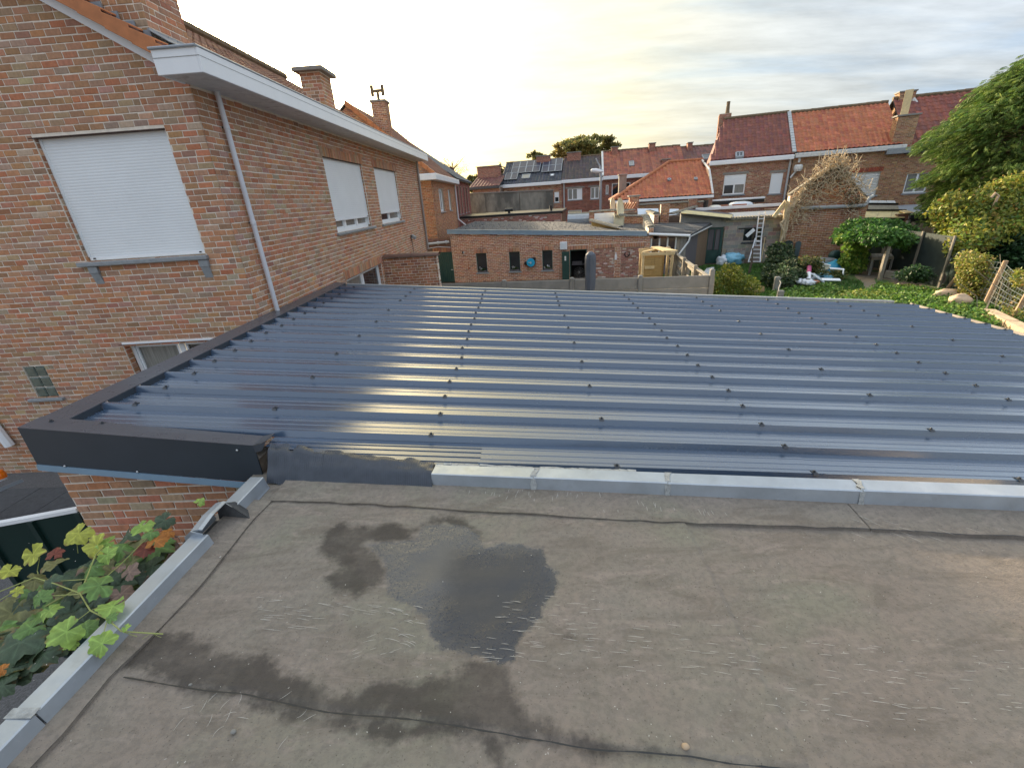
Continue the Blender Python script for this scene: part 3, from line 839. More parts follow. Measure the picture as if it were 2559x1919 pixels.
# large roller shutter on the gable
def shutter_window(parent, O, U, a, b, z0, z1, zs, slat, dep=.075, frame=True, curtain=False, npane=2, name='window'):
 """window in an opening: frame, panes, and a roller shutter lowered to zs"""
 U = np.asarray(U, float); Nn = np.cross(U, ZZ)
 FM = np.stack([U, -Nn, ZZ], axis=1)
 class F_(MB):
  def P(s, p): return np.array([O[0], O[1], 0]) + FM @ np.asarray(p, float)
 fw = .06
 m = F_()
 m.bbox(a, a + fw, dep, dep + .07, z0, z1).bbox(b - fw, b, dep, dep + .07, z0, z1)
 m.bbox(a + fw, b - fw, dep, dep + .07, z0, z0 + fw * 1.3).bbox(a + fw, b - fw, dep, dep + .07, z1 - fw, z1)
 for k in range(1, npane):
  x = a + (b - a) * k / npane
  m.bbox(x - .045, x + .045, dep + .01, dep + .068, z0 + fw * 1.3, z1 - fw)
 w = m.build(name, M['white'], parent)
 for k in range(npane):
  xa = a + (b - a) * k / npane + .06; xb = a + (b - a) * (k + 1) / npane - .06
  if zs > z0 + .05 or zs >= z1:
   s1 = F_(); t = .035
   zt = z1 - fw
   s1.bbox(xa, xa + t, dep + .02, dep + .06, z0 + fw * 1.3, zt).bbox(xb - t, xb, dep + .02, dep + .06, z0 + fw * 1.3, zt)
   s1.bbox(xa + t, xb - t, dep + .02, dep + .06, z0 + fw * 1.3, z0 + fw * 1.3 + t)
   s1.bbox(xa + t, xb - t, dep + .02, dep + .06, zt - t, zt)
   s1.build('sash', M['white'], w)
  p = F_(); p.box(xa, xb, dep + .045, dep + .05, z0 + .05, z1 - .05)
  p.build('pane', M['glass_curtain'] if (curtain is True or curtain == k) else M['glass'], w)
 if zs < z1 - .1:
  sh = F_(); sh.box(a + .01, b - .01, dep - .028, dep - .024, zs, z1 - .001)
  sh.bbox(a + .004, a + .04, dep - .045, dep - .004, z0 + .06, z1 - .002)
  sh.bbox(b - .04, b - .004, dep - .045, dep - .004, z0 + .06, z1 - .002)
  s = sh.build('roller_shutter', M['shutter'], parent)
  n = int(round((z1 - zs) / slat)); st = (z1 - zs) / n
  for i in range(n):
   q = F_(); zz = zs + i * st
   q.prism([(a + .03, dep - .028, zz + .0015), (a + .03, dep - .0300, zz + .002), (a + .03, dep - .0318, zz + st * .5), (a + .03, dep - .0300, zz + st - .002), (a + .03, dep - .028, zz + st - .0015)], (b - a - .06, 0, 0))
   q.build('slat', M['shutter'], s)
  q = F_(); q.bbox(a + .02, b - .02, dep - .045, dep - .022, zs - .05, zs - .001); q.build('bottom_rail', M['white'], s)
  for xx in (a + .1, b - .1):
   q = F_(); q.bbox(xx - .015, xx + .015, dep - .062, dep - .045, zs - .03, zs - .012, .003); q.build('stop', M['black'], s)
 return w
def sill(parent, O, U, a, b, z, d=.06, t=.05, mat=None):
 U = np.asarray(U, float); Nn = np.cross(U, ZZ); FM = np.stack([U, -Nn, ZZ], axis=1)
 class F_(MB):
  def P(s, p): return np.array([O[0], O[1], 0]) + FM @ np.asarray(p, float)
 return F_().bbox(a, b, -d, .1, z - t, z, .008).build('window_sill', mat or M['bluestone'], parent)
shutter_window(house, O_g, (1, 0, 0), *GH[0], 3.625, .038, dep=.10)
sill(house, O_g, (1, 0, 0), -6.535 + 4.1, -4.573 + 4.1, 3.563, .07, .06)
for x in (-6.40 + 4.1, -4.72 + 4.1):
 m_ = MB(); X0 = XW + x
 m_.bbox(X0 - .01, X0 + .13, YG - .045, YG + .05, 3.40, 3.50, .006)
 m_.prism([(X0, YG - .04, 3.399), (X0, YG - .005, 3.24), (X0, YG + .05, 3.24), (X0, YG + .05, 3.399)], (.12, 0, 0))
 m_.build('sill_corbel', M['bluestone'], house)
shutter_window(house, O_l, (0, 1, 0), *LH[0], 3.86, .045, dep=.09, npane=3, curtain=True)
shutter_window(house, O_l, (0, 1, 0), *LH[1], 3.90, .045, dep=.09, npane=2, curtain=1)
sill(house, O_l, (0, 1, 0), 10.14 - YG, 12.9 - YG, 3.565); sill(house, O_l, (0, 1, 0), 13.6 - YG, 16.23 - YG, 3.565)
shutter_window(house, O_l, (0, 1, 0), *LH[2], 9, .05, dep=.10, npane=2, name='patio_window', curtain=0)
shutter_window(house, O_g, (1, 0, 0), *GH[2], 9, .05, dep=.12, npane=2, name='lower_window')
m_ = MB(); m_.bbox(XW + GH[2][0], XW + GH[2][1], YG - .01, YG + .11, 2.287, 2.32, .004); m_.build('lintel_plate', M['white'], house)
# glass block light
gbw = MB(); gbw.box(-8.238, -7.872, YG + .03, YG + .08, 1.452, 2.008)
gb = gbw.build('glass_block_window', M['mortar'], house)
for i in range(2):
 for j in range(3):
  m_ = MB(); m_.bbox(-8.23 + i * .182, -8.23 + i * .182 + .162, YG + .005, YG + .06, 1.463 + j * .183, 1.463 + j * .183 + .165, .02)
  m_.build('glass_block', M['glassblock'], gb)
sill(house, O_g, (1, 0, 0), -8.39 + 4.1, -7.78 + 4.1, 1.45, .06, .05)
# downpipes
def downpipe(parent, x, y, z0, z1, r, mat, joints=(), name='downpipe', d=(1, 0)):
 m = MB(); m.tube([(x, y, z0), (x, y, z1)], r, 12)
 p = m.build(name, mat, parent, smooth=False)
 for z in joints:
  q = MB(); q.lathe((x, y, z), [(r + .001, -.03), (r + .006, -.025), (r + .006, .025), (r + .001, .03)], 14); q.build('pipe_collar', mat, p)
  q = MB(); q.bbox(x - .10, x - r + .006, y - .012, y + .012, z - .012, z + .012, .003); q.build('pipe_bracket', M['screw'], p)
 return p
downpipe(house, XW + .065, 6.93, 2.40, ZSOF, .035, M['pipe_white'], (3.95, 5.2))
downpipe(house, XW + .07, YE - .10, 2.25, ZSOF, .045, M['pipe_brown'], (3.3, 4.6), 'downpipe')
# outside lamp on the long wall
m_ = MB(); m_.bbox(XW + .012, XW + .05, 16.86, 17.0, 2.93, 3.02, .006); lp = m_.build('wall_lamp', M['black'], house)
m_ = MB(); m_.prism([(XW + .05, 16.82, 2.92), (XW + .16, 16.82, 2.86), (XW + .19, 16.82, 2.95), (XW + .07, 16.82, 3.03)], (0, .22, 0)); m_.build('lamp_head', M['bluestone'], lp)
m_ = MB(); m_.tube([(XW + .02, 16.93, 2.92), (XW + .02, 16.95, 2.5), (XW + .02, 16.9, 2.05)], .007, 5); m_.build('cable', M['black'], lp)
# gable and side chimneys
def chimney(parent, x0, x1, y0, y1, z0, z1, cap=.0, pal=PAL_HOUSE, n_ind=0, mat='brick', fine=True, name='chimney', frame=None):
 fr = frame if frame is not None else np.eye(3)
 m = MB(fr); m.box(x0 + .012, x1 - .012, y0 + .012, y1 - .012, z0, z1)
 c = m.build(name, M['mortar'] if fine else M['mortar_far'], parent)
 U1 = fr[:, 0]; U2 = fr[:, 1]
 p = fr @ np.array([x0, y0 + .012, 0]); bricks(c, p, U1, lambda z: [(0, x1 - x0)], z0, z1, M[mat], pal, n_ind=n_ind, fine=fine, name='brick')
 p = fr @ np.array([x1 - .012, y0, 0]); bricks(c, p, U2, lambda z: [(.002, y1 - y0 - .002)], z0, z1, M[mat], pal, n_ind=n_ind, fine=fine, name='brick')
 p = fr @ np.array([x0 + .012, y1, 0]); bricks(c, p, -U2, lambda z: [(.002, y1 - y0 - .002)], z0, z1, M[mat], pal, n_ind=0, fine=fine, name='brick')
 if cap:
  q = MB(fr); q.bbox(x0 - cap, x1 + cap, y0 - cap, y1 + cap, z1, z1 + .09, .01); q.build('chimney_cap', M['concrete'], c)
 return c
c1 = chimney(house, -5.35, -4.55, 6.72, 7.50, 6.0, 8.6, .06, n_ind=60)
m_ = MB()
for i in range(5):
 y = 6.70 + i * .165
 m_.box(-4.552, -4.534, y, y + .155, 6.10, 6.29)
m_.prism([(-4.54, 6.66, 6.26), (-4.54, 7.56, 6.26), (-4.32, 7.56, 6.125), (-4.32, 6.66, 6.125)], (0, 0, .012))
for i in range(5):
 x = -4.53 - i * .17
 m_.box(x - .165, x, 6.695, 6.712, ZP(x) - .12, ZP(x) + .09)
m_.build('lead_flashing', M['lead'], c1)
c2 = chimney(house, -5.335, -4.807, 12.9, 13.612, 5.9, 7.242, .12, n_ind=0)
m_ = MB(); cx1, cx0 = -4.807, -5.335
for i in range(5):
 y = 12.86 + i * .28; m_.box(cx1 - .006, cx1 + .016, y, y + .26, ZP(cx1) - .05, ZP(cx1) + .16)
for i in range(4):
 x = cx1 + .01 - i * .17; m_.box(x - .16, x, 12.875, 12.894, ZP(x) - .10, ZP(x) + .12)
m_.build('lead_flashing', M['lead'], c2)

# ================================================================ steel lean-to roof in front
ext = thing('steel_roof_annex', 'low annex with anthracite ribbed steel roof beside the brick house', 'annex', (-3.5, 3.0, 0))
KS = .0895
XL, ZL = -3.87, 2.528
def zs(x, off=0.0): return ZL - KS * (x - XL) + off
RIB0, PITCH, NR = 2.722, .3735, 18           # front edge of the nearest rib, pitch
def rib_profile(y0, n, pre=.30):
 """y,z profile of the sheet from y0 - pre over n pitches"""
 P = []
 h = .052
 for k in range(n):
  y = y0 + k * PITCH
  P += [(y - .020, 0), (y, h), (y + .030, h), (y + .050, 0)]
  a = y + .052; b = y + PITCH - .022
  for f in (.25, .5, .75):                 # small stiffening steps in the pan
   c = a + (b - a) * f
   P += [(c - .010, 0), (c - .006, .0045), (c + .006, .0045), (c + .010, 0)]
 return P
def sheet_part(x0, x1, k0, k1, dz, name='roof_sheet'):
 P = rib_profile(RIB0 + k0 * PITCH, k1 - k0)
 P.append((RIB0 + k1 * PITCH - .022 + .02, 0))
 xs = np.linspace(x0, x1, 2)
 m = MB(); n = len(P)
 vs = [(x, y, zs(x, z + dz)) for x in xs for y, z in P]
 fs = [(i, i + 1, n + i + 1, n + i)[::-1] for i in range(n - 1)]
 m.add(vs, fs)
 return m.build(name, M['sheet'], ext)
for i, k in enumerate(range(0, NR, 3)):
 if k == 0:
  sheet_part(-.40, 2.16, 0, 1, .0030); sheet_part(XL, 2.16, 1, 3, .0024)
 else:
  sheet_part(XL, 2.16, k, k + 3, .0024 + .0012 * (i % 2))
 sheet_part(1.98, 8.18, k, k + 3, .0 + .0008 * (i % 2))
def sfy(x): return 2.62 - .137 * (x + .685) + .112
_xs = [-.40, 1, 2.5, 4, 6, 8.18]
m_ = MB(); m_.add([(x, sfy(x), zs(x, .001)) for x in _xs] + [(x, max(RIB0 - .021, sfy(x) + .001), zs(x, .001)) for x in _xs], [(i, i + 1, 7 + i, 6 + i) for i in range(5)])
m_.add([(-2.10, sfy(-2.10), zs(-2.10, .001)), (-.40, sfy(-.40), zs(-.40, .001)), (-.40, RIB0 + PITCH - .02, zs(-.40, .001)), (-2.10, RIB0 + PITCH - .02, zs(-2.10, .001))], [(0, 1, 2, 3)])
for y in (2.80, 2.87, 2.94, 3.0):
 xa = max(-2.1, (2.62 - .09385 + .112 + .02 - y) / .137); m_.bar((xa, y, zs(xa, .004)), (-.40, y, zs(-.40, .004)), .012, .007)
m_.build('front_sheet_edge', M['sheet'], ext)
# screws with saddle washers on the ribs
sv = MB()
sv.prism([(-.024, -.020, -.013), (-.024, -.003, .003), (-.024, .033, .003), (-.024, .05, -.013), (-.024, .046, -.016), (-.024, .031, .000), (-.024, -.001, .000), (-.024, -.016, -.016)], (.048, 0, 0))
sv.lathe((0, .015, .004), [(.014, 0), (.014, .004), (.009, .005), (.009, .013), (.006, .016)], 8)
me_screw = bpy.data.meshes.new('screw'); me_screw.from_pydata([tuple(p) for p in sv.v], [], sv.f); me_screw.materials.append(M['screw'])
sx = [-3.55, -2.29, -.825, .645, 2.07, 3.58, 5.05, 6.5, 8.08]
ep = wloc(ext)
for k in range(NR):
 for j, x in enumerate(sx):
  if 0 < j < 8 and j % 2 == 1 and k % 2 == 1 and k < 14: continue
  if k == 0 and x < -.3: continue
  o = bpy.data.objects.new('screw', me_screw); o.scale = (.78, .9, .8); COL.objects.link(o); o.parent = ext
  X = x + RNG.normal(0, .012); Y = RIB0 + k * PITCH
  o.location = (X - ep[0], Y - ep[1], zs(X, .052 + .005) - ep[2])
  o.rotation_euler = (0, math.atan(KS), RNG.normal(0, .05))
# left edge flashing: flat strip against the wall, stepped upstand dropping into each pan
YF = RIB0 + NR * PITCH + .02
m_ = MB()
ys = [2.99, 5.0, YF]
for a, b in zip(ys[:-1], ys[1:]):
 m_.prism([(-4.09, a + .002, zs(-4.09) + .052), (-3.84, a + .002, zs(-3.84) + .056), (-3.84, b, zs(-3.84) + .056), (-4.09, b, zs(-4.09) + .052)], (0, 0, .006))
m_.build('edge_flashing', M['trim_brown'], ext)
for k in range(NR):
 y = RIB0 + k * PITCH
 if k == 0: y0_, y1_ = 3.0, y + PITCH - .024
 else: y0_, y1_ = y + .054, y + PITCH - .024
 q = MB(); q.prism([(-3.842, y0_, zs(-3.84) + .004), (-3.842, y1_, zs(-3.84) + .004), (-3.842, y1_ - .004, zs(-3.84) + .056), (-3.842, y0_ + .004, zs(-3.84) + .056)], (.006, 0, 0))
 q.build('flashing_tab', M['trim_side'], ext)
# near edge: boxed trim and drip edge
FA = np.array([-4.09, 2.985, zs(-4.09) + .058]); FB = np.array([-2.17, 2.895, zs(-2.17) + .020])
tdir = FB - FA
m_ = MB()
m_.prism([FA, FB, FB + (0, -.008, -.34), FA + (0, -.008, -.34)], (0, .012, 0))
m_.build('front_fascia', M['trim_side'], ext)
m_ = MB()
m_.prism([FA + (.004, -.002, .002), FB + (0, -.002, .002), FB + (.02, .13, .010), FA + (.004, .19, .002)], (0, 0, .006))
m_.build('front_flashing', M['trim_brown'], ext)
m_ = MB(); m_.prism([FA + (.0, -.014, -.335), FB + (-.1, -.014, -.335), FB + (-.1, -.024, -.385), FA + (0, -.024, -.385)], (0, .01, 0)); m_.build('drip_edge', M['drip'], ext)
for t in (.13, .45, .93):
 p = FA + tdir * t
 q = MB(); q.lathe(p + np.array([0, -.012, -.325 if t < .9 else -.04]), [(.009, 0), (.009, .005), (.005, .008)], 8, (0, -1, 0)); q.build('rivet', M['alu'], ext)
for p in ((-3.93, 3.10, zs(-3.93) + .064),):
 q = MB(); q.lathe(p, [(.018, 0), (.018, .004), (.01, .006), (.01, .016)], 8); q.build('screw', M['screw'], ext)
# bent end of the front flashing
m_ = MB(); m_.prism([FB + (.0, -.004, .006), FB + (.085, .03, .018), FB + (.11, .13, .03), FB + (.02, .13, .014)], (0, 0, .004))
m_.prism([FB + (.0, -.006, .004), FB + (.085, .028, .016), FB + (.05, .01, -.05), FB + (.0, -.006, -.055)], (0, .004, 0))
m_.build('bent_flashing_end', M['anthracite'], ext)
# far edge bar and eaves gutter on the right
m_ = MB(); m_.prism([(-3.84, YF - .015, zs(-3.84) + .0), (8.0, YF + .02, zs(8.0) + .0), (8.0, YF + .02, zs(8.0) + .035), (-3.84, YF - .015, zs(-3.84) + .035)], (0, .08, 0))
m_.build('far_edge_trim', M['zinc_dull'], ext)
m_ = MB()
m_.prism([(8.20, 2.5, zs(8.2) - .09), (8.20, YF, zs(8.2) - .09), (8.20, YF, zs(8.2) - .03), (8.20, 2.5, zs(8.2) - .03)], (.004, 0, 0))
m_.prism([(8.20, 2.5, zs(8.2) - .09), (8.32, 2.5, zs(8.2) - .09), (8.32, YF, zs(8.2) - .09), (8.20, YF, zs(8.2) - .09)], (0, 0, -.004))
m_.prism([(8.32, 2.5, zs(8.2) - .09), (8.32, YF, zs(8.2) - .09), (8.33, YF, zs(8.2) - .0), (8.33, 2.5, zs(8.2) - .0)], (.004, 0, 0))
m_.build('eaves_gutter', M['pipe_brown'], ext)
# brick wall under the near edge
O_e = np.array([-4.08, 3.055, 0])
m_ = MB(); m_.box(-4.08, -2.3, 3.07, 3.30, 0, 2.16); m_.build('front_wall', M['mortar'], ext)
bricks(ext, np.array([-4.085, 3.07, 0]), (1, 0, 0), lambda z: [(0, 1.75)], 2.165 - .0777 * 27, 2.165, M['brick'], PAL_HOUSE, n_ind=130, depth=.007, var=.09)
bricks(ext, np.array([-4.066, 3.30, 0]), (0, -1, 0), lambda z: [(0, .23)], 2.165 - .0777 * 27, 2.165, M['brick'], PAL_HOUSE, n_ind=0, depth=.007)
m_ = MB(); m_.box(-3.9, 8.1, YF - .3, YF - .05, 0, 1.4).box(7.9, 8.1, 3.0, YF - .3, 0, 1.38); m_.build('rear_wall', M['mortar'], ext)
# ================================================================ flat felt roof in the foreground
ZR = 2.13
def fy(x): return 2.62 - .137 * (x + .685)          # foot of the front coping
froof = thing('flat_roof', 'flat grey brown felt roof with dark wet patch in the foreground', 'roof', (0, 1.5, ZR), kind='structure')
def poly_sd(P, poly):
 """signed distance in metres, positive inside"""
 poly = np.asarray(poly); d = np.full(len(P), 1e9); ins = np.zeros(len(P), bool)
 for a, b in zip(poly, np.roll(poly, -1, axis=0)):
  e = b - a; w = P - a
  t = np.clip((w @ e) / (e @ e + 1e-12), 0, 1)
  d = np.minimum(d, np.hypot(*(w - t[:, None] * e).T))
  c = ((a[1] > P[:, 1]) != (b[1] > P[:, 1]))
  with np.errstate(divide='ignore', invalid='ignore'):
   xx = (b[0] - a[0]) * (P[:, 1] - a[1]) / (b[1] - a[1]) + a[0]
  ins ^= c & (P[:, 0] < xx)
 return np.where(ins, d, -d)
def C5(pts): return [pz(500 + u / 2.458, 1250 + v / 2.458, ZR)[:2] for u, v in pts]
PUD = C5([(1330, 250), (1380, 165), (1500, 160), (1640, 175), (1720, 230), (1760, 290), (1870, 255), (2110, 300), (2130, 400), (2200, 450), (2210, 520), (2150, 620), (2110, 740), (2010, 840), (1970, 900), (1960, 990), (1850, 1020), (1650, 970), (1480, 910), (1420, 840), (1390, 740), (1290, 650), (1170, 610), (1140, 560), (1150, 430), (1080, 330), (1010, 275)])
DAMP = [C5([(870, 140), (1000, 170), (1200, 150), (1330, 190), (1300, 265), (1010, 270), (1100, 350), (1160, 430), (1130, 520), (960, 600), (840, 560), (770, 490), (830, 430), (880, 420), (740, 330), (760, 190)]),
  C5([(-480, 1032), (-290, 826), (-120, 830), (0, 850), (150, 960), (280, 990), (400, 970), (520, 1060), (700, 1110), (850, 1200), (960, 1215), (1050, 1120), (1500, 1090), (1670, 980), (1870, 1000), (1960, 1250), (2080, 1330), (2300, 1430), (2560, 1500), (2800, 1520), (2760, 1570), (2400, 1540), (2080, 1480), (1900, 1450), (1300, 1360), (780, 1310), (330, 1215), (0, 1180)]),
  C5([(250, 1230), (780, 1300), (1300, 1370), (2000, 1450), (1900, 1560), (1850, 1640), (1770, 1560), (1720, 1470), (1450, 1460), (1080, 1475), (800, 1410), (560, 1370), (380, 1290)]),
  C5([(2120, 790), (2200, 790), (2290, 860), (2260, 880), (2180, 850)]), C5([(1360, 160), (1420, 110), (1560, 100), (1700, 190), (1750, 280), (1640, 175), (1500, 155)])]
SEAM = np.array(C5([(-480, 1090), (0, 1170), (330, 1205), (780, 1292), (1300, 1348), (1650, 1402), (1850, 1425), (2080, 1470)]) +
    [pz(1200 + u / 1.6277, 1000 + v / 1.6277, ZR)[:2] for u, v in ((480, 1415), (850, 1445), (1010, 1475), (1350, 1510))])
NXg, NYg = 520, 260
gx = np.linspace(-2.25, 4.3, NXg); gt_ = np.linspace(0, 1, NYg) ** .8
X, T = np.meshgrid(gx, gt_); yb = -.9
Yg = yb + T * (fy(X) + .10 - yb)
P2 = np.stack([X.ravel(), Yg.ravel()], 1)
def vnoise(P, s, seed=0):
 """smooth value noise"""
 r = np.random.default_rng(seed); G = r.random((64, 64))
 q = P * s; i = np.floor(q).astype(int); f = q - i; f = f * f * (3 - 2 * f)
 a = G[i[:, 0] % 64, i[:, 1] % 64]; b = G[(i[:, 0] + 1) % 64, i[:, 1] % 64]
 c = G[i[:, 0] % 64, (i[:, 1] + 1) % 64]; d = G[(i[:, 0] + 1) % 64, (i[:, 1] + 1) % 64]
 return (a * (1 - f[:, 0]) + b * f[:, 0]) * (1 - f[:, 1]) + (c * (1 - f[:, 0]) + d * f[:, 0]) * f[:, 1]
wet = np.clip(poly_sd(P2, PUD), -.5, .5)
painted_sky = np.clip(poly_sd(P2, C5([(1560, 330), (1760, 310), (2110, 310), (2230, 520), (2110, 760), (1970, 1010), (1650, 980), (1450, 880), (1450, 700), (1530, 520)])), -.5, .5)  # lower right of the puddle, where the painted sky reflection turns dark
damp = np.max([poly_sd(P2, d) for d in DAMP], axis=0); damp = np.clip(damp, -.5, .5)
ys_ = np.interp(P2[:, 0], SEAM[:, 0], SEAM[:, 1])
step = np.clip((P2[:, 1] - ys_ + (vnoise(P2, 14, 3) - .5) * .012) / .012, 0, 1)
inr = (P2[:, 0] > SEAM[0, 0]) & (P2[:, 0] < SEAM[-1, 0])
Zg = ZR + .009 * step * inr + (vnoise(P2, 2.2, 1) - .5) * .016 + (vnoise(P2, 9, 2) - .5) * .004
# wrinkles of the felt
Zg += .0012 * np.sin(P2[:, 0] * 21 + 6 * vnoise(P2, 1.7, 5)) * vnoise(P2, 1.2, 6) ** 2
iv = np.arange(NXg * NYg).reshape(NYg, NXg)
Qg = np.stack([iv[:-1, :-1], iv[:-1, 1:], iv[1:, 1:], iv[1:, :-1]], -1).reshape(-1, 4)
me = mesh_np('felt_sheet', np.stack([P2[:, 0], P2[:, 1] - 1.5, Zg - ZR], 1), Qg, None, None, True)
for nm, arr in (('wet', wet), ('damp', damp), ('painted_sky', painted_sky)):
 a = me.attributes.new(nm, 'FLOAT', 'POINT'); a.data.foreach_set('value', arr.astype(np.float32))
def felt_mat(strip=False):
 m = bpy.data.materials.new('roofing felt'); m.use_nodes = True
 nt = m.node_tree; N = nt.nodes; L = nt.links; b = N['Principled BSDF']
 g = N.new('ShaderNodeNewGeometry')
 def noise(sc, det=6, rg=.62, st=(1, 1, 1), dist=0):
  mp = N.new('ShaderNodeMapping'); mp.inputs['Scale'].default_value = st; L.new(g.outputs['Position'], mp.inputs['Vector'])
  n = N.new('ShaderNodeTexNoise'); n.inputs['Scale'].default_value = sc; n.inputs['Detail'].default_value = det
  n.inputs['Roughness'].default_value = rg; n.inputs['Distortion'].default_value = dist; L.new(mp.outputs[0], n.inputs['Vector']); return n.outputs['Fac']
 def rng(v, a, c, lo=0., hi=1., sm=True):
  r = N.new('ShaderNodeMapRange'); r.interpolation_type = 'SMOOTHSTEP' if sm else 'LINEAR'
  r.inputs['From Min'].default_value = a; r.inputs['From Max'].default_value = c
  r.inputs['To Min'].default_value = lo; r.inputs['To Max'].default_value = hi; L.new(v, r.inputs['Value']); return r.outputs[0]
 def mix(f, a, c, mode='MIX'):
  x = N.new('ShaderNodeMixRGB'); x.blend_type = mode
  if isinstance(f, float): x.inputs[0].default_value = f
  else: L.new(f, x.inputs[0])
  for i, v in ((1, a), (2, c)):
   if isinstance(v, tuple): x.inputs[i].default_value = v + (1,)
   else: L.new(v, x.inputs[i])
  return x.outputs[0]
 def mth(op, a, c):
  x = N.new('ShaderNodeMath'); x.operation = op
  for i, v in ((0, a), (1, c)):
   if isinstance(v, (int, float)): x.inputs[i].default_value = v
   else: L.new(v, x.inputs[i])
  return x.outputs[0]
 base = mix(rng(noise(1.1, 6), .35, .65), (.245, .202, .166), (.236, .208, .172))
 base = mix(rng(noise(.9, 5, .6, (1, 1, 1), .5), .46, .64, 0, .65), base, (.215, .212, .155))      # algae tint
 base = mix(rng(noise(2.6, 7, .7, (.6, 2.0, 1), 1.2), .46, .66, 0, .75), base, (.165, .138, .110))   # dirt drifts
 base = mix(rng(noise(5.5, 6, .6, (.5, 1.6, 1), 2.0), .52, .68, 0, .6), base, (.30, .25, .21))
 base = mix(rng(noise(34, 4), .40, .66, 0, .35), base, (.115, .102, .088))
 base = mix(rng(noise(160, 3), .60, .70, 0, .5), base, (.26, .24, .21))
 base = mix(rng(noise(95, 3), .62, .70, 0, .6), base, (.045, .04, .035))
 rough = 0.85
 hsum = mth('ADD', mth('MULTIPLY', noise(26, 5), .6), mth('MULTIPLY', noise(150, 3), .5))
 hsum = mth('ADD', hsum, mth('MULTIPLY', noise(11, 4, .6, (.4, 1.5, 1), 1.5), .35))
 if not strip:
  aw = N.new('ShaderNodeAttribute'); aw.attribute_name = 'wet'
  ad = N.new('ShaderNodeAttribute'); ad.attribute_name = 'damp'
  nz = mth('ADD', mth('MULTIPLY', mth('SUBTRACT', noise(9, 7, .68), .5), .16), mth('MULTIPLY', mth('SUBTRACT', noise(40, 5), .5), .05))
  dm = mth('MULTIPLY', rng(mth('ADD', ad.outputs['Fac'], nz), -.030, .040), rng(noise(4.5, 5), .25, .6, .62, 1))
  wm = rng(mth('ADD', aw.outputs['Fac'], mth('MULTIPLY', nz, .7)), -.010, .018)
  base = mix(mth('MULTIPLY', dm, .80), base, (.030, .025, .022))
  ap = N.new('ShaderNodeAttribute'); ap.attribute_name = 'painted_sky'
  wcol = mix(rng(mth('ADD', ap.outputs['Fac'], mth('MULTIPLY', nz, 1.2)), -.10, .09), (.085, .090, .100), (.026, .034, .050))  # sky mirrored in the water, put into the wet colour as pale grey and dark blue
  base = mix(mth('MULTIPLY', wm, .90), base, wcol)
  vor = N.new('ShaderNodeTexVoronoi'); vor.inputs['Scale'].default_value = 85; L.new(g.outputs['Position'], vor.inputs['Vector'])
  peb = rng(vor.outputs['Distance'], .0, .35, 1, 0)
  flatc = rng(aw.outputs['Fac'], .10, .20)            # standing water in the middle lies smooth
  peb = mth('MULTIPLY', peb, mth('SUBTRACT', 1.0, mth('MULTIPLY', flatc, .95)))
  hwet = mth('ADD', mth('MULTIPLY', peb, .4), mth('MULTIPLY', noise(30, 4), mth('SUBTRACT', .5, mth('MULTIPLY', flatc, .45))))
  mh = N.new('ShaderNodeMix'); mh.data_type = 'FLOAT'
  L.new(wm, mh.inputs[0]); L.new(hsum, mh.inputs[2]); L.new(hwet, mh.inputs[3]); hsum = mh.outputs[0]
  r1 = rng(wm, 0, 1, .85, .22, False); r2 = rng(dm, 0, 1, 0, .18, False)
  rr = mth('SUBTRACT', r1, r2); rr = mth('SUBTRACT', rr, mth('MULTIPLY', flatc, .07)); L.new(mth('MAXIMUM', rr, .12), b.inputs['Roughness'])
 else:
  b.inputs['Roughness'].default_value = rough
 b.inputs['Specular IOR Level'].default_value = .4
 L.new(base, b.inputs['Base Color'])
 bp = N.new('ShaderNodeBump'); bp.inputs['Strength'].default_value = .7; bp.inputs['Distance'].default_value = .009
 L.new(hsum, bp.inputs['Height']); L.new(bp.outputs[0], b.inputs['Normal'])
 return m
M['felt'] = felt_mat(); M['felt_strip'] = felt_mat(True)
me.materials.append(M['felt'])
o = bpy.data.objects.new('felt_sheet', me); COL.objects.link(o); o.parent = froof
# masonry body of the building below
m_ = MB(); m_.box(-2.13, 4.2, -.85, 2.0, 0, 2.06); m_.build('building_body', M['mortar'], froof)
bricks(froof, np.array([-2.13, 2.6, 0]), (0, -1, 0), lambda z: [(0, 3.2)], 0, 2.1, M['brick'], PAL_HOUSE, n_ind=0)
# strips dressed up the copings
def strip(pts_a, pts_b, h=.006, name='felt_strip', za=0.0, zb=0.012):
 m = MB(); n = len(pts_a)
 a = [np.array([p[0], p[1], ZR + h + za]) for p in pts_a]; b = [np.array([p[0], p[1], ZR + h + zb]) for p in pts_b]
 e = [np.array([p[0], p[1], ZR - .012]) for p in pts_a]
 m.add(a + b + e, [(i, i + 1, n + i + 1, n + i) for i in range(n - 1)] + [(2 * n + i, 2 * n + i + 1, i + 1, i) for i in range(n - 1)])
 return m.build(name, M['felt_strip'], froof)
s_ = 2559 / 2212
sa = [pz(u * s_, v * s_, ZR)[:2] for u, v in ((590, 1085), (800, 1094), (1000, 1106), (1200, 1119), (1410, 1131), (1700, 1142), (1915, 1150))]
xs_a = np.array([p[0] for p in sa]); ys_a = np.array([p[1] for p in sa])
def yseam(x): return np.interp(x, xs_a, ys_a)
xr = np.linspace(-1.90, 1.95, 60)
def wob(x, s): return float((vnoise(np.array([[x, s * 3.1]]), 9, 9)[0] - .5) * .018)
strip([(x, yseam(x) + wob(x, 1)) for x in xr], [(x, fy(x) + .06) for x in xr], .020, zb=.03)
xr = np.linspace(1.956, 4.25, 30)
strip([(x, yseam(1.95) - .13 * (x - 1.95) + wob(x, 2)) for x in xr], [(x, fy(x) + .06) for x in xr], .018, zb=.03)
ls = [pz(400 + 0, 0, ZR)] if False else []
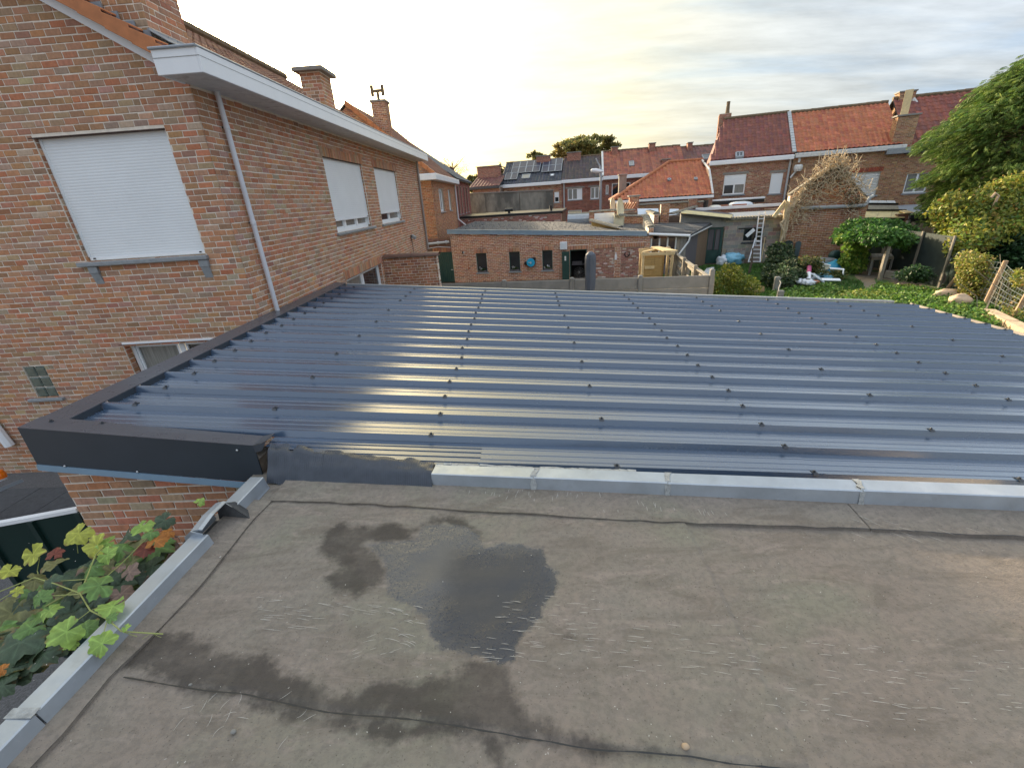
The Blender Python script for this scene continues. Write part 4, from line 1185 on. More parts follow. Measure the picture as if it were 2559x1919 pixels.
lp_ = [pz(1570 / 2.307, 1200 + 130 / 2.307, ZR), pz(1465 / 2.307, 1200 + 240 / 2.307, ZR), pz(1180 / 2.307, 1200 + 600 / 2.307, ZR), pz(930 / 2.307, 1200 + 870 / 2.307, ZR), pz(640 / 2.307, 1200 + 1150 / 2.307, ZR), pz(390 / 2.307, 1200 + 1460 / 2.307, ZR), pz(215 / 2.307, 1200 + 1640 / 2.307, ZR)]
ly = np.array([p[1] for p in lp_])[::-1]; lx = np.array([p[0] for p in lp_])[::-1]
yl = np.linspace(yseam(-1.9) - .003, -.85, 60)
strip([(np.interp(y, ly, lx) + wob(y, 4) * .5, y) for y in yl], [(-2.13, y) for y in yl], .017, zb=.03)
# black bitumen bleeding from the seams
m_ = MB()
def bleed(pts, w):
 pts = [np.array([p[0], p[1], p[2] if len(p) > 2 else ZR + .004]) for p in pts]; vs = []
 for i, p in enumerate(pts):
  t = pts[min(i + 1, len(pts) - 1)] - pts[max(i - 1, 0)]; t /= np.linalg.norm(t); nr = np.array([-t[1], t[0], 0]); q = w * RNG.uniform(.5, 1.4)
  vs += [p + nr * q, p - nr * q]
 m_.add(vs, [(2 * i, 2 * i + 1, 2 * i + 3, 2 * i + 2) for i in range(len(pts) - 1)])
bleed([(x, yseam(min(x, 1.95)) - .13 * max(x - 1.95, 0) + wob(x, 1 if x < 1.953 else 2) - .003, ZR + .0225) for x in np.linspace(-1.90, 4.2, 140)], .0024)
bleed([(np.interp(y, ly, lx) + wob(y, 4) * .5 + .002, y, ZR + .0195) for y in yl], .0014)
bleed([(x, np.interp(x, SEAM[:, 0], SEAM[:, 1]) - .006 + wob(x, 7) * .4, ZR + .0125 + (vnoise(np.array([[x, np.interp(x, SEAM[:, 0], SEAM[:, 1])]]), 2.2, 1)[0] - .5) * .016) for x in np.linspace(SEAM[0, 0] + .02, SEAM[-1, 0], 120)], .0030)
m_.build('bitumen_seam', M['black'], froof)
# copings
def coping(name, A, B, ztop, w, h, mat, parent=froof, out=None, lip=.02):
 """zinc capping from A to B (xy of the inner top edge), out = unit vector away from the roof"""
 A = np.array([*A, 0.]); B = np.array([*B, 0.]); out = np.array([*out, 0.])
 pr = [(-.022, ztop - h), (-.016, ztop - h + .012), (0, ztop - .004), (.008, ztop), (w - .006, ztop + .004), (w, ztop - .002), (w + .004, ztop - .07), (w - .004, ztop - .07), (w - .01, ztop - .012), (.012, ztop - .010), (-.006, ztop - h)]
 ends = []
 for E_ in (A, B):
  ends.append([E_ + out * d + ZZ * z for d, z in pr])
 m = MB(); n = len(pr)
 m.add(ends[0] + ends[1], [(i, (i + 1) % n, n + (i + 1) % n, n + i) for i in range(n)] + [tuple(range(n))[::-1], tuple(range(n, 2 * n))])
 o = m.build(name, mat, parent); fix_normals(o); return o
cdir = np.array([1, -.137]); cdir /= np.linalg.norm(cdir); cout = np.array([.137, 1.0]); cout /= np.linalg.norm(cout)
def cp(x): return (x, fy(x) - .008)
cx = [-.74, .0, .885, 2.03, 3.2, 4.3]
for i, (a, b) in enumerate(zip(cx[:-1], cx[1:])):
 coping('coping_section', cp(a + .004), cp(b - .004), ZR + .128 + (i % 2) * .003, .118, .13, M['zinc'], out=cout)
for x in cx[1:-1]:
 m_ = MB(); c = np.array([*cp(x), 0]); co = np.array([*cout, 0]); cd = np.array([*cdir, 0])
 n = 9; vs = []
 for k in range(n):
  t = k / (n - 1)
  if t < .4: q = c + co * (-.0245 + .0245 * (t / .4)) + ZZ * (ZR + .128 - .13 * (1 - t / .4))
  else: q = c + co * ((t - .4) / .6 * .116) + ZZ * (ZR + .1335 + .003)
  j = RNG.normal(0, .004); ww = .017 + RNG.normal(0, .004)
  jog = .03 * (t - .4) if t > .4 else 0
  vs += [q + cd * (j - ww + jog) - co * .001, q + cd * (j + ww + jog) - co * .001]
 m_.add(vs, [(2 * i, 2 * i + 1, 2 * i + 3, 2 * i + 2) for i in range(n - 1)])
 m_.build('solder_joint', M['solder'], froof)
# left coping with a raised outlet hood
lo = np.array([-1.0, .0])
def lc(y): return (-2.030 - .055 * (2.75 - y) / 1.8, y)
segs = [(2.705, 2.36), (2.10, 1.075), (1.068, .1), (.093, -.85)]
for a, b in segs:
 coping('coping_section', lc(a), lc(b), ZR + .105 if a > 1 else ZR + .108, .105, .10, M['zinc'], out=lo)
for y in (1.071,):
 m_ = MB(); x = lc(y)[0]; m_.box(x - .112, x + .006, y - .02, y + .02, ZR + .1095, ZR + .1125); m_.build('solder_joint', M['solder'], froof)
hood = thing('roof_outlet', 'bent zinc outlet hood in the left edge of the felt roof', 'roof outlet', (-2.1, 2.23, ZR))
xo = lc(2.2)[0]
m_ = MB()
pr = [(-.15, .02), (-.155, .10), (-.10, .155), (-.045, .17), (-.02, .165), (-.023, .158), (-.045, .160), (-.10, .146), (-.145, .095), (-.14, .02)]
for (ya, yb_), (da, db) in (((2.345, 2.215), (0, .005)), ((2.215, 2.09), (.005, -.015))):
 A_ = [np.array([xo + x, ya, ZR + z + da]) for x, z in pr]; B_ = [np.array([xo + x, yb_, ZR + z + db]) for x, z in pr]; n = len(pr)
 m_.add(A_ + B_, [(i, (i + 1) % n, n + (i + 1) % n, n + i) for i in range(n)] + [tuple(range(n))[::-1], tuple(range(n, 2 * n))])
o = m_.build('hood', M['zinc'], hood); fix_normals(o)
m_ = MB()
m_.prism([(xo - .15, 2.085, ZR + .02), (xo - .15, 2.085, ZR + .10), (xo - .09, 2.08, ZR + .148), (xo - .02, 2.078, ZR + .125), (xo - .01, 2.08, ZR + .02)], (0, .006, 0))
m_.build('hood_end', M['zinc'], hood)
m_ = MB()
m_.add([(xo - .14, 2.10, ZR + .02), (xo + .06, 2.12, ZR + .012), (xo + .06, 2.32, ZR + .012), (xo - .14, 2.33, ZR + .02)], [(0, 1, 2, 3)])
m_.add([(xo - .02, 2.33, ZR + .16), (xo + .10, 2.34, ZR + .02), (xo - .12, 2.345, ZR + .02), (xo - .10, 2.34, ZR + .14)], [(0, 1, 2, 3)])
m_.add([(xo - .02, 2.332, ZR + .165), (xo + .10, 2.34, ZR + .02), (xo + .05, 2.42, ZR + .02), (xo - .01, 2.40, ZR + .12)], [(0, 1, 2, 3)])
m_.build('felt_lining', M['bitumen_dark'], hood)
# corrugated black tape between the steel sheets and the corner
tape = thing('sealing_tape', 'crumpled black sealing tape patching the joint beside the zinc coping', 'sealing tape', (-1.4, 2.75, ZR + .1))
nx_, ny_ = 260, 14
tx = np.linspace(-2.06, -.735, nx_)
vs = []
for i, x in enumerate(tx):
 for j in range(ny_):
  t = j / (ny_ - 1)
  y0 = fy(x) - .012
  if t < .42: yy = y0 - .045 + .075 * t / .42; zz = ZR + .012 + .118 * (t / .42)
  else:
   q = (t - .42) / .58
   yy = y0 + .03 + q * .125; g = min(1, q / .55); zz = (ZR + .130) * (1 - g) + g * (zs(x) + .012)
  rip = .0042 * math.sin(x * 2 * PI / .0165 + .9 * math.sin(x * 9)) * (.35 + .65 * vnoise(np.array([[x, t]]), 5, 11)[0])
  crm = (vnoise(np.array([[x, t * .3]]), 16, 12)[0] - .5) * (.055 if x < -1.6 else .022)
  edge = (vnoise(np.array([[x, 9.]]), 12, 13)[0] - .5) * .04 * (t > .9)
  vs.append(np.array([x, yy + edge - .3 * rip, zz + rip + crm * (.3 + t * .7)]))
iv = np.arange(nx_ * ny_).reshape(nx_, ny_)
Q_ = np.stack([iv[:-1, :-1], iv[1:, :-1], iv[1:, 1:], iv[:-1, 1:]], -1).reshape(-1, 4)
vs = np.array(vs) - wloc(tape)
o = bpy.data.objects.new('tape', mesh_np('tape', vs, Q_, pmat('black butyl tape', (.034, .042, .056), rough=.36, var=.2, nscale=20, spec=.6), None, True)); link(o, tape)
# roof lap ends on the steel sheet side: torn filler bead
m_ = MB()
for i in range(26):
 x = -.72 + i * .055; y = fy(x) + .122
 m_.bar((x, y, ZR + .118 + RNG.normal(0, .004)), (x + .06, fy(x + .06) + .122, ZR + .118 + RNG.normal(0, .004)), .018 + RNG.random() * .012, .02)
m_.build('sealant_bead', M['solder'], froof)
# white scratches and snail trails on the felt
m_ = MB()
def scratch(x, y, L, ang, w=.0011, bend=0.0, z=.005):
 n = 5; pts = []
 a = ang
 p = np.array([x, y])
 for i in range(n):
  pts.append(p.copy()); p = p + np.array([math.cos(a), math.sin(a)]) * L / (n - 1); a += bend / (n - 1) + RNG.normal(0, .03)
 vs = []
 for i, q in enumerate(pts):
  t = pts[min(i + 1, n - 1)] - pts[max(0, i - 1)]; t /= np.linalg.norm(t); nr = np.array([-t[1], t[0]])
  ww = w * (1 - .6 * abs(i / (n - 1) - .5) * 2)
  zz = ZR + z + float(np.interp(q[0], [-3, 5], [0, 0])) + (vnoise(np.array([q]), 2.2, 1)[0] - .5) * .016 + (.009 if q[1] > np.interp(q[0], SEAM[:, 0], SEAM[:, 1]) and SEAM[0, 0] < q[0] < SEAM[-1, 0] else 0)
  vs += [(q[0] + nr[0] * ww, q[1] + nr[1] * ww, zz), (q[0] - nr[0] * ww, q[1] - nr[1] * ww, zz)]
 m_.add(vs, [(2 * i, 2 * i + 1, 2 * i + 3, 2 * i + 2) for i in range(n - 1)])
def group(u0, v0, u1, v1, n, L, ang=-.12, bend=0.0, w=.0010):
 for _ in range(n):
  p = pz(RNG.uniform(u0, u1), RNG.uniform(v0, v1), ZR)
  scratch(p[0], p[1], L * RNG.uniform(.35, 1.2), ang + RNG.normal(0, .05), w, RNG.normal(bend, .10))
group(640, 1490, 800, 1580, 26, .09); group(830, 1490, 940, 1540, 14, .06); group(960, 1510, 1040, 1610, 16, .075, bend=-.5, w=.0014)
group(1170, 1500, 1330, 1660, 26, .07); group(1310, 1480, 1480, 1640, 34, .06); group(1450, 1560, 1900, 1690, 46, .06, w=.0010)
group(1900, 1600, 2250, 1800, 40, .05); group(2200, 1600, 2559, 1800, 30, .05); group(880, 1590, 1000, 1650, 10, .05, .4)
for u, v in ((1250, 1241), (1420, 1248), (1600, 1285), (1330, 1252), (1840, 1295)):
 for k in range(9):
  p = pz(u + RNG.uniform(-90, 90), v + RNG.uniform(-14, 10), ZR + .01)
  scratch(p[0], p[1], .05 * RNG.uniform(.5, 1.2), 1.45 + RNG.normal(0, .15), .0014, 0, .030)
for k in range(26):
 p = pz(RNG.uniform(2120, 2540), RNG.uniform(1275, 1345), ZR + .01); scratch(p[0], p[1], .07, -.75 + RNG.normal(0, .1), .0012, 0, .028)
for k in range(15):
 p = pz(RNG.uniform(430, 760), RNG.uniform(1740, 1900), ZR); scratch(p[0], p[1], .05, RNG.choice([-.1, 1.4, .5]) + RNG.normal(0, .2), .0010, RNG.normal(0, .9))
# pale grit flecks
for k in range(240):
 u, v = RNG.uniform(60, 2540), RNG.uniform(1300, 1915)
 p = pz(u, v, ZR); scratch(p[0], p[1], RNG.uniform(.003, .009), RNG.uniform(0, 6), RNG.uniform(.0008, .0022), 0, .010)
for k in range(26):
 p = pz(RNG.uniform(440, 560), RNG.uniform(1370, 1450), ZR); scratch(p[0], p[1], RNG.uniform(.008, .022), .6, RNG.uniform(.002, .005), 0, .018)
o = m_.build('scratch_mark', pmat('pale scratches', (.46, .44, .40), rough=.8, var=.2), froof, kind='stuff')
# stones, bits of debris
for u, v, r in ((584, 1828, .012), (1713, 1865, .014), (476, 1711, .008)):
 p = pz(u, v, ZR + .012); rt = thing('pebble', {584: 'grey pebble lying left on the felt roof below the seam', 1713: 'beige pebble at the end of the wet seam on the felt roof', 476: 'small white pebble in the dark damp band of the felt roof'}[u], 'pebble', (p[0], p[1], ZR + .012), 'pebbles on the felt roof')
 blob(M['concrete'] if u != 1713 else M['stone_pale'], 'stone', rt, (p[0], p[1], ZR + .014), r, seed=u, squash=(1, .8, .75), sub=2)
p = pz(289, 1671, ZR); lf = MB(); lf.add([(p[0], p[1], ZR + .014), (p[0] + .02, p[1] + .004, ZR + .02), (p[0] + .024, p[1] + .018, ZR + .016), (p[0] + .004, p[1] + .016, ZR + .018)], [(0, 1, 2, 3)])
tag(lf.build('fallen_leaf', M['leafdry']), 'small orange scrap of leaf lying on the felt roof', 'leaf')
p = pz(2080 * s_, 1115 * s_, ZR + .02)
# yellow moss patch by the right coping
C_, _ = clump_points([((p[0], p[1] + .02, ZR + .022), (.10, .018, .004), 1), ((p[0] - .12, p[1] + .04, ZR + .022), (.06, .012, .003), .5)], 900, .0)
o = leaves_join('moss', C_, RNG.uniform(.004, .010, len(C_)), pal_pick([(.16, .15, .02, 3), (.10, .11, .02, 2)], len(C_)), M['leaf'], None)
tag(o, 'yellow green moss patch beside the right end of the zinc coping', 'moss', kind='stuff')
# ================================================================ houses behind
def fbox(m, x0, x1, y0, y1, z0, z1, c=0):
 return m.bbox(x0, x1, y0, y1, z0, z1, c) if c else m.box(x0, x1, y0, y1, z0, z1)
def FB_(): return MB(FR)
def window_far(root, lx0, W0, z0, z1, D, w, kind=('glass', 0), npane=2, sillm='bluestone', fm='white', name='window'):
 """built window in a facade at distance D: frame, panes, sill, optional lowered shutter (fraction)"""
 m = FB_(); f = .07; y = D + .05
 m.box(lx0, lx0 + f, y, y + .06, z0, z1).box(lx0 + w - f, lx0 + w, y, y + .06, z0, z1)
 m.box(lx0 + f, lx0 + w - f, y, y + .06, z0, z0 + f * 1.2).box(lx0 + f, lx0 + w - f, y, y + .06, z1 - f, z1)
 for k in range(1, npane):
  x = lx0 + w * k / npane; m.box(x - .05, x + .05, y, y + .058, z0 + f * 1.2, z1 - f)
 o = m.build(name, M[fm], root)
 for k in range(npane):
  a = lx0 + w * k / npane; q = FB_(); q.box(a + .05, a + w / npane - .05, y + .035, y + .04, z0 + .05, z1 - .05)
  mt = kind[0] if not isinstance(kind[0], (tuple, list)) else kind[0][k]
  q.build('pane', M[mt], o)
 if kind[1] > 0:
  zs_ = z1 - (z1 - z0) * kind[1]
  n = max(3, int((z1 - zs_) / .07)); st = (z1 - zs_) / n
  s = FB_(); s.box(lx0 + .02, lx0 + w - .02, y - .02, y - .015, zs_, z1)
  sh = s.build('roller_shutter', M['shutter'], o)
  for i in range(n):
   q = FB_(); zz = zs_ + i * st
   q.prism([(lx0 + .03, y - .02, zz + .004), (lx0 + .03, y - .026, zz + st * .5), (lx0 + .03, y - .02, zz + st - .004)], (w - .06, 0, 0))
   s.s = None
   if i == 0: allq = q
   else: allq.v_off = 0; b = len(allq.v); allq.v += q.v; allq.f += [tuple(j + b for j in f_) for f_ in q.f]
  allq.build('slat', M['shutter'], sh.parent, kind='stuff') if False else None
  me_o = allq.build('shutter_slats', M['shutter'], o)
 if sillm:
  q = FB_(); q.bbox(lx0 - .08, lx0 + w + .08, D - .06, D + .1, z0 - .09, z0, .01); q.build('window_sill', M[sillm], root)
 return o
def rect(R, u0, v0, u1, v1, D):
 a = loc(*R(u0, (v0 + v1) / 2), D)[0]; b = loc(*R(u1, (v0 + v1) / 2), D)[0]
 um = (u0 + u1) / 2
 return a, b, loc(*R(um, v1), D)[2], loc(*R(um, v0), D)[2]
def facade(root, D, x0, x1, z1, wins, pal, z0=0.0, brick=True, mat='mortar_far', bm='brick_far', blen=.22, course=.085, top=None, n_ind=0, name='front_wall', fine=False, joint=.014):
 """front wall at distance D; wins: list of (rect, kwargs)"""
 O = FR @ np.array([x0, D, 0])
 H = [(r[0] - x0, r[1] - x0, r[2], r[3]) for r, k in wins]
 tp = top or (lambda x: z1)
 wall_skin(root, O, DD, 0, x1 - x0, z0, tp, H, M[mat], name, reveal=.12)
 if brick:
  def sp(z):
   xs = np.linspace(0, x1 - x0, 41)
   ok = [tp(x) > z for x in xs]
   if not any(ok): return []
   a = xs[ok.index(True)]; b = xs[len(ok) - 1 - ok[::-1].index(True)]
   return interval_minus([(a, b)], [(h[0], h[1]) for h in H if h[2] < z < h[3]])
  zt = max(tp(x) for x in np.linspace(0, x1 - x0, 41))
  bricks(root, O, DD, sp, z0, zt, M[bm], pal, course=course, blen=blen, joint=joint, fine=fine, n_ind=n_ind, depth=.01 if not fine else .012)
 for r, k in wins:
  if k is not None: window_far(root, r[0], None, r[2], r[3], D, r[1] - r[0], **k)
def body(root, x0, x1, y0, y1, z1, mat='mortar_dark', z0=0):
 m = FB_(); m.box(x0, x1, y0, y1, z0, z1); return m.build('house_body', M[mat], root)
def slope_roof(root, D, x0, x1, ze, Dr, zr, pal, mat, w=.26, L=.33, n_ind=0, over=.12, clip=None, back=True, ridge=True, h=.06):
 """tiled roof from the eave at D up to the ridge at Dr"""
 e = np.array([x0 - .0, D - over, ze]); r = np.array([x0, Dr, zr])
 s = r - e; Ls = np.linalg.norm(s); s = s / Ls
 if clip is None:
  m = FB_(); m.prism([e + (0, .02, -.06), e + (x1 - x0, .02, -.06), r + (x1 - x0, 0, -.06), r + (0, 0, -.06)], (0, 0, .05))
  if back: m.prism([r + (0, 0, -.06), r + (x1 - x0, 0, -.06), r + (x1 - x0, Dr - D, ze - zr), r + (0, Dr - D, ze - zr)], (0, 0, .05))
  m.build('roof', M['bitumen_dark'], root)
 tile_roof(root, FR @ e, DD, FR @ s, x1 - x0, Ls, M[mat], pal, w=w, L=L, n_ind=n_ind, clip=clip, h=h, m=6, var=.07)
 if ridge:
  n = int((x1 - x0) / .4)
  m = FB_()
  for i in range(n):
   a = x0 + (x1 - x0) * i / n; b = x0 + (x1 - x0) * (i + 1) / n
   z_ = zr + .03 + RNG.normal(0, .008)
   m.tube([(a, Dr, z_), (b + .02, Dr, z_ + RNG.normal(0, .006))], [.13, .12], 7)
  m.build('ridge_tile', M['ridge'], root, kind='stuff')
def root_at(name, label, cat, x, D, z=0, group=None, kind=None):
 return thing(name, label, cat, FR @ np.array([x, D, z]), group, kind)

# ---- right hand row, D = 35
_P = wld(loc(*R5(1000, 900), 35.0))
xA0_old = loc(*R5(92, 1000), 35.0)[0]
set_frame(0.33)
DR = float(_P @ NN)
xA0 = loc(*R5(92, 1000), DR)[0]; xA1 = loc(*R5(960, 960), DR)[0]
xB1 = loc(*R6(612, 960), DR)[0]; xC1 = xB1 + 11.0
zeA = loc(*R5(545, 860), DR)[2]; zrA = loc(*R5(700, 375), DR + 3.9)[2]
zeB = loc(*R5(1500, 775), DR)[2]; zrB = loc(*R5(1600, 285), DR + 3.9)[2]
G_ROW = 'terraced houses closing the gardens on the right'
hA = root_at('terraced_house', 'terraced house with dark red tiles and a clean white gutter, right row', 'house', xA0, DR, group=G_ROW)
wA = [(rect(R5, 248, 1005, 478, 1218, DR), dict(kind=(('glass', 'glass_curtain'), .52), npane=2)),
  (rect(R5, 742, 988, 868, 1208, DR), dict(kind=('glass', 1.0), npane=1))]
facade(hA, DR, xA0, xA1, zeA, wA, PAL_ROW, n_ind=0)
body(hA, xA0 + .02, xA1, DR + .3, DR + 7.6, zeA)
xhA = loc(*R5(250, 420), DR + 3.9)[0]; LsA = math.hypot(4.02, zrA - zeA - .22)
slope_roof(hA, DR, xA0, xA1, zeA + .22, DR + 3.9, zrA, PAL_TILE_R, 'tile_red', n_ind=300, clip=lambda u, v: u > (xhA - xA0) * v / LsA, ridge=False)
m = FB_(); m.prism([(xA0, DR - .12, zeA + .16), (xA1, DR - .12, zeA + .16), (xA1, DR + 3.9, zrA - .06), (xhA, DR + 3.9, zrA - .06)], (0, 0, .04)); m.prism([(xA0, DR - .12, zeA + .16), (xhA, DR + 3.9, zrA - .06), (xA0 + .1, DR + 7.9, zeA + .16)], (0, 0, .04)); m.build('roof', M['tile_brown_flat'], hA)
m = FB_()
for i in range(22):
 a = xhA + (xA1 - xhA) * i / 22; m.tube([(a, DR + 3.9, zrA + .04), (a + (xA1 - xhA) / 22 + .02, DR + 3.9, zrA + .04)], [.13, .12], 7)
m.build('ridge_tile', M['ridge'], hA, kind='stuff')
def gable_fill(root, x, D, ze, Dr, zr, mat='mortar_far', t=.25, sgn=1):
 m = FB_(); m.prism([(x, D + .02, 0), (x, 2 * Dr - D, 0), (x, 2 * Dr - D, ze), (x, Dr, zr - .05), (x, D + .02, ze)], (t * sgn, 0, 0)); return m.build('gable_wall', M[mat], root)
m = FB_(); m.bbox(xA0 - .05, xA1 + .04, DR - .32, DR + .02, zeA - .12, zeA + .16, .03); m.build('gutter', M['white'], hA)
m = FB_(); m.tube([(xA1 - .12, DR - .08, zeA - .1), (xA1 - .12, DR - .08, .5)], .06, 8); m.build('downpipe', M['pvc_grey'], hA)
for r, k in wA:
 m = FB_(); m.box(r[0] - .12, r[1] + .12, DR - .015, DR + .02, r[3] + .003, r[3] + .16); m.build('lintel', M['concrete'], hA)
c = loc(*R5(252, 480), DR + 4.2); cb = loc(*R5(252, 365), DR + 4.2)
chimney(hA, c[0] - .42, c[0] + .42, DR + 3.9, DR + 4.8, c[2] - .8, cb[2], 0, PAL_ROW, mat='brick_far', fine=False, frame=FR)
m = FB_(); m.lathe((c[0] + .15, DR + 4.4, cb[2]), [(.17, 0), (.14, .2), (.12, .6), (.13, .8), (.10, .81)], 10); m.build('chimney_pot', M['ridge'], hA)
def skylight(root, R, u0, v0, u1, v1, D0, ze, D1, zr, mat='glass', n=2):
 """roof light lying on the slope"""
 s = np.array([0, D1 - D0, zr - ze]); Ls = np.linalg.norm(s); s /= Ls; nn_ = np.array([0, -s[2], s[1]])
 P = []
 for u, v in ((u0, v1), (u1, v1), (u1, v0), (u0, v0)):
  r_ = ray(*R(u, v)); rl = FR.T @ r_; el = FR.T @ EYE
  t = (nn_ @ (np.array([0, D0, ze]) - el)) / (nn_ @ rl); P.append(el + rl * t)
 P = np.array(P); a = np.array([P[[0, 3], 0].mean(), *P[[0, 1], 1:].mean(0)]); b = np.array([P[[1, 2], 0].mean(), *P[[2, 3], 1:].mean(0)])
 w = b[0] - a[0]; h = np.linalg.norm(b[1:] - a[1:])
 m = FB_(); X = np.array([1., 0, 0]); o = np.array([a[0], a[1], a[2]])
 for (p, q, wd) in ((o, o + X * w, .09), (o + s * h, o + s * h + X * w, .09), (o, o + s * h, .09), (o + X * w, o + X * w + s * h, .09)):
  m.bar(p + nn_ * .05, q + nn_ * .05, wd, .18, up=nn_)
 if n == 2: m.bar(o + X * w / 2 + nn_ * .05, o + X * w / 2 + s * h + nn_ * .05, .06, .16, up=nn_)
 f = m.build('roof_light', M['lead'], root)
 q = FB_(); q.prism([o + nn_ * .1, o + X * w + nn_ * .1, o + X * w + s * h + nn_ * .1, o + s * h + nn_ * .1], nn_ * .02); q.build('pane', M[mat], f)
 return f
skylight(hA, R5, 378, 785, 452, 832, DR - .12, zeA + .22, DR + 3.9, zrA)
# lead-lined party gap between the two roofs
m = FB_(); e0 = np.array([xA1 + .02, DR - .1, zeA + .32]); r0 = np.array([xA1 + .02, DR + 3.9, zrA + .08])
for i in range(16):
 a = e0 + (r0 - e0) * i / 16; b = e0 + (r0 - e0) * (i + .85) / 16; m.bar(a, b, .22, .10)
m.build('party_flashing', M['pvc_grey'], hA)
hB = root_at('terraced_house', 'terraced house with bright orange tiled roof and boarded window above the ivy annex', 'house', (xA1 + xB1) / 2, DR, group=G_ROW)
wB = [(rect(R5, 1590, 985, 1890, 1230, DR), None)]
facade(hB, DR, xA1 + .06, xB1, zeB, wB, PAL_ROW2)
body(hB, xA1 + .06, xB1 + .0, DR + .3, DR + 7.6, zeB)
slope_roof(hB, DR, xA1 + .16, xB1, zeB + .22, DR + 3.9, zrB, PAL_TILE_O, 'tile_red', n_ind=300)
m = FB_(); m.bbox(xA1 + .1, xB1 + .2, DR - .34, DR + .02, zeB - .1, zeB + .17, .03); m.build('gutter', M['white_dirty'], hB)
r = wB[0][0]
m = FB_(); m.box(r[0], r[1], DR + .09, DR + .1, r[2], r[3]); bw = m.build('boarded_window', M['white_dirty'], hB)
n = 16
for i in range(n):
 z = r[2] + (r[3] - r[2]) * i / n; m = FB_(); j = RNG.normal(0, .01)
 m.prism([(r[0] + .02, DR + .09, z + .01), (r[0] + .02, DR + .055 + j, z + .03), (r[0] + .02, DR + .075, z + (r[3] - r[2]) / n - .01), (r[0] + .02, DR + .09, z + (r[3] - r[2]) / n)], (r[1] - r[0] - .04, 0, 0)); m.build('slat', M['white_dirty'], bw)
soldier(hB, FR @ np.array([r[0], DR, 0]), DD, -.1, r[1] - r[0] + .1, r[3] + .02, .26, M['brick_far'], [(.30, .07, .045, 1)], w=.08, fine=False)
m = FB_(); m.bbox(r[0] - .1, r[1] + .1, DR - .08, DR + .1, r[2] - .1, r[2], .01); m.build('window_sill', M['bluestone'], hB)
# flue bracket with wall lamp
p = loc(*R5(1040, 940), DR - .2)
m = FB_(); m.tube([(p[0], DR - .15, zeB - .1), (p[0], DR - .15, p[2] + .35)], .07, 8); m.lathe((p[0] + .0, DR - .18, p[2]), [(.2, -.18), (.26, -.05), (.26, .12), (.2, .22)], 10); m.tube([(p[0] - .05, DR - .15, p[2] - .1), (p[0] - .35, DR - .15, p[2] - .55)], .06, 8)
m.build('flue_pipe', M['white_dirty'], hB)
hC = root_at('terraced_house', 'terraced house with red brown tiles and black gutter, partly behind the conifer', 'house', (xB1 + xC1) / 2, DR, group=G_ROW)
zeC = loc(*R6(740, 955), DR)[2]; zrC = loc(*R6(1100, 350), DR + 3.9)[2]
wC = [(rect(R6, 672, 1172, 905, 1378, DR), dict(kind=(('glass_curtain', 'glass_curtain'), .0), npane=2))]
facade(hC, DR, xB1 + .01, xC1, zeC, wC, PAL_ROW2)
body(hC, xB1, xC1, DR + .3, DR + 7.6, zeC)
slope_roof(hC, DR, xB1 + .25, xC1, zeC + .25, DR + 3.9, zrC, [(.26, .085, .055, 4), (.22, .07, .05, 4), (.17, .06, .05, 2)], 'tile_red', n_ind=200, w=.33, L=.42)
m = FB_(); m.bbox(xB1 + .25, xC1, DR - .36, DR + .02, zeC - .1, zeC + .17, .03); m.build('gutter', M['anthracite'], hC)
# tall chimneys on the party wall between them
cx0 = loc(*R6(580, 750), DR)[0]
zt = loc(*R6(640, 592), DR + .3)[2]
chimney(hC, cx0 - .1, cx0 + .95, DR - .05, DR + .75, zeC + .05, zt, .08, PAL_ROW2, mat='brick_far', fine=False, frame=FR)
p = loc(*R6(650, 450), DR + 4); q = loc(*R6(650, 345), DR + 4)
chimney(hC, p[0] - .4, p[0] + .5, DR + 3.7, DR + 4.5, p[2] - .8, q[2], .05, PAL_ROW2, mat='brick_far', fine=False, frame=FR)
a = loc(*R6(655, 585), DR + .3); b = loc(*R6(722, 310), DR + .6)
m = FB_(); m.bar((a[0], DR + .3, a[2]), (b[0], DR + .6, b[2]), .38, .08); m.build('chimney_flue', M['wood_pale'], hC)
m = FB_(); m.bbox(cx0 - .35, cx0 + 1.0, DR - .4, DR + .03, zeC - .05, zeC + .28, .02); m.build('lead_box', M['lead'], hC)
a = loc(*R6(720, 470), DR + 4.1); m = FB_(); m.tube([(a[0] - .1, DR + 3.6, a[2] + .3), (a[0] + .25, DR + 3.5, a[2] - .15)], .12, 8); m.build('vent_pipe', M['white_dirty'], hC)

set_frame(0.15)
# ---- orange roofed building left of it
DO = 33.0
ob = root_at('brick_outhouse', 'low brick building under a steep bright orange hipped tile roof in the middle', 'house', loc(*R4(840, 720), DO)[0], DO)
xl = loc(*R4(345, 730), DO)[0]; xr_ = xA0_old - .06; zo = loc(*R4(840, 712), DO)[2]
rr = loc(*R4(945, 322), DO + 4.0); zro = loc(*R4(1150, 312), DO + 4.0)[2]; xhip = rr[0]
facade(ob, DO, xl + .1, xr_, zo - .02, [], PAL_ROW)
body(ob, xl + .12, xr_, DO + .3, DO + 7, zo - .05)
Ls = math.hypot(4.12, zro - zo)
slope_roof(ob, DO, xl, xr_, zo + .08, DO + 4.0, zro, PAL_TILE_O, 'tile_red', n_ind=300, clip=lambda u, v: u > (xhip - xl) * v / Ls, ridge=False)
m = FB_(); m.prism([(xl, DO - .1, zo + .02), (xr_, DO - .1, zo + .02), (xr_, DO + 4, zro - .05), (xhip, DO + 4, zro - .05)], (0, 0, .03)); m.prism([(xl, DO - .1, zo + .02), (xhip, DO + 4, zro - .05), (xl, DO + 8, zo)], (0, 0, .03)); m.build('roof', M['bitumen_dark'], ob)
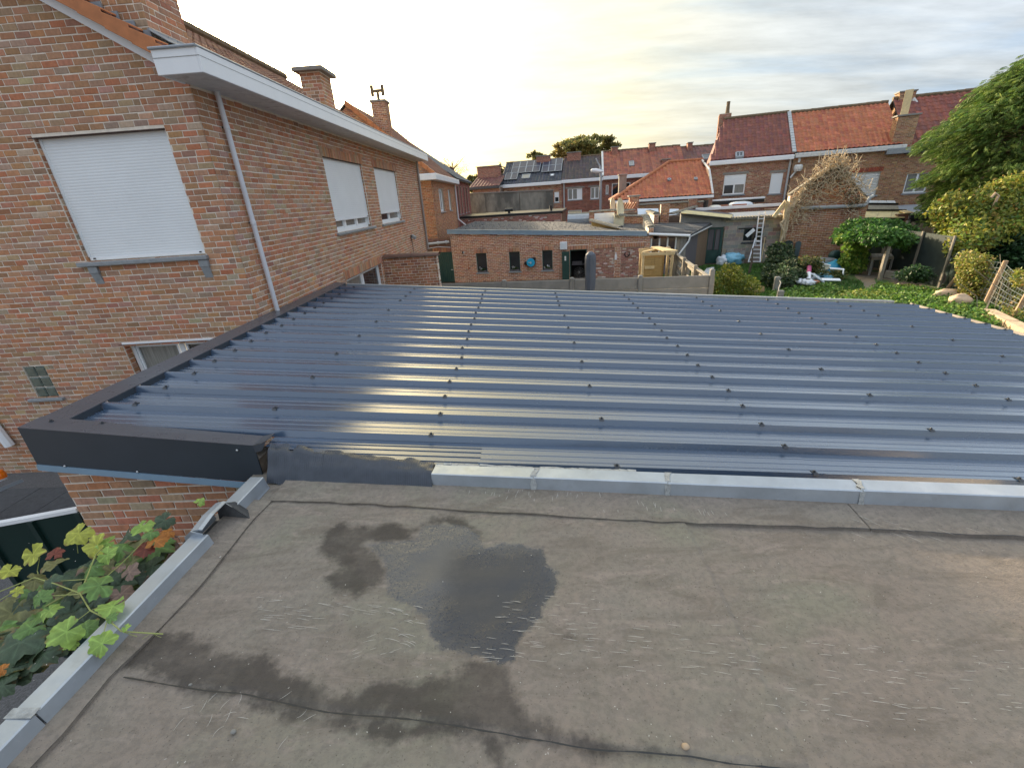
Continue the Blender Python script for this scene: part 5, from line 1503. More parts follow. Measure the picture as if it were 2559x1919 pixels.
tile_roof(ob, FR @ np.array([xl, DO + 8, zo + .06]), -NN, FR @ (np.array([xhip - xl, 0, zro - zo]) / math.hypot(xhip - xl, zro - zo)), 8.0, math.hypot(xhip - xl, zro - zo), M['tile_red'], PAL_TILE_O, clip=lambda u, v: v < min(u, 8 - u) / 4 * math.hypot(xhip - xl, zro - zo), w=.3, L=.36, m=6)
m = FB_(); A_ = np.array([xl - .02, DO - .1, zo + .12]); B_ = np.array([xhip, DO + 4.0, zro + .06])
for i in range(18):
 p = A_ + (B_ - A_) * i / 18; q = A_ + (B_ - A_) * (i + 1.05) / 18; m.tube([p, q], [.12, .11], 7)
for i in range(12):
 a = xhip + (xr_ - xhip) * i / 12; m.tube([(a, DO + 4, zro + .05), (a + (xr_ - xhip) / 12 + .02, DO + 4, zro + .05)], [.12, .11], 7)
m.build('ridge_tile', pmat('orange ridge tile', (.42, .15, .06), rough=.7, var=.25), ob, kind='stuff')
m = FB_(); m.bbox(xl - .1, xr_, DO - .28, DO - .02, zo - .12, zo + .04, .02); m.build('gutter', M['white'], ob)
m = FB_(); m.tube([(xr_ - .04, DO - .1, zo + .1), (xr_ - .06, DO + 1.5, zo + 1.6), (xr_ - .06, DO + 3.9, zro)], .07, 6); m.build('edge_flashing', M['white_dirty'], ob)
p = loc(*R4(1322, 380), DO + 3.2); q = loc(*R4(1322, 305), DO + 3.2)
m = FB_(); m.tube([(p[0], DO + 3.2, p[2] - .3), (p[0], DO + 3.2, q[2])], .10, 8); m.build('vent_pipe', M['black'], ob)
for u, v in ((945, 520), (1225, 512)):
 skylight(ob, R4, u - 12, v - 8, u + 12, v + 8, DO - .12, zo + .08, DO + 4, zro, 'glass', 1)

# ---- far terrace, D = 52
DT = 52.0
ft = 'far row of red brick terraced houses'
def rt(R, u, v, D=DT): return loc(*R(u, v), D)
x0 = rt(R3, 1062, 590)[0]; x1 = rt(R3, 1712, 560)[0]; x2 = rt(R4, 240, 500)[0]; x3 = rt(R4, 1130, 420)[0]; x4 = x3 + 12
ze1 = rt(R3, 1400, 562)[2]; ze2 = rt(R3, 1950, 520)[2]; ze3 = rt(R4, 500, 478)[2]
DRT = DT + 5.0
zr1 = rt(R3, 1500, 305, DRT)[2]; zr2 = rt(R3, 1960, 262, DRT)[2]; zr3 = rt(R4, 760, 172, DRT)[2]; zr4 = rt(R4, 1290, 150, DRT)[2]
t1 = root_at('terraced_house', 'far terraced house with black tiled roof carrying two solar arrays', 'house', (x0 + x1) / 2, DT, group=ft)
w1 = [(rect(R3, 1640, 640, 1690, 750, DT), dict(kind=('glass', .5), npane=1))]
facade(t1, DT, x0, x1, ze1, w1, PAL_ROW, course=.11, blen=.3); body(t1, x0, x1, DT + .3, DT + 9, ze1)
slope_roof(t1, DT, x0, x1, ze1 + .2, DRT, zr1, [(.055, .060, .075, 4), (.045, .05, .065, 3)], 'tile_brown', w=.36, L=.46, n_ind=0)
gable_fill(t1, x0, DT, ze1, DRT, zr1)
m = FB_(); m.bbox(x0 - .1, x1, DT - .35, DT, ze1 - .15, ze1 + .18, .03); m.build('gutter', M['white'], t1)
sl = np.array([0, DRT - DT + .12, zr1 - ze1 - .2]); Lsl = np.linalg.norm(sl); sl /= Lsl; sn = np.array([0, -sl[2], sl[1]]); so = np.array([0, DT - .12, ze1 + .2])
def on_roof(u, v):
 rl = FR.T @ ray(*R3(u, v)); el = FR.T @ EYE; t = (sn @ (so - el)) / (sn @ rl); P = el + rl * t; return P[0], (P - so) @ sl
def panels(cells):
 for (u0, v0, u1, v1, nx, ny) in cells:
  a = on_roof(u0, v1); b = on_roof(u1, v0); c_ = on_roof(u1, v1); d_ = on_roof(u0, v0)
  X0, X1 = a[0], c_[0]; Y0, Y1 = (a[1] + c_[1]) / 2, (b[1] + d_[1]) / 2
  for i in range(nx):
   for j in range(ny):
    xa = X0 + (X1 - X0) * i / nx + .02; xb = X0 + (X1 - X0) * (i + 1) / nx - .02
    ya = Y0 + (Y1 - Y0) * j / ny + .02; yb_ = Y0 + (Y1 - Y0) * (j + 1) / ny - .02
    m = FB_(); P = [so + np.array([x, 0, 0]) + sl * y + sn * .14 for x, y in ((xa, ya), (xb, ya), (xb, yb_), (xa, yb_))]
    m.prism(P, sn * .04); o = m.build('solar_panel', M['solar'], t1)
    m = FB_()
    for k in range(4): m.bar(P[k] + sn * .035, P[(k + 1) % 4] + sn * .035, .05, .05, up=sn)
    m.build('panel_frame', M['zinc_dull'], o)
panels([(1180, 330, 1480, 448, 4, 2), (1110, 452, 1240, 522, 2, 1), (1505, 308, 1715, 437, 3, 2)])
skylight(t1, R3, 1300, 462, 1378, 502, DT - .12, ze1 + .2, DRT, zr1, 'glass_curtain', 1); skylight(t1, R3, 1600, 458, 1634, 478, DT - .12, ze1 + .2, DRT, zr1, 'white', 1)
t2 = root_at('terraced_house', 'far terraced house with dark brown roof and plain red brick front', 'house', (x1 + x2) / 2, DT, group=ft)
w2 = [(rect(R3, 1782, 602, 1935, 722, DT), dict(kind=(('glass_curtain', 'glass_curtain', 'white'), 0), npane=3)), (rect(R3, 2025, 588, 2118, 712, DT), dict(kind=('glass_curtain', 0))),
  (rect(R4, 110, 588, 200, 712, DT), dict(kind=('glass_curtain', 0))), (rect(R3, 1785, 835, 1930, 900, DT), dict(kind=('cream', 0), npane=1))]
w2 = [w2[0], w2[2], w2[3]]
PAL_DR = [(.24, .085, .06, 4), (.20, .07, .055, 3), (.27, .10, .07, 2)]
facade(t2, DT, x1 + .01, x2, ze2, w2, PAL_DR, course=.11, blen=.3); body(t2, x1, x2, DT + .3, DT + 9, ze2)
slope_roof(t2, DT, x1 + .06, x2, ze2 + .2, DRT, zr2, PAL_TILE_D, 'tile_brown', w=.36, L=.46)
m = FB_(); m.bbox(x1 + .02, x2, DT - .35, DT, ze2 - .12, ze2 + .2, .03); m.build('gutter', M['white'], t2)
for r, k in w2[:2]:
 m = FB_(); m.box(r[0] - .25, r[1] + .25, DT - .03, DT + .02, r[3] + .02, r[3] + .18); m.build('lintel', M['concrete'], t2)
m = FB_(); m.tube([(x1 + .3, DT - .1, ze2), (x1 + .3, DT - .1, 0)], .07, 6); m.build('downpipe', M['pvc_grey'], t2)
t3 = root_at('terraced_house', 'far terraced house with long orange red roof behind the street lamp', 'house', (x2 + x3) / 2, DT, group=ft)
w3 = [(rect(R4, 272, 566, 300, 660, DT), dict(kind=('glass_curtain', 0), npane=1)), (rect(R4, 336, 542, 530, 695, DT), dict(kind=('glass', 0), npane=2)), (rect(R4, 560, 545, 640, 650, DT), dict(kind=('glass', 0), npane=1))]
facade(t3, DT, x2 + .01, x3, ze3, w3, PAL_DR, course=.11, blen=.3); body(t3, x2, x3, DT + .3, DT + 9, ze3)
slope_roof(t3, DT, x2 + .06, x3, ze3 + .2, DRT, zr3, [(.34, .12, .07, 4), (.28, .095, .06, 4), (.22, .08, .06, 2)], 'tile_red', w=.36, L=.46)
m = FB_(); m.bbox(x2 + .02, x3, DT - .35, DT, ze3 - .15, ze3 + .2, .03); m.build('gutter', M['white'], t3)
m = FB_(); m.bar((x2 + .0, DT - .1, ze3 + .3), (x2, DRT, zr3 + .05), .2, .12); m.build('party_flashing', M['white_dirty'], t3)
skylight(t3, R4, 522, 322, 568, 368, DT - .12, ze3 + .2, DRT, zr3, 'glass_curtain', 1)
t4 = root_at('terraced_house', 'far terraced house with brown roof, rightmost of the far row', 'house', x3 + 5, DT, group=ft)
facade(t4, DT, x3 + .01, x4, ze3, [], PAL_DR, course=.13, blen=.4); body(t4, x3, x4, DT + .3, DT + 9, ze3)
slope_roof(t4, DT, x3 + .06, x4, ze3 + .2, DRT, zr4, [(.19, .085, .07, 4), (.15, .07, .06, 3)], 'tile_brown', w=.36, L=.46)
skylight(t4, R4, 1300, 252, 1385, 296, DT - .12, ze3 + .2, DRT, zr4, 'glass', 1)
for R, u, v, vt, wd, hs in ((R3, 1525, 320, 262, 0.8, t1), (R3, 1848, 292, 225, .78, t2), (R4, 365, 235, 168, .36, t3), (R4, 760, 180, 128, .34, t3), (R4, 1162, 150, 122, .25, t4), (R4, 905, 345, 298, .4, t3)):
 Dc = DRT - .5 if v < 330 or R is R3 else DT + 2
 c = loc(*R(u, v), Dc); ct = loc(*R(u, vt), Dc)
 chimney(hs, c[0] - wd, c[0] + wd, Dc - .4, Dc + .5, c[2] - 1.2, ct[2], .06, [(.32, .13, .09, 3), (.27, .11, .08, 2)], mat='brick_far', fine=False, frame=FR)
# lower brown roofed house at the far left with a broad chimney
DL = 50.0
xa = rt(R3, 770, 620, DL)[0]; xb = rt(R3, 1058, 600, DL)[0]; zl = rt(R3, 900, 598, DL)[2]; zlr = rt(R3, 960, 465, DL + 4.5)[2]
t5 = root_at('brick_house', 'far low house with plain brown roof and one broad brick chimney', 'house', (xa + xb) / 2, DL)
facade(t5, DL, xa, xb, zl, [], [(.34, .17, .12, 3), (.30, .14, .10, 2)], course=.11, blen=.3); body(t5, xa, xb, DL + .3, DL + 8, zl)
slope_roof(t5, DL, xa - .3, xb, zl + .15, DL + 4.5, zlr, [(.18, .075, .06, 3), (.15, .065, .055, 3)], 'tile_brown', w=.36, L=.46)
gable_fill(t5, xa, DL, zl, DL + 4.5, zlr)
m = FB_(); m.bbox(xa - .3, xb, DL - .3, DL, zl - .1, zl + .12, .02); m.build('gutter', M['anthracite'], t5)
c = loc(*R3(948, 470), DL + 4); ct = loc(*R3(948, 372), DL + 4)
chimney(t5, c[0] - 1.3, c[0] + 1.3, DL + 3.6, DL + 4.6, c[2] - 1, ct[2], .1, [(.36, .16, .11, 3), (.30, .13, .09, 2)], mat='brick_far', fine=False, frame=FR)

# ---- street lamp
sp = loc(*R4(218, 600), 46)
lampo = root_at('street_lamp', 'slender grey street lamp with curved arm against the far brick houses', 'street lamp', sp[0], 46)
zt = loc(*R4(218, 480), 46)[2]; pe = loc(*R4(165, 428), 46)
m = FB_(); m.tube([(sp[0], 46, 0), (sp[0], 46, zt), (sp[0] - .1, 46, zt + .9), (sp[0] - .5, 46, zt + 1.6), (pe[0] + .6, 46, pe[2] + .05)], [.12, .10, .08, .06, .05], 8); m.build('pole', M['zinc_dull'], lampo)
m = FB_(); m.lathe((pe[0] + .7, 46, pe[2]), [(.05, 0), (.16, .2), (.22, .7), (.16, 1.1), (.03, 1.2)], 8, (-1, 0, .15)); m.build('lamp_head', M['white'], lampo)

# ---- rendered boundary wall and old brick wall in front of it
DW = 45.0
xa = loc(*R3(705, 760), DW)[0]; xb = loc(*R3(1630, 740), DW)[0]; za = loc(*R3(705, 662), DW)[2]; zb_ = loc(*R3(1630, 624), DW)[2]
rw = root_at('rendered_wall', 'long high grey roughcast wall with dark weather streaks below the solar roof', 'wall', xa, DW)
ed = [0, .225, .62, 1.0]
for i in range(3):
 m = FB_(); x0_, x1_ = xa + (xb - xa) * ed[i], xa + (xb - xa) * ed[i + 1]; f0, f1 = za + (zb_ - za) * ed[i], za + (zb_ - za) * ed[i + 1]
 m.prism([(x0_ + .02, DW, 0), (x1_ - .02, DW, 0), (x1_ - .02, DW, f1), (x0_ + .02, DW, f0)], (0, .25, 0)); m.build('wall_panel', M['render_grey'], rw)
m = FB_(); m.prism([(xa - .05, DW - .06, za), (xb + .05, DW - .06, zb_), (xb + .05, DW - .06, zb_ + .1), (xa - .05, DW - .06, za + .1)], (0, .36, 0)); m.build('wall_capping', M['concrete'], rw)
DP = 34.0
xa = loc(*R3(575, 940), DP)[0]; xb = loc(*R3(1715, 900), DP)[0]; zp = loc(*R3(1150, 895), DP)[2]
bwl = root_at('brick_wall', 'old patchy pink brick wall under a black roofing felt edge', 'wall', xa, DP)
facade(bwl, DP, xa, xb, zp, [], [(.36, .15, .12, 4), (.30, .13, .10, 3), (.60, .52, .48, 1), (.24, .11, .09, 2)], n_ind=0)
m = FB_(); m.box(xa - .1, xb, DP + .3, DP + 6, 0, zp - .05); m.build('wall_body', M['mortar_dark'], bwl)
m = FB_(); m.bbox(xa - .2, xb + .1, DP - .05, DP + 6, zp, zp + .16, .03); m.build('felt_edge', M['black'], bwl)
for u, v0, v1 in ((1160, 880, 830), (1605, 860, 782)):
 p = loc(*R3(u, v0), DP + 1); q = loc(*R3(u, v1), DP + 1)
 vp = root_at('roof_vent', 'black vent pipe with small cowl standing mid edge on the felt roof' if u < 1300 else 'plain black vent stack at the right end of the felt roof', 'vent pipe', p[0], DP + 1, zp + .1)
 m = FB_(); m.tube([(p[0], DP + 1, zp + .1), (p[0], DP + 1, q[2])], .10, 8)
 if u < 1300: m.tube([(p[0] - .3, DP + 1, q[2]), (p[0] + .3, DP + 1, q[2])], .12, 8)
 m.build('pipe', M['black'], vp)

# ---- neighbouring house beyond the end of the brick house
nb = thing('brick_house', 'neighbouring house with orange verge tiles and a tall slim chimney with H shaped cowl', 'house', (-6, 22, 0))
YN = 25.2
vb = py(*R2(1030, 475), YN); v2 = py(*R2(1480, 835), YN)
sl2 = (vb[2] - v2[2]) / (v2[0] - vb[0]); xe2 = -4.55; ze2_ = v2[2] + sl2 * (v2[0] - xe2)
O_ = np.array([-12., YN, 0])
def ntop(x): return ze2_ + sl2 * (xe2 - (x - 12)) if x - 12 > vb[0] else vb[2] - sl2 * (vb[0] - (x - 12))
wall_skin(nb, O_, (1, 0, 0), 0, 12 + xe2, 0, ntop, [], M['mortar_far'], 'gable_wall', extra=(12 + vb[0],))
def nsp(z):
 if z < ze2_: return [(0, 12 + xe2)]
 k = (z - ze2_) / sl2
 return [(max(0, 12 + vb[0] - (vb[2] - z) / sl2), 12 + xe2 - k)] if z < vb[2] - .1 else []
bricks(nb, O_, (1, 0, 0), nsp, 0, vb[2], M['brick'], PAL_OR, n_ind=60, fine=True, vis=lambda c, uv: (uv[:, 0] > 1020) & (uv[:, 1] > 380))
def npr(y, x, d=0): return np.array([x, y, ze2_ + sl2 * (xe2 - x) + .06 + d])
m_ = MB(); m_.prism([npr(YN - .1, xe2 + .2), npr(33.2, xe2 + .2), npr(33.2, vb[0]), npr(YN - .1, vb[0])], (0, 0, .08))
m_.prism([(xe2 + .2 - 2 * (xe2 + .2 - vb[0]), YN - .1, npr(0, xe2 + .2)[2]), npr(YN - .1, vb[0]), npr(33.2, vb[0]), (xe2 + .2 - 2 * (xe2 + .2 - vb[0]), 33.2, npr(0, xe2 + .2)[2])], (0, 0, .08))
m_.build('roof', M['bitumen_dark'], nb)
su2 = np.array([-1, 0, sl2]); su2 /= np.linalg.norm(su2)
tile_roof(nb, npr(YN - .1, xe2 + .22, .09), (0, 1, 0), su2, 8.2, np.linalg.norm(npr(0, xe2 + .22) - npr(0, vb[0])), M['tile_brown'], [(.20, .085, .05, 3), (.16, .07, .045, 3)], n_ind=0)
L_ = 13
for i in range(L_):
 xa_ = xe2 + .2 - (xe2 + .2 - vb[0]) * i / L_; xb_ = xe2 + .2 - (xe2 + .2 - vb[0]) * (i + 1.06) / L_
 m_ = MB(); a = npr(YN - .16, xa_, .16); b = npr(YN - .16, xb_, .13)
 m_.prism([a, b, b + (0, 0, -.22), a + (0, 0, -.22)], (0, .04, 0)); m_.prism([a, b, b + (0, .26, 0), a + (0, .26, 0)], (0, 0, .03)); m_.build('verge_tile', M['verge'], nb)
cy = 25.8
cA = py(*R2(1205, 640), cy); cB = py(*R2(1285, 650), cy); ctp = py(*R2(1235, 450), cy)
cc = chimney(nb, cA[0], cB[0] - .02, cy - .4, cy + .35, 5.8, ctp[2] - .08, .05, PAL_OR, fine=True)
hx = (cA[0] + cB[0]) / 2 - .05; hz = ctp[2]
m_ = MB(); m_.tube([(hx, cy, hz), (hx, cy, hz + .46)], .075, 8); m_.tube([(hx - .28, cy, hz + .46), (hx + .28, cy, hz + .46)], .075, 8)
for s in (-1, 1): m_.tube([(hx + s * .27, cy, hz + .24), (hx + s * .27, cy, hz + .70)], .085, 8)
m_.build('chimney_cowl', M['ridge'], cc)
# side wing with a white boxed gutter
XN = -4.55
y0n, y1n = 24.9, 33.5
wl = [(26.86 - y0n, 28.3 - y0n, 3.55, 4.79), (30.3 - y0n, 31.3 - y0n, 3.55, 4.79)]
wing = thing('side_wing', 'small orange brick wing with white boxed gutter and tall narrow windows', 'house', (XN, y0n, 0))
O_ = np.array([XN, y0n, 0]); zg = 5.16
wall_skin(wing, O_, (0, 1, 0), 0, y1n - y0n, 0, lambda x: zg, wl, M['mortar_far'], 'side_wall')
bricks(wing, O_, (0, 1, 0), lambda z: interval_minus([(0, y1n - y0n)], [(h[0], h[1]) for h in wl if h[2] < z < h[3]]), 0, zg, M['brick_far'], PAL_OR, n_ind=0, fine=False)
O_ = np.array([XN - 3.0, y0n - .012, 0])
wall_skin(wing, O_, (1, 0, 0), 0, 2.98, 0, lambda x: zg, [], M['mortar_far'], 'end_wall')
bricks(wing, O_, (1, 0, 0), lambda z: [(0, 3.0)], 0, zg, M['brick'], [(.40, .17, .07, 5), (.36, .14, .055, 4), (.43, .20, .09, 2)], n_ind=90, fine=True, vis=lambda c, uv: uv[:, 0] > 1060)
for i, w_ in enumerate(wl): shutter_window(wing, np.array([XN, y0n, 0]), (0, 1, 0), *w_, 9 if i == 0 else 9, .05, dep=.08, npane=2 if i == 0 else 1, curtain=True); sill(wing, np.array([XN, y0n, 0]), (0, 1, 0), w_[0] - .1, w_[1] + .1, 3.55)
m_ = MB(); m_.bbox(XN - .9, XN + .36, y0n - .38, y1n + .3, zg, zg + .30, .02); m_.build('boxed_gutter', M['white'], wing)
m_ = MB(); m_.tube([(XN + .08, y1n - .1, zg), (XN + .08, y1n - .1, 2.9), (XN + .6, y1n - .3, 2.45)], .055, 8); m_.build('downpipe', M['pipe_white'], wing)
m_ = MB(); m_.box(XN - 3, XN - .3, y0n + .3, y1n, 0, zg - .02); m_.build('wing_body', M['mortar_dark'], wing)
# third house with blue slates and red windows
sh = thing('slate_house', 'further house with blue grey slate roof and narrow red framed windows', 'house', (-4.1, 31, 0))
y0s, y1s = 33.9, 43.8; zsl = 5.45
wl = [(35.1 - y0s, 36.0 - y0s, 3.15, 5.1), (36.9 - y0s, 37.7 - y0s, 3.15, 5.1), (39.1 - y0s, 40 - y0s, 3.15, 5.1), (41 - y0s, 42 - y0s, 3.15, 5.1)]
O_ = np.array([XN - .02, y0s, 0])
wall_skin(sh, O_, (0, 1, 0), 0, y1s - y0s, 0, lambda x: zsl, wl, M['mortar_far'], 'side_wall')
bricks(sh, O_, (0, 1, 0), lambda z: interval_minus([(0, y1s - y0s)], [(h[0], h[1]) for h in wl if h[2] < z < h[3]]), 0, zsl, M['brick_far'], [(.26, .075, .06, 1), (.22, .065, .055, 1)], n_ind=0, fine=False)
mred = pmat('dark red paint', (.16, .03, .03), rough=.5, var=.1)
for w_ in wl:
 m_ = MB(); X = XN - .02
 m_.box(X - .1, X - .05, y0s + w_[0], y0s + w_[0] + .12, w_[2], w_[3]); m_.box(X - .1, X - .05, y0s + w_[1] - .12, y0s + w_[1], w_[2], w_[3]); o = m_.build('window', mred, sh)
 m_ = MB(); m_.box(X - .09, X - .08, y0s + w_[0], y0s + w_[1], w_[2], w_[3]); m_.build('pane', M['glass'], o); sill(sh, O_, (0, 1, 0), w_[0] - .05, w_[1] + .05, w_[2])
zrs = 9.6; xrs = -10.3
m_ = MB(); m_.prism([(-4.3, y0s - .5, zsl), (-4.3, y1s + .3, zsl), (xrs, y1s + .3, zrs), (xrs, y0s - .5, zrs)], (0, 0, .08)); m_.build('roof', M['bitumen_dark'], sh)
m_ = MB(); m_.prism([(-4.58, y1s, 0), (-14, y1s, 0), (-14, y1s, zsl), (xrs, y1s, zrs), (-4.58, y1s, zsl)], (0, .2, 0)); m_.prism([(-4.6, y0s, 0), (-14, y0s, 0), (-14, y0s, zsl), (xrs, y0s, zrs), (-4.6, y0s, zsl)], (0, .2, 0)); m_.build('gable_wall', M['mortar_dark'], sh)
su3 = np.array([xrs + 4.3, 0, zrs - zsl]); Ls3 = np.linalg.norm(su3); su3 /= Ls3
tile_roof(sh, (-4.27, y0s - .5, zsl + .09), (0, 1, 0), su3, y1s - y0s + .8, Ls3, M['tile_brown'], PAL_SLATE, h=.02, w=.36, L=.46, m=5)
# ================================================================ between the steel roof and the houses
# ---- low garden wall with tile coping by the end of the brick house
YW = 13.1
gw = thing('garden_wall', 'short brick garden wall with brown half round coping tiles beside the brick house', 'wall', (-4.0, YW, 0))
m_ = MB(); m_.box(-4.08, -2.50, YW, YW + .22, 0, 2.66); m_.build('wall_core', M['mortar'], gw)
bricks(gw, np.array([-4.08, YW, 0]), (1, 0, 0), lambda z: [(0, 1.575)], 2.64 - .0777 * 34, 2.64, M['brick'], PAL_SHED, n_ind=110)
bricks(gw, np.array([-2.505, YW, 0]), (0, 1, 0), lambda z: [(0, .22)], 2.64 - .0777 * 34, 2.64, M['brick'], PAL_SHED, n_ind=0)
for i in range(4):
 x0 = -4.06 + i * .40
 m_ = MB(); P_ = []
 for a in np.linspace(0, PI, 7): P_.append((0, .11 - math.cos(a) * .17, 2.66 + math.sin(a) * .085))
 A_ = [(x0, YW + p[1], p[2] + .012) for p in P_]; B_ = [(x0 + .43, YW + p[1], p[2] - .004) for p in P_]
 m_.add(A_ + B_, [(j, j + 1, 8 + j, 7 + j) for j in range(6)] + [tuple(range(7))]); m_.add([(x0, YW - .06, 2.655), (x0 + .43, YW - .06, 2.645), (x0 + .43, YW + .28, 2.645), (x0, YW + .28, 2.655)], [(0, 1, 2, 3)])
 m_.build('coping_tile', pmat('brown glazed coping', (.16, .085, .06), rough=.45, var=.25) if i == 0 else bpy.data.materials['brown glazed coping'], gw)
# ---- brick outbuilding with small dark windows
DS = 23.07
xs0, xs1 = -7.22, 2.88
shed = root_at('brick_outbuilding', 'low brick outbuilding with three small dark windows and a gravel flat roof', 'outbuilding', -2, DS)
def ztop(x): return 2.52 + (x - xs0) * (1.94 - 2.52) / (2.9 - xs0)
def ww(u0, v0, u1, v1): return rect(R3, u0, v0, u1, v1, DS)
SW = [(-5.93, -5.36, .50, 1.49), (-4.16, -3.59, .50, 1.49), (-2.43, -1.90, .50, 1.49)]
door = (-1.02, -.16, 0.0, 1.46)
bu = [loc(*R4(148, 1240), DS), loc(*R4(358, 1540), DS), loc(*R4(435, 1228), DS), loc(*R4(640, 1540), DS)]
blank = [(bu[0][0], bu[1][0], 0.0, bu[0][2]), (bu[2][0], bu[3][0] + .12, 0.0, bu[2][2])]
gate = (-8.05, -7.24, 0, 1.62)
O_ = FR @ np.array([xs0, DS, 0])
H = [(h[0] - xs0, h[1] - xs0, h[2], h[3]) for h in SW + [door] + blank]
wall_skin(shed, O_, DD, 0, xs1 - xs0, 0, lambda x: ztop(x + xs0), H, M['mortar'], 'front_wall', reveal=.12)
arch = [(h[0] - .08, h[1] + .08, h[3], h[3] + .21) for h in SW + [door]] + [(b[0] - .05, b[1] + .05, b[3] + .0, b[3] + .21) for b in blank]
def ssp(z):
 return interval_minus([(0, xs1 - xs0)] if ztop(xs1) > z else [(0, (2.52 - z) / .0574)] if z < 2.5 else [], [(h[0] - xs0, h[1] - xs0) for h in SW + [door] + arch + blank if h[2] < z < h[3]])
bricks(shed, O_, DD, ssp, 0, 2.5, M['brick'], PAL_SHED, course=.0805, blen=.22, joint=.015, n_ind=230, vis=lambda c, uv: uv[:, 1] < 690, var=.09)
for a in arch: soldier(shed, O_, DD, a[0] - xs0, a[1] - xs0, a[2], .21, M['brick'], PAL_SHED, w=.08, fine=True)
for b in blank:
 bricks(shed, O_ + NN * .03, DD, lambda z: [(b[0] - xs0, b[1] - xs0)], 0, b[3] - .005, M['brick'], [(.34, .17, .13, 4), (.30, .14, .11, 3), (.52, .44, .40, 1.6), (.26, .13, .11, 2)], course=.075, blen=.2, n_ind=30, vis=lambda c, uv: uv[:, 1] < 690)
 m = FB_(); m.box(b[0], b[1], DS + .0305, DS + .06, 0, b[3]); m.build('infill', M['mortar_far'], shed)
for h in SW:
 m = FB_(); m.bbox(h[0] - .07, h[1] + .07, DS - .05, DS + .12, h[2] - .07, h[2], .008); m.build('window_sill', M['bluestone'], shed)
 m = FB_(); f = .045
 m.box(h[0], h[0] + f, DS + .06, DS + .1, h[2], h[3]).box(h[1] - f, h[1], DS + .06, DS + .1, h[2], h[3]).box(h[0] + f, h[1] - f, DS + .06, DS + .1, h[3] - f, h[3]).box(h[0] + f, h[1] - f, DS + .06, DS + .1, h[2], h[2] + f)
 w_ = m.build('window', M['green_door'], shed)
 m = FB_(); m.box(h[0] + f, h[1] - f, DS + .085, DS + .09, h[2] + f, h[3] - f); m.build('pane', M['glass'], w_)
# roof: gravelled slope with zinc eaves box
m = FB_()
P_ = [(xs0 - .1, DS - .05, ztop(xs0) + .12), (xs1 + .05, DS - .05, ztop(xs1) + .12), (xs1 + .05, DS + 6.0, ztop(xs1) + .30), (xs0 - .1, DS + 6.0, ztop(xs0) + .30)]
m.prism(P_, (0, 0, -.1)); m.build('gravel_roof', M['gravel_roof'], shed)
C_ = np.stack([RNG.uniform(xs0, xs1, 5200), DS + RNG.uniform(.05, 5.9, 5200) ** 1.0, np.zeros(5200)], 1)
C_[:, 2] = ztop(C_[:, 0]) + .125 + (C_[:, 1] - DS) * .03
leaves_join('gravel_stone', C_ @ FR.T, RNG.uniform(.03, .075, 5200), pal_pick([(.14, .14, .14, 3), (.09, .09, .095, 3), (.24, .23, .22, 1.5)], 5200), M['block'], shed, spread=.6, kind='stuff')
n = 9; ex = np.linspace(xs0 - .12, 2.72, n + 1)
for i in range(n):
 a, b = ex[i] + .004, ex[i + 1] - .004; m = FB_(); za, zb2 = ztop(a), ztop(b)
 m.prism([(a, DS - .10, za + .01), (b, DS - .10, zb2 + .01), (b, DS - .10, zb2 + .20), (a, DS - .10, za + .20)], (0, .04, 0))
 m.prism([(a, DS - .115, za + .195), (b, DS - .115, zb2 + .195), (b, DS - .115, zb2 + .225), (a, DS - .115, za + .225)], (0, .14, 0))
 m.build('eaves_plate', M['zinc_eaves'], shed)
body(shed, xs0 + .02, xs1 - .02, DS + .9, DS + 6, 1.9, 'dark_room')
m = FB_(); m.box(xs0 + .02, xs0 + .25, DS + .3, DS + 6, 0, 2.5).box(xs1 - .25, xs1 - .02, DS + .3, DS + 6, 0, 1.9); m.build('side_wall', M['mortar_far'], shed)
# open green door leaf, door frame, things inside
m = FB_(); m.bbox(door[0] - .38, door[0] - .01, DS - .30, DS - .25, .03, 1.42, .008); dl = m.build('door', M['green_door'], shed)
m = FB_(); m.box(door[0] - .25, door[0] - .17, DS - .312, DS - .301, .98, 1.2); m.build('notice', M['white_dirty'], dl)
m = FB_(); m.box(door[0], door[0] + .05, DS + .02, DS + .1, 0, door[3]).box(door[1] - .05, door[1], DS + .02, DS + .1, 0, door[3]).box(door[0] + .05, door[1] - .05, DS + .02, DS + .1, door[3] - .05, door[3]); m.build('door_frame', M['green_door'], shed)
m = FB_(); m.box(door[0] + .08, door[1] - .08, DS + .5, DS + .85, .62, .66).box(door[0] + .1, door[1] - .25, DS + .55, DS + .8, .66, .80); m.build('shelf', M['wood_dark'], shed)
bk = root_at('bicycle_wheel', 'dark bicycle wheel leaning inside the open outbuilding door', 'wheel', -.55, DS + .35, .25)
m = FB_()
m.tube([(-.55 + .27 * math.cos(a), DS + .35, .27 + .27 * math.sin(a)) for a in np.linspace(0, 2 * PI, 25)], .018, 6, cap=False); m.build('tyre', M['black'], bk)
m = FB_()
for a in np.linspace(0, PI, 9)[:-1]: m.bar((-.55 + .26 * math.cos(a), DS + .35, .27 + .26 * math.sin(a)), (-.55 - .26 * math.cos(a), DS + .35, .27 - .26 * math.sin(a)), .004, .004)
m.build('spokes', M['alu'], bk)
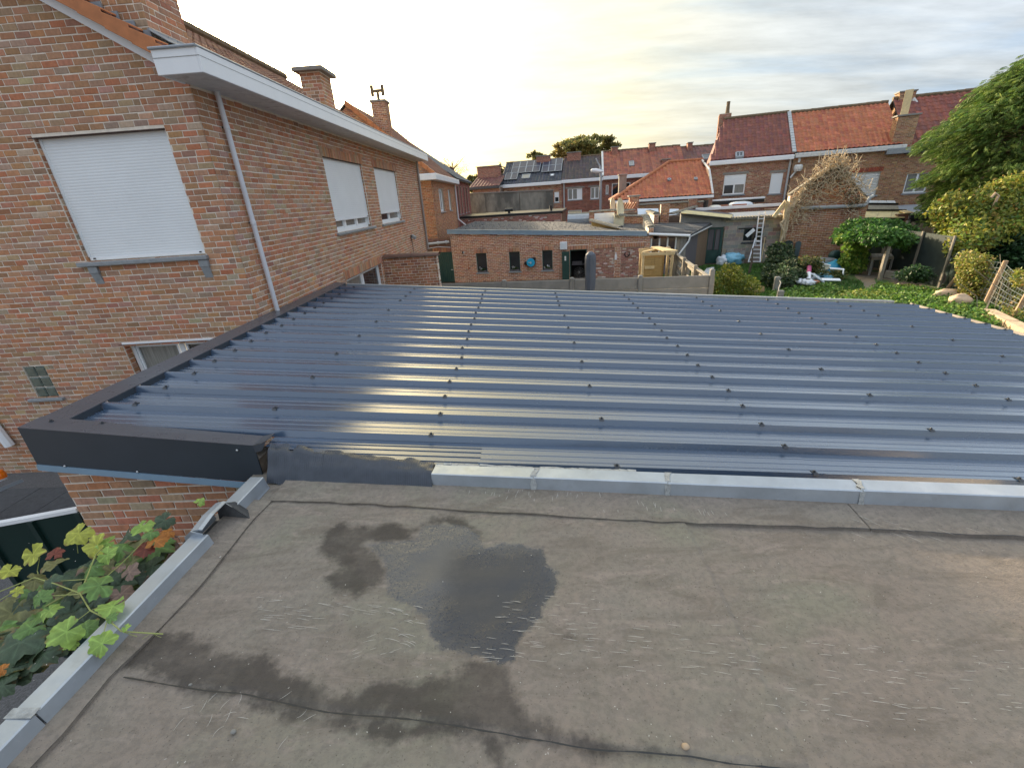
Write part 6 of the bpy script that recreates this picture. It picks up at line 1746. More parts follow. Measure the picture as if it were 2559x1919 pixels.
# flower boxes on the three sills
for i, h in enumerate(SW):
 xm = (h[0] + h[1]) / 2
 fbx = root_at('flower_box', ['flower box with one white bloom in the left small dark window', 'flower box with white bloom in the middle small dark window', 'flower box with three white blooms right of the blue hose reel'][i], 'flower box', xm, DS + .02, h[2], 'flower boxes in the outbuilding windows')
 m = FB_(); m.bbox(h[0] + .06, h[1] - .06, DS - .03, DS + .06, h[2] + .001, h[2] + .10, .01); m.build('box', M['wood_dark'], fbx)
 C_, _ = clump_points([((xm, DS, h[2] + .15), (.22, .06, .08), 1)], 130, .2)
 leaves_join('foliage', C_ @ FR.T, .06, pal_pick([(.05, .10, .025, 3), (.09, .13, .03, 1)], len(C_)), M['leaf'], fbx)
 fl = [(-.1, .24), (-.04, .20)] if i < 2 else [(-.16, .15), (.0, .24), (.08, .2)]
 C_ = np.concatenate([np.array([xm + a, DS - .05, h[2] + b]) + RNG.normal(0, .018, (14, 3)) for a, b in fl])
 leaves_join('blossom', C_ @ FR.T, .05, np.full((len(C_), 3), .75), M['leaf'], fbx)
# things on the outbuilding wall
def wall_pt(R, u, v): return loc(*R(u, v), DS)
p = wall_pt(R3, 1395, 1382)
hr = root_at('hose_reel', 'bright blue garden hose reel mounted between two small windows', 'hose reel', p[0], DS - .1, p[2])
m = FB_(); m.lathe((p[0], DS - .30, p[2]), [(.02, 0), (.20, 0), (.215, .02), (.215, .04), (.15, .05)], 24, (0, 1, 0)); m.build('disc', M['cyan_plastic'], hr)
m = FB_(); m.lathe((p[0] + .01, DS - .25, p[2]), [(.15, 0), (.22, .0), (.22, .14), (.15, .15)], 20, (0, 1, 0)); m.bbox(p[0] - .35, p[0] - .18, DS - .2, DS - .02, p[2] - .12, p[2] + .05, .02).bbox(p[0] + .08, p[0] + .24, DS - .22, DS - .02, p[2] + .05, p[2] + .25, .03); m.build('housing', M['black'], hr)
m = FB_(); m.lathe((p[0] - .0, DS - .325, p[2]), [(.05, 0), (.05, .03), (.02, .03)], 12, (0, 1, 0)); m.bar((p[0], DS - .33, p[2] - .01), (p[0] - .12, DS - .33, p[2] + .03), .03, .03); m.build('crank', M['alu'], hr)
p = wall_pt(R3, 1738, 1208)
bx = root_at('meter_box', 'pale blue white square box fixed above the open green door', 'wall box', p[0], DS - .1, p[2])
m = FB_(); m.bbox(p[0] - .18, p[0] + .18, DS - .16, DS - .001, p[2] - .19, p[2] + .19, .02); m.build('case', M['white'], bx)
m = FB_(); m.bbox(p[0] - .15, p[0] + .15, DS - .175, DS - .161, p[2] - .16, p[2] + .16, .006); m.build('lid', M['dome_cold'], bx)
p = wall_pt(R4, 378, 1325)
th = root_at('wall_thermometer', 'white bottle shaped thermometer on the brick pier of the outbuilding', 'thermometer', p[0], DS - .03, p[2])
m = FB_(); m.bbox(p[0] - .05, p[0] + .05, DS - .04, DS - .001, p[2] - .16, p[2] + .10, .02); m.lathe((p[0], DS - .02, p[2] + .10), [(.03, 0), (.02, .1)], 8); m.build('plate', M['white'], th)
p = wall_pt(R4, 498, 1298)
hs = root_at('horseshoe', 'dark iron horseshoe hung on the bricked up opening', 'horseshoe', p[0], DS - .02, p[2])
m = FB_(); m.tube([(p[0] + .11 * math.cos(a), DS - .01, p[2] + .13 * math.sin(a)) for a in np.linspace(.72 * PI, 2.28 * PI, 16)], .022, 6); o = m.build('iron', M['black'], hs)
p = wall_pt(R3, 672, 1282)
cm = root_at('outside_lamp', 'tiny dark outside lamp beside the green garden door', 'lamp', p[0], DS - .05, p[2])
m = FB_(); m.bbox(p[0] - .05, p[0] + .03, DS - .11, DS - .001, p[2] - .06, p[2] + .06, .015); m.build('case', M['black'], cm)
m = FB_(); m.bbox(p[0] + .032, p[0] + .055, DS - .1, DS - .02, p[2] - .045, p[2] + .045, .01); m.build('lens', M['white'], cm)
p = wall_pt(R3, 728, 1440)
bt = root_at('hanging_trowel', 'pinkish handled tool hanging on the outbuilding brickwork', 'tool', p[0], DS - .03, p[2])
m = FB_(); m.tube([(p[0], DS - .02, p[2] + .3), (p[0] + .02, DS - .02, p[2])], .012, 6); m.lathe((p[0] + .02, DS - .02, p[2] - .05), [(.02, -.06), (.06, -.03), (.05, .03), (.01, .06)], 8, (0, 1, 0)); m.build('handle', M['terracotta'], bt)
# ---- green garden door with brick lintel, and pipes above it
gd = root_at('garden_door', 'dark green vertical boarded garden door beside the outbuilding', 'door', -7.65, DS + .1)
n = 7; ex = np.linspace(gate[0], gate[1] - .02, n + 1)
for i in range(n):
 m = FB_(); m.bbox(ex[i] + .004, ex[i + 1] - .004, DS + .08, DS + .12, .04, gate[3] - .04, .008); m.build('board', M['green_door'], gd)
m = FB_(); m.bbox(gate[1] - .16, gate[1] - .04, DS + .05, DS + .08, .68, .71, .006); m.build('handle', M['alu'], gd)
m = FB_(); m.box(gate[0] - .06, gate[0], DS + .06, DS + .16, 0, gate[3]).box(gate[1] - .02, gate[1] + .01, DS + .06, DS + .16, 0, gate[3]).box(gate[0], gate[1] - .02, DS + .06, DS + .16, gate[3] - .05, gate[3]); m.build('door_frame', M['green_door'], gd)
gl = root_at('brick_lintel', 'band of brickwork over the green garden door carrying grey pipes', 'wall', -7.7, DS + .1, gate[3])
m = FB_(); m.box(-9.2, xs0 - .005, DS + .07, DS + .3, gate[3] + .005, 2.32); m.box(-9.2, gate[0] - .07, DS + .07, DS + .3, 0, gate[3] + .005); m.build('wall_core', M['mortar_dark'], gl)
soldier(gl, FR @ np.array([-9.2, DS + .07, 0]), DD, .9, 1.97, gate[3] + .01, .24, M['brick'], PAL_SHED, w=.08)
bricks(gl, FR @ np.array([-9.2, DS + .07, 0]), DD, lambda z: [(0, 1.97)], gate[3] + .26, 2.32, M['brick_far'], [(.18, .10, .075, 1)], n_ind=0, fine=False)
m = FB_(); m.tube([(-9.0, DS - .05, 2.06), (-7.3, DS - .05, 2.14)], .06, 8)
for x in (-8.6, -7.95, -7.5): m.lathe((x, DS - .05, 2.08 + (x + 8.6) * .047), [(.061, 0), (.085, 0), (.085, .09), (.061, .09)], 10, (1, 0, .05))
m.tube([(-9.0, DS - .09, 1.80), (-7.9, DS - .09, 1.92), (-7.25, DS - .06, 1.86)], .02, 5); m.build('grey_pipe', M['pvc_grey'], gl)
p = loc(*R3(380, 1500), DS - .3)
um = root_at('folded_umbrella', 'folded grey umbrella leaning at the green garden door', 'umbrella', p[0], DS - .3)
m = FB_(); m.lathe((p[0] + .15, DS - .25, .02), [(.02, 0), (.10, .1), (.07, .5), (.02, .72)], 8, (-.25, .0, 1)); m.build('canopy', M['concrete'], um)
m = FB_(); m.tube([(p[0] - .02, DS - .25, .72), (p[0] - .06, DS - .25, .86), (p[0] - .12, DS - .25, .87)], .014, 6); m.build('handle', M['black'], um)
# ---- concrete panel fence
DF = 13.0
cf = root_at('concrete_fence', 'low fence of grey concrete panels between concrete posts behind the steel roof', 'fence', -1, DF)
px_ = [-4.80, -2.55, -.52, 1.42, 3.34]
for i, x in enumerate(px_):
 m = FB_(); zt_ = 1.79 if i < 4 else 1.90; m.bbox(x - .06, x + .06, DF - .05, DF + .09, 0, zt_, .012)
 m.add([(x - .06, DF - .05, zt_), (x + .06, DF - .05, zt_), (x + .06, DF + .09, zt_), (x - .06, DF + .09, zt_), (x, DF + .02, zt_ + .03)], [(0, 1, 4), (1, 2, 4), (2, 3, 4), (3, 0, 4)]); m.build('post', M['concrete'], cf)
for a, b in zip(px_[:-1], px_[1:]):
 for k in range(5):
  z0_ = .02 + k * .345; m = FB_(); m.bbox(a + .062, b - .062, DF + .0 + RNG.normal(0, .004), DF + .045, z0_ + .004, z0_ + .341, .010); m.build('panel', M['concrete'], cf)
# ---- closed parasol in a dark cover
p = loc(*R3(2022, 1400), 12.2); pt_ = loc(*R3(2015, 1285), 12.2)
pa = root_at('closed_parasol', 'closed parasol in a dark blue grey cover in front of the concrete fence', 'parasol', p[0], 12.2)
m = FB_(); prof = [(.13, -.95), (.145, -.6), (.15, -.3), (.148, -.1), (.13, 0), (.05, .07), (.005, .075)]
zt_ = pt_[2] - .04
m.lathe((p[0], 12.2, zt_), prof, 8); o = m.build('cover', M['parasol'], pa)
m = FB_(); m.tube([(p[0], 12.2, 0), (p[0], 12.2, zt_ - .9)], .025, 8); m.build('pole', M['alu'], pa)
m = FB_(); m.bbox(p[0] - .25, p[0] + .25, 11.95, 12.45, 0, .08, .02); m.build('base', M['concrete'], pa)
# ---- shelter knocked together from old doors
DC = 18.5
c0 = loc(*R4(652, 1400), DC)[0]; c1 = loc(*R4(985, 1400), DC)[0]; zc = loc(*R4(760, 1285), DC)[2]
cr = root_at('wooden_shelter', 'yellow pine shelter made of old panel doors with an open top', 'shelter', (c0 + c1) / 2, DC)
xd1 = loc(*R4(868, 1400), DC)[0]
m = FB_()
def panel_door(m, x0, x1, y, z0, z1):
 m.box(x0, x1, y, y + .03, z0, z1)
 for cx_ in ((x0 * .96 + x1 * .04, x0 * .54 + x1 * .46), (x0 * .46 + x1 * .54, x0 * .04 + x1 * .96)):
  for zz in ((z0 + .08, z0 + (z1 - z0) * .42), (z0 + (z1 - z0) * .5, z1 - .08)):
   m.bbox(cx_[0] + .03, cx_[1] - .03, y - .018, y - .001, zz[0], zz[1], .01)
 for x in (x0, (x0 + x1) / 2 - .05, x1 - .1): m.box(x, x + .1, y - .022, y - .001, z0, z1)
panel_door(m, c0 + .1, xd1, DC, .05, zc - .08); m.build('door_panel', M['wood_new'], cr)
m = FB_(); m.bbox(c0 + .12, c0 + .5, DC - .06, DC - .03, zc - .62, zc - .5, .005); m.build('cleat', M['wood_pale'], cr)
for x, y in ((c0, DC - .06), (c1 - .1, DC - .06), (c0, DC + .9), (c1 - .1, DC + .9)):
 m = FB_(); m.bbox(x, x + .09, y, y + .09, 0, zc, .008); m.build('post', M['wood_pale'], cr)
m = FB_(); m.bbox(c0 - .03, c1 + .03, DC - .10, DC - .065, zc - .10, zc + .02, .006); m.build('rail', M['wood_pale'], cr)
m = FB_(); m.bbox(c0 - .03, c1 + .03, DC + .95, DC + 1.0, zc - .05, zc + .07, .006); m.build('rail', M['wood_pale'], cr)
m = FB_(); m.bar((c0, DC - .05, zc + .04), (c0 + .75, DC + .9, zc + .05), .10, .05); m.build('rail', M['wood_pale'], cr)
m = FB_(); m.prism([(c1 - .75, DC + .95, zc + .10), (c1 - .45, DC + .95, zc + .10), (c1 + .12, DC - .12, zc + .04), (c1 - .42, DC - .12, zc + .04)], (0, 0, .035)); m.build('lid_board', M['wood_pale'], cr)
m = FB_(); m.box(c0 + .1, c0 + .13, DC + .0, DC + .9, .05, zc - .1).box(c0 + .1, c1 - .2, DC + .9, DC + .93, .05, zc - .1); m.build('side_panel', M['wood_new'], cr)
# ---- pallet fence running away beside it
x_, d0, d1 = 3.42, 13.25, 20.5
pf = root_at('pallet_fence', 'weathered pallet fence running back from the concrete fence end post', 'fence', x_, d0)
sg = 4
for s in range(sg):
 a = d0 + (d1 - d0) * s / sg + .05; b = d0 + (d1 - d0) * (s + 1) / sg - .05
 for k in range(5):
  m = FB_(); z0_ = .25 + k * .30 + RNG.normal(0, .015); m.bar((x_, a, z0_ + RNG.normal(0, .02)), (x_, b, z0_ + RNG.normal(0, .02)), .022, .11); m.build('slat', M['wood_grey'], pf)
 for y in (a + .1, (a + b) / 2, b - .1):
  m = FB_(); m.bbox(x_ + .012, x_ + .10, y - .05, y + .05, .1, 1.58, .006); m.build('batten', M['wood_grey'], pf)
 m = FB_(); m.bbox(x_ - .14, x_ - .03, b - .02, b + .09, 0, 1.72, .008); m.build('post', M['wood_grey'], pf)
 m = FB_(); m.bar((x_ - .02, a, 1.60), (x_ - .02, b, 1.60), .12, .03); m.build('top_board', M['wood_grey'], pf)
# ---- glazed lean-to shed
dW0, dW1 = 23.25, 26.3
xw0 = 2.95; xw1 = loc(*R4(1128, 1200), dW0)[0]; xw2 = loc(*R4(1345, 1200), dW1)[0]
zf = loc(*R4(940, 1110), dW0)[2]; zbk = loc(*R4(1230, 975), dW1)[2]
ws = root_at('garden_shed', 'lean-to garden shed with dark glazed front and grey felt roof', 'shed', (xw0 + xw1) / 2, dW0)
m = FB_(); zfl = loc(*R4(740, 1090), dW0)[2]
m.prism([(xw0 - .1, dW0 - .15, zfl + .02), (xw1 + .1, dW0 - .15, zf - .02), (xw2 + .1, dW1, zbk - .05), (xw0 - .1, dW1, zbk + .12)], (0, 0, .06)); m.build('roof', M['bitumen_dark'], ws)
for i in range(5):
 y = dW0 + (dW1 - dW0) * (i + .5) / 5; t = (i + .6) / 5.4
 m = FB_(); m.bar((xw0, y, zfl + (zbk + .12 - zfl) * t + .085), (xw1 + .1 + (xw2 - xw1) * t, y, zf + (zbk - .05 - zf) * t + .075), .12, .012); m.build('felt_lap', M['bitumen_dark'], ws)
m = FB_(); m.tube([(xw0 - .15, dW0 - .2, zfl + .04), (xw1 + .1, dW0 - .2, zf)], .06, 8); m.build('gutter', M['white'], ws)
xg = loc(*R4(1015, 1200), dW0)[0]
ed = np.linspace(xw0 + .02, xg, 4)
for a, b in zip(ed[:-1], ed[1:]):
 m = FB_(); m.box(a + .04, b - .04, dW0 + .03, dW0 + .035, .6, zf - .10); m.build('pane', pmat('dark glazing', (.06, .045, .05), rough=.12, var=.3) if 'dark glazing' not in bpy.data.materials else bpy.data.materials['dark glazing'], ws)
for e in ed:
 m = FB_(); m.box(e - .035, e + .035, dW0, dW0 + .05, .55, zf - .06); m.build('glazing_bar', M['white_dirty'], ws)
m = FB_(); m.box(xw0, xg, dW0, dW0 + .05, 0, .55); m.build('front_boarding', M['wood_dark'], ws)
nb_ = 3; ed = np.linspace(xg + .05, xw1, nb_ + 1)
for a, b in zip(ed[:-1], ed[1:]):
 m = FB_(); m.bbox(a + .005, b - .005, dW0, dW0 + .04, 0, zf - .06, .008); m.build('front_board', M['wood_grey'] if a < ed[1] else M['concrete'], ws)
xw2 = loc(*R4(1345, 1200), dW1)[0]; nb_ = 16; s0 = np.array([xw1, dW0 + .02, 0]); s1 = np.array([xw2, dW1, 0])
for i in range(nb_):
 t = (i + .5) / nb_; p = s0 + (s1 - s0) * (i + .03) / nb_; q = s0 + (s1 - s0) * (i + .97) / nb_; h = ZZ * (zf + (zbk - .05 - zf) * t - .06)
 m = FB_(); m.prism([p, q, q + h, p + h], (-.03, .01, 0)); m.build('side_board', M['wood_dark'] if i < 8 else M['wood_brown'], ws)
m = FB_(); m.bar((xw1 + .1, dW0 - .1, zf - .01), (xw2 + .1, dW1, zbk - .08), .05, .14); m.build('verge_board', M['anthracite'], ws)
m = FB_(); m.bar((xw1 + .13, dW0 - .1, zf - .05), (xw2 + .13, dW1 - .1, zbk - .14), .04, .04); m.build('side_gutter', M['white_dirty'], ws)
a = loc(*R4(1150, 1165), dW0 - .15); b = loc(*R4(1025, 1330), dW0 - .15)
m = FB_(); m.tube([(xw1 + .08, dW0 - .2, zf - .02), (xw1 + .08, dW0 - .2, zf - .15), (a[0], dW0 - .18, a[2]), (b[0], dW0 - .18, b[2]), (b[0] - .05, dW0 - .18, 0)], .04, 8); m.build('downpipe', M['white'], ws)
# ---- party wall of brick with tile copings behind the gravel roof
pw = root_at('party_wall', 'stepped brick party wall with grey lichened coping tiles above the garden shed roof', 'wall', 3.0, 24)
def run_wall(root, x, d0, d1, z0, z1a, z1b, t=.24, pal=PAL_OR, tile=True):
 """wall running away; visible face to the right (+along)"""
 m = FB_(); m.prism([(x - t, d0, z0), (x - t, d1, z0), (x - t, d1, z1b), (x - t, d0, z1a)], (t, 0, 0)); m.build('wall_core', M['mortar'], root)
 O = FR @ np.array([x, d0, 0])
 bricks(root, O, NN, lambda z: [(0 if z < z1a else max(0, (z - z1a) / (z1b - z1a + 1e-6) * (d1 - d0)), d1 - d0)] if z < max(z1a, z1b) else [], z0, max(z1a, z1b), M['brick'], pal, n_ind=60, course=.08, blen=.22)
 bricks(root, FR @ np.array([x - t, d0, 0]), DD, lambda z: [(0, t)], z0, z1a, M['brick'], pal, n_ind=0)
 if tile: coping_tiles(root, (x - t / 2, d0, z1a), (x - t / 2, d1, z1b), t)
def coping_tiles(root, A, B, t, L=.40, r=None, mat='coping'):
 A = np.asarray(A, float); B = np.asarray(B, float); n = max(2, int(np.linalg.norm(B - A) / L))
 w = (t + .16) / 2; sd = np.cross((B - A) / np.linalg.norm(B - A), ZZ); sd /= np.linalg.norm(sd)
 for i in range(n):
  a = A + (B - A) * i / n; b = A + (B - A) * (i + 1.08) / n
  m = FB_(); k = 6; P0 = []; P1 = []
  for q in np.linspace(0, PI, k):
   off = sd * math.cos(q) * w + ZZ * (math.sin(q) * .10 + .0)
   P0.append(a + off + ZZ * .018); P1.append(b + off)
  m.add(P0 + P1, [(j, j + 1, k + j + 1, k + j) for j in range(k - 1)] + [tuple(range(k))]); m.build('coping_tile', M[mat], root)
M['coping'] = pmat('lichened coping tile', (.18, .165, .13), rough=.85, var=.45, nscale=9, stains=((6, .55, .7, .6, (.42, .40, .30)),))
run_wall(pw, 3.05, 23.3, 26.0, 1.2, 2.30, 2.72);
run_wall(pw, 3.62, 26.0, 29.6, 1.2, 2.78, 2.78)
# ---- rear annex with parapets, dish aerials, roof light strips
DA = 28.0
def L4(u, v, D): return loc(*R4(u, v), D)
an = root_at('rear_annex', 'low flat roofed brick annex with coping tiles and brick piers in the middle distance', 'annex', L4(650, 900, DA)[0], DA)
a0 = L4(470, 900, DA); a1 = L4(838, 900, DA)
facade(an, DA, a0[0], a1[0], a0[2], [], PAL_OR, n_ind=40, fine=True, bm='brick', mat='mortar')
coping_tiles(an, (a0[0], DA + .1, a0[2]), (a1[0], DA + .1, a1[2] + .0), .24)
m = FB_(); m.box(a0[0], a1[0] + 2.5, DA + .3, DA + 4.5, 0, a0[2] - .15); m.build('annex_body', M['mortar_dark'], an)
m = FB_(); m.box(a0[0] - .0, a1[0] + .1, DA + .3, DA + 3.4, a0[2] - .14, a0[2] - .10); m.build('felt_roof', M['bitumen_dark'], an)
p0 = L4(848, 960, DA - .1); p1 = L4(940, 960, DA - .1); pt = L4(890, 770, DA - .1)
facade(an, DA - .1, p0[0], p1[0], pt[2], [], PAL_OR, n_ind=30, fine=True, bm='brick', mat='mortar', name='pier')
m = FB_(); m.box(p0[0], p1[0], DA - .1 + .29, DA + .4, 0, pt[2] - .01); m.build('pier_core', M['mortar_dark'], an)
DB = 31.5
q0 = L4(520, 800, DB); q1 = L4(622, 800, DB); qt = L4(570, 690, DB)
chimney(an, q0[0], q1[0], DB - .1, DB + .7, .5, qt[2], .08, PAL_OR, mat='brick', fine=True, frame=FR)
b0 = L4(625, 790, DB); b1 = L4(1150, 760, DB); bt_ = L4(900, 765, DB)[2]
facade(an, DB, b0[0], b1[0], bt_, [], PAL_ROW2, n_ind=0)
coping_tiles(an, (b0[0], DB + .1, bt_), (b1[0], DB + .1, bt_), .24)
r0 = L4(1150, 790, DB - .15); r1 = L4(1240, 790, DB - .15); rtp = L4(1195, 715, DB - .15)
facade(an, DB - .15, r0[0], r1[0], rtp[2], [], PAL_ROW, n_ind=0, name='pier')
c0_ = L4(1245, 755, DB); c1_ = L4(1315, 745, DB); facade(an, DB, c0_[0], c1_[0], c0_[2], [], PAL_ROW, n_ind=0); coping_tiles(an, (c0_[0], DB + .1, c0_[2]), (c1_[0], DB + .1, c1_[2]), .24)
coping_tiles(an, L4(960, 880, 28.5), L4(1220, 800, 31.3), .22)
for (u0, u1, v, D) in ((615, 840, 846, 29.5), (950, 1060, 850, 29.5)):
 A_ = L4(u0, v, D); B_ = L4(u1, v, D); m = FB_()
 m.prism([(A_[0], D, A_[2] - .28), (B_[0], D, B_[2] - .28), (B_[0], D + .5, B_[2] + .1), (A_[0], D + .5, A_[2] + .1)], (0, 0, .05)); m.build('roof_light', M['dome_cold'], an)
 m = FB_(); m.box(A_[0] - .05, B_[0] + .05, D - .05, D + .6, A_[2] - .45, A_[2] - .29); m.build('kerb', M['white_dirty'], an)
# annex with white and beige panels on the left
an2 = root_at('rear_annex', 'flat roofed annex faced with white boards and a cream panel, two dish aerials above', 'annex', L4(300, 920, 27)[0], 27)
w0 = L4(150, 930, 27.6); w1 = L4(362, 930, 27.6); wt = L4(250, 862, 27.6)[2]
m = FB_(); m.box(w0[0], w1[0], 27.6, 27.66, 1.3, wt); m.build('white_cladding', M['dome_cold'], an2)
for i in range(5):
 m = FB_(); z_ = 1.5 + i * (wt - 1.5) / 5; m.bbox(w0[0], w1[0], 27.57, 27.598, z_, z_ + (wt - 1.5) / 5 - .012, .004); m.build('cladding_board', M['white'], an2)
b0 = L4(362, 940, 26.8); b1 = L4(463, 940, 26.8); bz = (L4(410, 892, 26.8)[2], L4(410, 1000, 26.8)[2])
m = FB_(); m.bbox(b0[0], b1[0], 26.8, 28, bz[1] - .4, bz[0], .01); m.build('cream_panel', M['cream'], an2)
coping_tiles(an2, (b0[0], 26.9, bz[0]), (b1[0] + .1, 26.9, bz[0] - .02), .3, L=.3)
l0 = L4(95, 850, 28.4); l1 = L4(390, 835, 28.4)
facade(an2, 28.4, l0[0], l1[0], l0[2] - .05, [], PAL_ROW, n_ind=0)
coping_tiles(an2, (l0[0], 28.5, l0[2] - .05), (l1[0], 28.5, l1[2]), .26)
coping_tiles(an2, L4(120, 945, 26.5), L4(420, 1022, 24.6), .28, L=.26)
d0_ = L4(120, 985, 26.5); d1_ = L4(420, 1060, 24.6)
m = FB_(); A_ = L4(120, 950, 26.5); B_ = L4(420, 1030, 24.6); m.prism([A_, B_, B_ - ZZ * .5, A_ - ZZ * .5], (0, .2, 0)); m.build('ochre_fascia', pmat('ochre plaster', (.50, .33, .11), rough=.8, var=.15), an2)
coping_tiles(an2, L4(390, 850, 28.5), L4(560, 835, 30), .24, L=.26)
m = FB_(); m.box(l0[0], l1[0] + 1.2, 28.7, 31, 0, l0[2] - .2); m.build('annex_body', M['mortar_dark'], an2)
zn0 = L4(5, 930, 29); zn1 = L4(95, 930, 29)
m = FB_(); m.tube([(zn0[0] - .8, 29, zn0[2] + .0), (zn1[0], 29, zn1[2])], .34, 10); o = m.build('rolled_felt', M['zinc_dull'], an2)
coping_tiles(an2, (zn0[0] - .8, 29.6, zn0[2] + .28), (zn1[0] + .1, 29.6, zn1[2] + .3), .3)
def dish(u, v, D, rr_, lab):
 p = L4(u, v, D); d = root_at('satellite_dish', lab, 'dish aerial', p[0], D, p[2], 'dish aerials on the rear annex')
 m = FB_(); m.lathe((p[0], D, p[2]), [(.02, .0), (rr_ * .5, -.02), (rr_ * .85, -.07), (rr_, -.12), (rr_, -.14), (rr_ * .8, -.09), (.02, -.03)], 18, (-.85, .35, -.1)); m.build('reflector', M['cream'], d)
 m = FB_(); m.tube([(p[0], D + .05, p[2] - rr_ - .3), (p[0] + .06, D + .05, p[2] - .05)], .025, 6); m.build('mast', M['zinc_dull'], d)
dish(405, 818, 27.0, .56, 'larger cream dish aerial seen edge on above the cream panel'); dish(328, 772, 31.5, .42, 'smaller cream dish aerial behind, at the foot of the orange roof')
m = FB_(); c0_ = L4(338, 790, 31.0); c1_ = L4(520, 790, 31.0)
st = root_at('tile_stack', 'stack of orange tiles and boards on the annex roof beside the small dish', 'tile stack', c0_[0], 31, c0_[2] - .3)
for i in range(7):
 m = FB_(); x = c0_[0] + .2 + i * .16; m.bar((x, 30.9, c0_[2] - .45), (x + .35, 30.9, c0_[2] + .15), .06, .3, up=(0, 1, 0)); m.build('tile', M['verge'], st)
p0 = L4(415, 470, 38); p1 = L4(495, 470, 38); pt = L4(455, 462, 38)[2]
gc = root_at('rendered_chimney', 'square grey rendered chimney stack in front of the far houses', 'chimney', p0[0], 38)
m = FB_(); m.bbox(p0[0], p1[0], 38, 38.9, 0, pt, .02); m.build('stack', M['render_grey'], gc)
m = FB_(); m.bbox(p0[0] - .06, p1[0] + .06, 37.94, 38.96, pt, pt + .09, .01); m.build('cap', M['concrete'], gc)
# ---- white edged flat roof with dome lights behind the block wall
DX = 31.0
f0 = L4(1275, 815, DX); f1 = L4(2130, 800, DX); zx = f0[2]
fr = root_at('flat_roof_extension', 'flat roofed extension with white edge trim and milky dome lights below the red house', 'extension', (f0[0] + f1[0]) / 2, DX)
m = FB_(); m.box(f0[0] - .1, f1[0], DX + .1, DX + 3.2, 0, zx - .1); m.build('body', M['mortar_dark'], fr)
facade(fr, DX, f0[0], f1[0], zx - .12, [], [(.30, .14, .10, 3), (.36, .20, .15, 2), (.26, .11, .09, 2)], n_ind=0)
m = FB_(); m.bbox(f0[0] - .3, f1[0], DX - .12, DX - .02, zx - .12, zx + .05, .01); m.build('edge_trim', M['white'], fr)
m = FB_(); m.box(f0[0], f1[0], DX - .02, DX + 3.2, zx - .09, zx - .02); m.build('felt_roof', M['bitumen_dark'], fr)
e = L4(1700, 765, DX + 3); m = FB_(); m.bbox(f0[0] + .4, f1[0], DX + 2.9, DX + 3.1, zx + .05, e[2] + .25, .02); m.build('upstand', M['black'], fr)
m = FB_(); m.bbox(f0[0] + .4, f1[0], DX + 2.8, DX + 3.15, e[2] + .252, e[2] + .36, .02); m.build('upstand_trim', M['white'], fr)
def dome(u0, u1, v0, v1, D, mat, n='dome_light'):
 a = L4(u0, v1, D); b = L4(u1, v1, D); t = L4((u0 + u1) / 2, v0, D); w = b[0] - a[0]
 m = FB_(); k = 10; l = 6; vs = []; h = max(t[2] - (a[2] + b[2]) / 2, .15); zb = (a[2] + b[2]) / 2
 for i in range(l + 1):
  f = i / l; q = math.cos(f * PI / 2) ** .7
  for j in range(4 * k):
   an_ = 2 * PI * j / (4 * k); cx_, sy_ = math.cos(an_), math.sin(an_); sc = min(1 / max(abs(cx_), abs(sy_)), 1.18)
   vs.append(((a[0] + b[0]) / 2 + cx_ * sc * w / 2 * q, D + .5 + sy_ * sc * .5 * q, zb + h * math.sin(f * PI / 2)))
 nn4 = 4 * k; m.add(vs, [(i * nn4 + j, i * nn4 + (j + 1) % nn4, (i + 1) * nn4 + (j + 1) % nn4, (i + 1) * nn4 + j) for i in range(l) for j in range(nn4)])
 o = m.build(n, M[mat], fr, smooth=True)
 m = FB_(); m.box(a[0] - .02, b[0] + .02, D - .02, D + 1.02, zx - .02, zb); m.build('kerb', M['white_dirty'], o)
dome(1398, 1512, 780, 805, DX + .3, 'dome'); dome(1860, 1998, 768, 802, DX + .3, 'dome'); dome(1605, 1850, 740, 776, DX + 1.4, 'dome_cold')
a = L4(1335, 760, DX + .5); bv = root_at('roof_vent', 'short black flue standing on the corner of the white edged flat roof', 'vent pipe', a[0], DX + .5, zx)
m = FB_(); m.tube([(a[0], DX + .5, zx - .02), (a[0], DX + .5, L4(1335, 725, DX + .5)[2])], .15, 8); m.build('pipe', M['black'], bv)
for i, (u, v) in enumerate(((1530, 790), (1650, 788), (1720, 790))):
 p = L4(u, v, DX + .8); m = FB_(); m.bbox(p[0] - .22, p[0] + .22, DX + .6, DX + .8, zx - .02, zx + .10, .01)
 tag(m.build('loose_brick', M['terracotta']), ['loose red brick on the flat roof beside the left dome light', 'loose red brick in the middle of the flat roof under the large dome', 'loose red brick right of the others near the right dome light'][i], 'brick')
# ---- concrete block store with green door
DK = 26.4
k0 = L4(1540, 1000, DK)[0]; k1 = loc(*R7(770, 500), DK)[0]; zk = L4(1800, 925, DK)[2]
bs = root_at('block_store', 'grey concrete block store with small window between green door and ivy gable', 'store', (k0 + k1) / 2, DK)
wn = (L4(1745, 1030, DK)[0], L4(1935, 1030, DK)[0], L4(1800, 1170, DK)[2], L4(1800, 1028, DK)[2])
O_ = FR @ np.array([k0, DK, 0])
Hk = [(wn[0] - k0, wn[1] - k0, wn[2], wn[3])]
wall_skin(bs, O_, DD, 0, k1 - k0, 0, lambda x: zk, Hk, M['mortar_far'], 'front_wall')
bricks(bs, O_, DD, lambda z: interval_minus([(0, k1 - k0)], [(h[0], h[1]) for h in Hk if h[2] < z < h[3]]), 0, zk - .02, M['block'], [(.27, .25, .22, 4), (.24, .22, .195, 3), (.30, .27, .23, 2), (.27, .21, .17, 2)], course=.195, blen=.40, joint=.016, n_ind=260, name='block', jit=.3, var=.1, depth=.006)
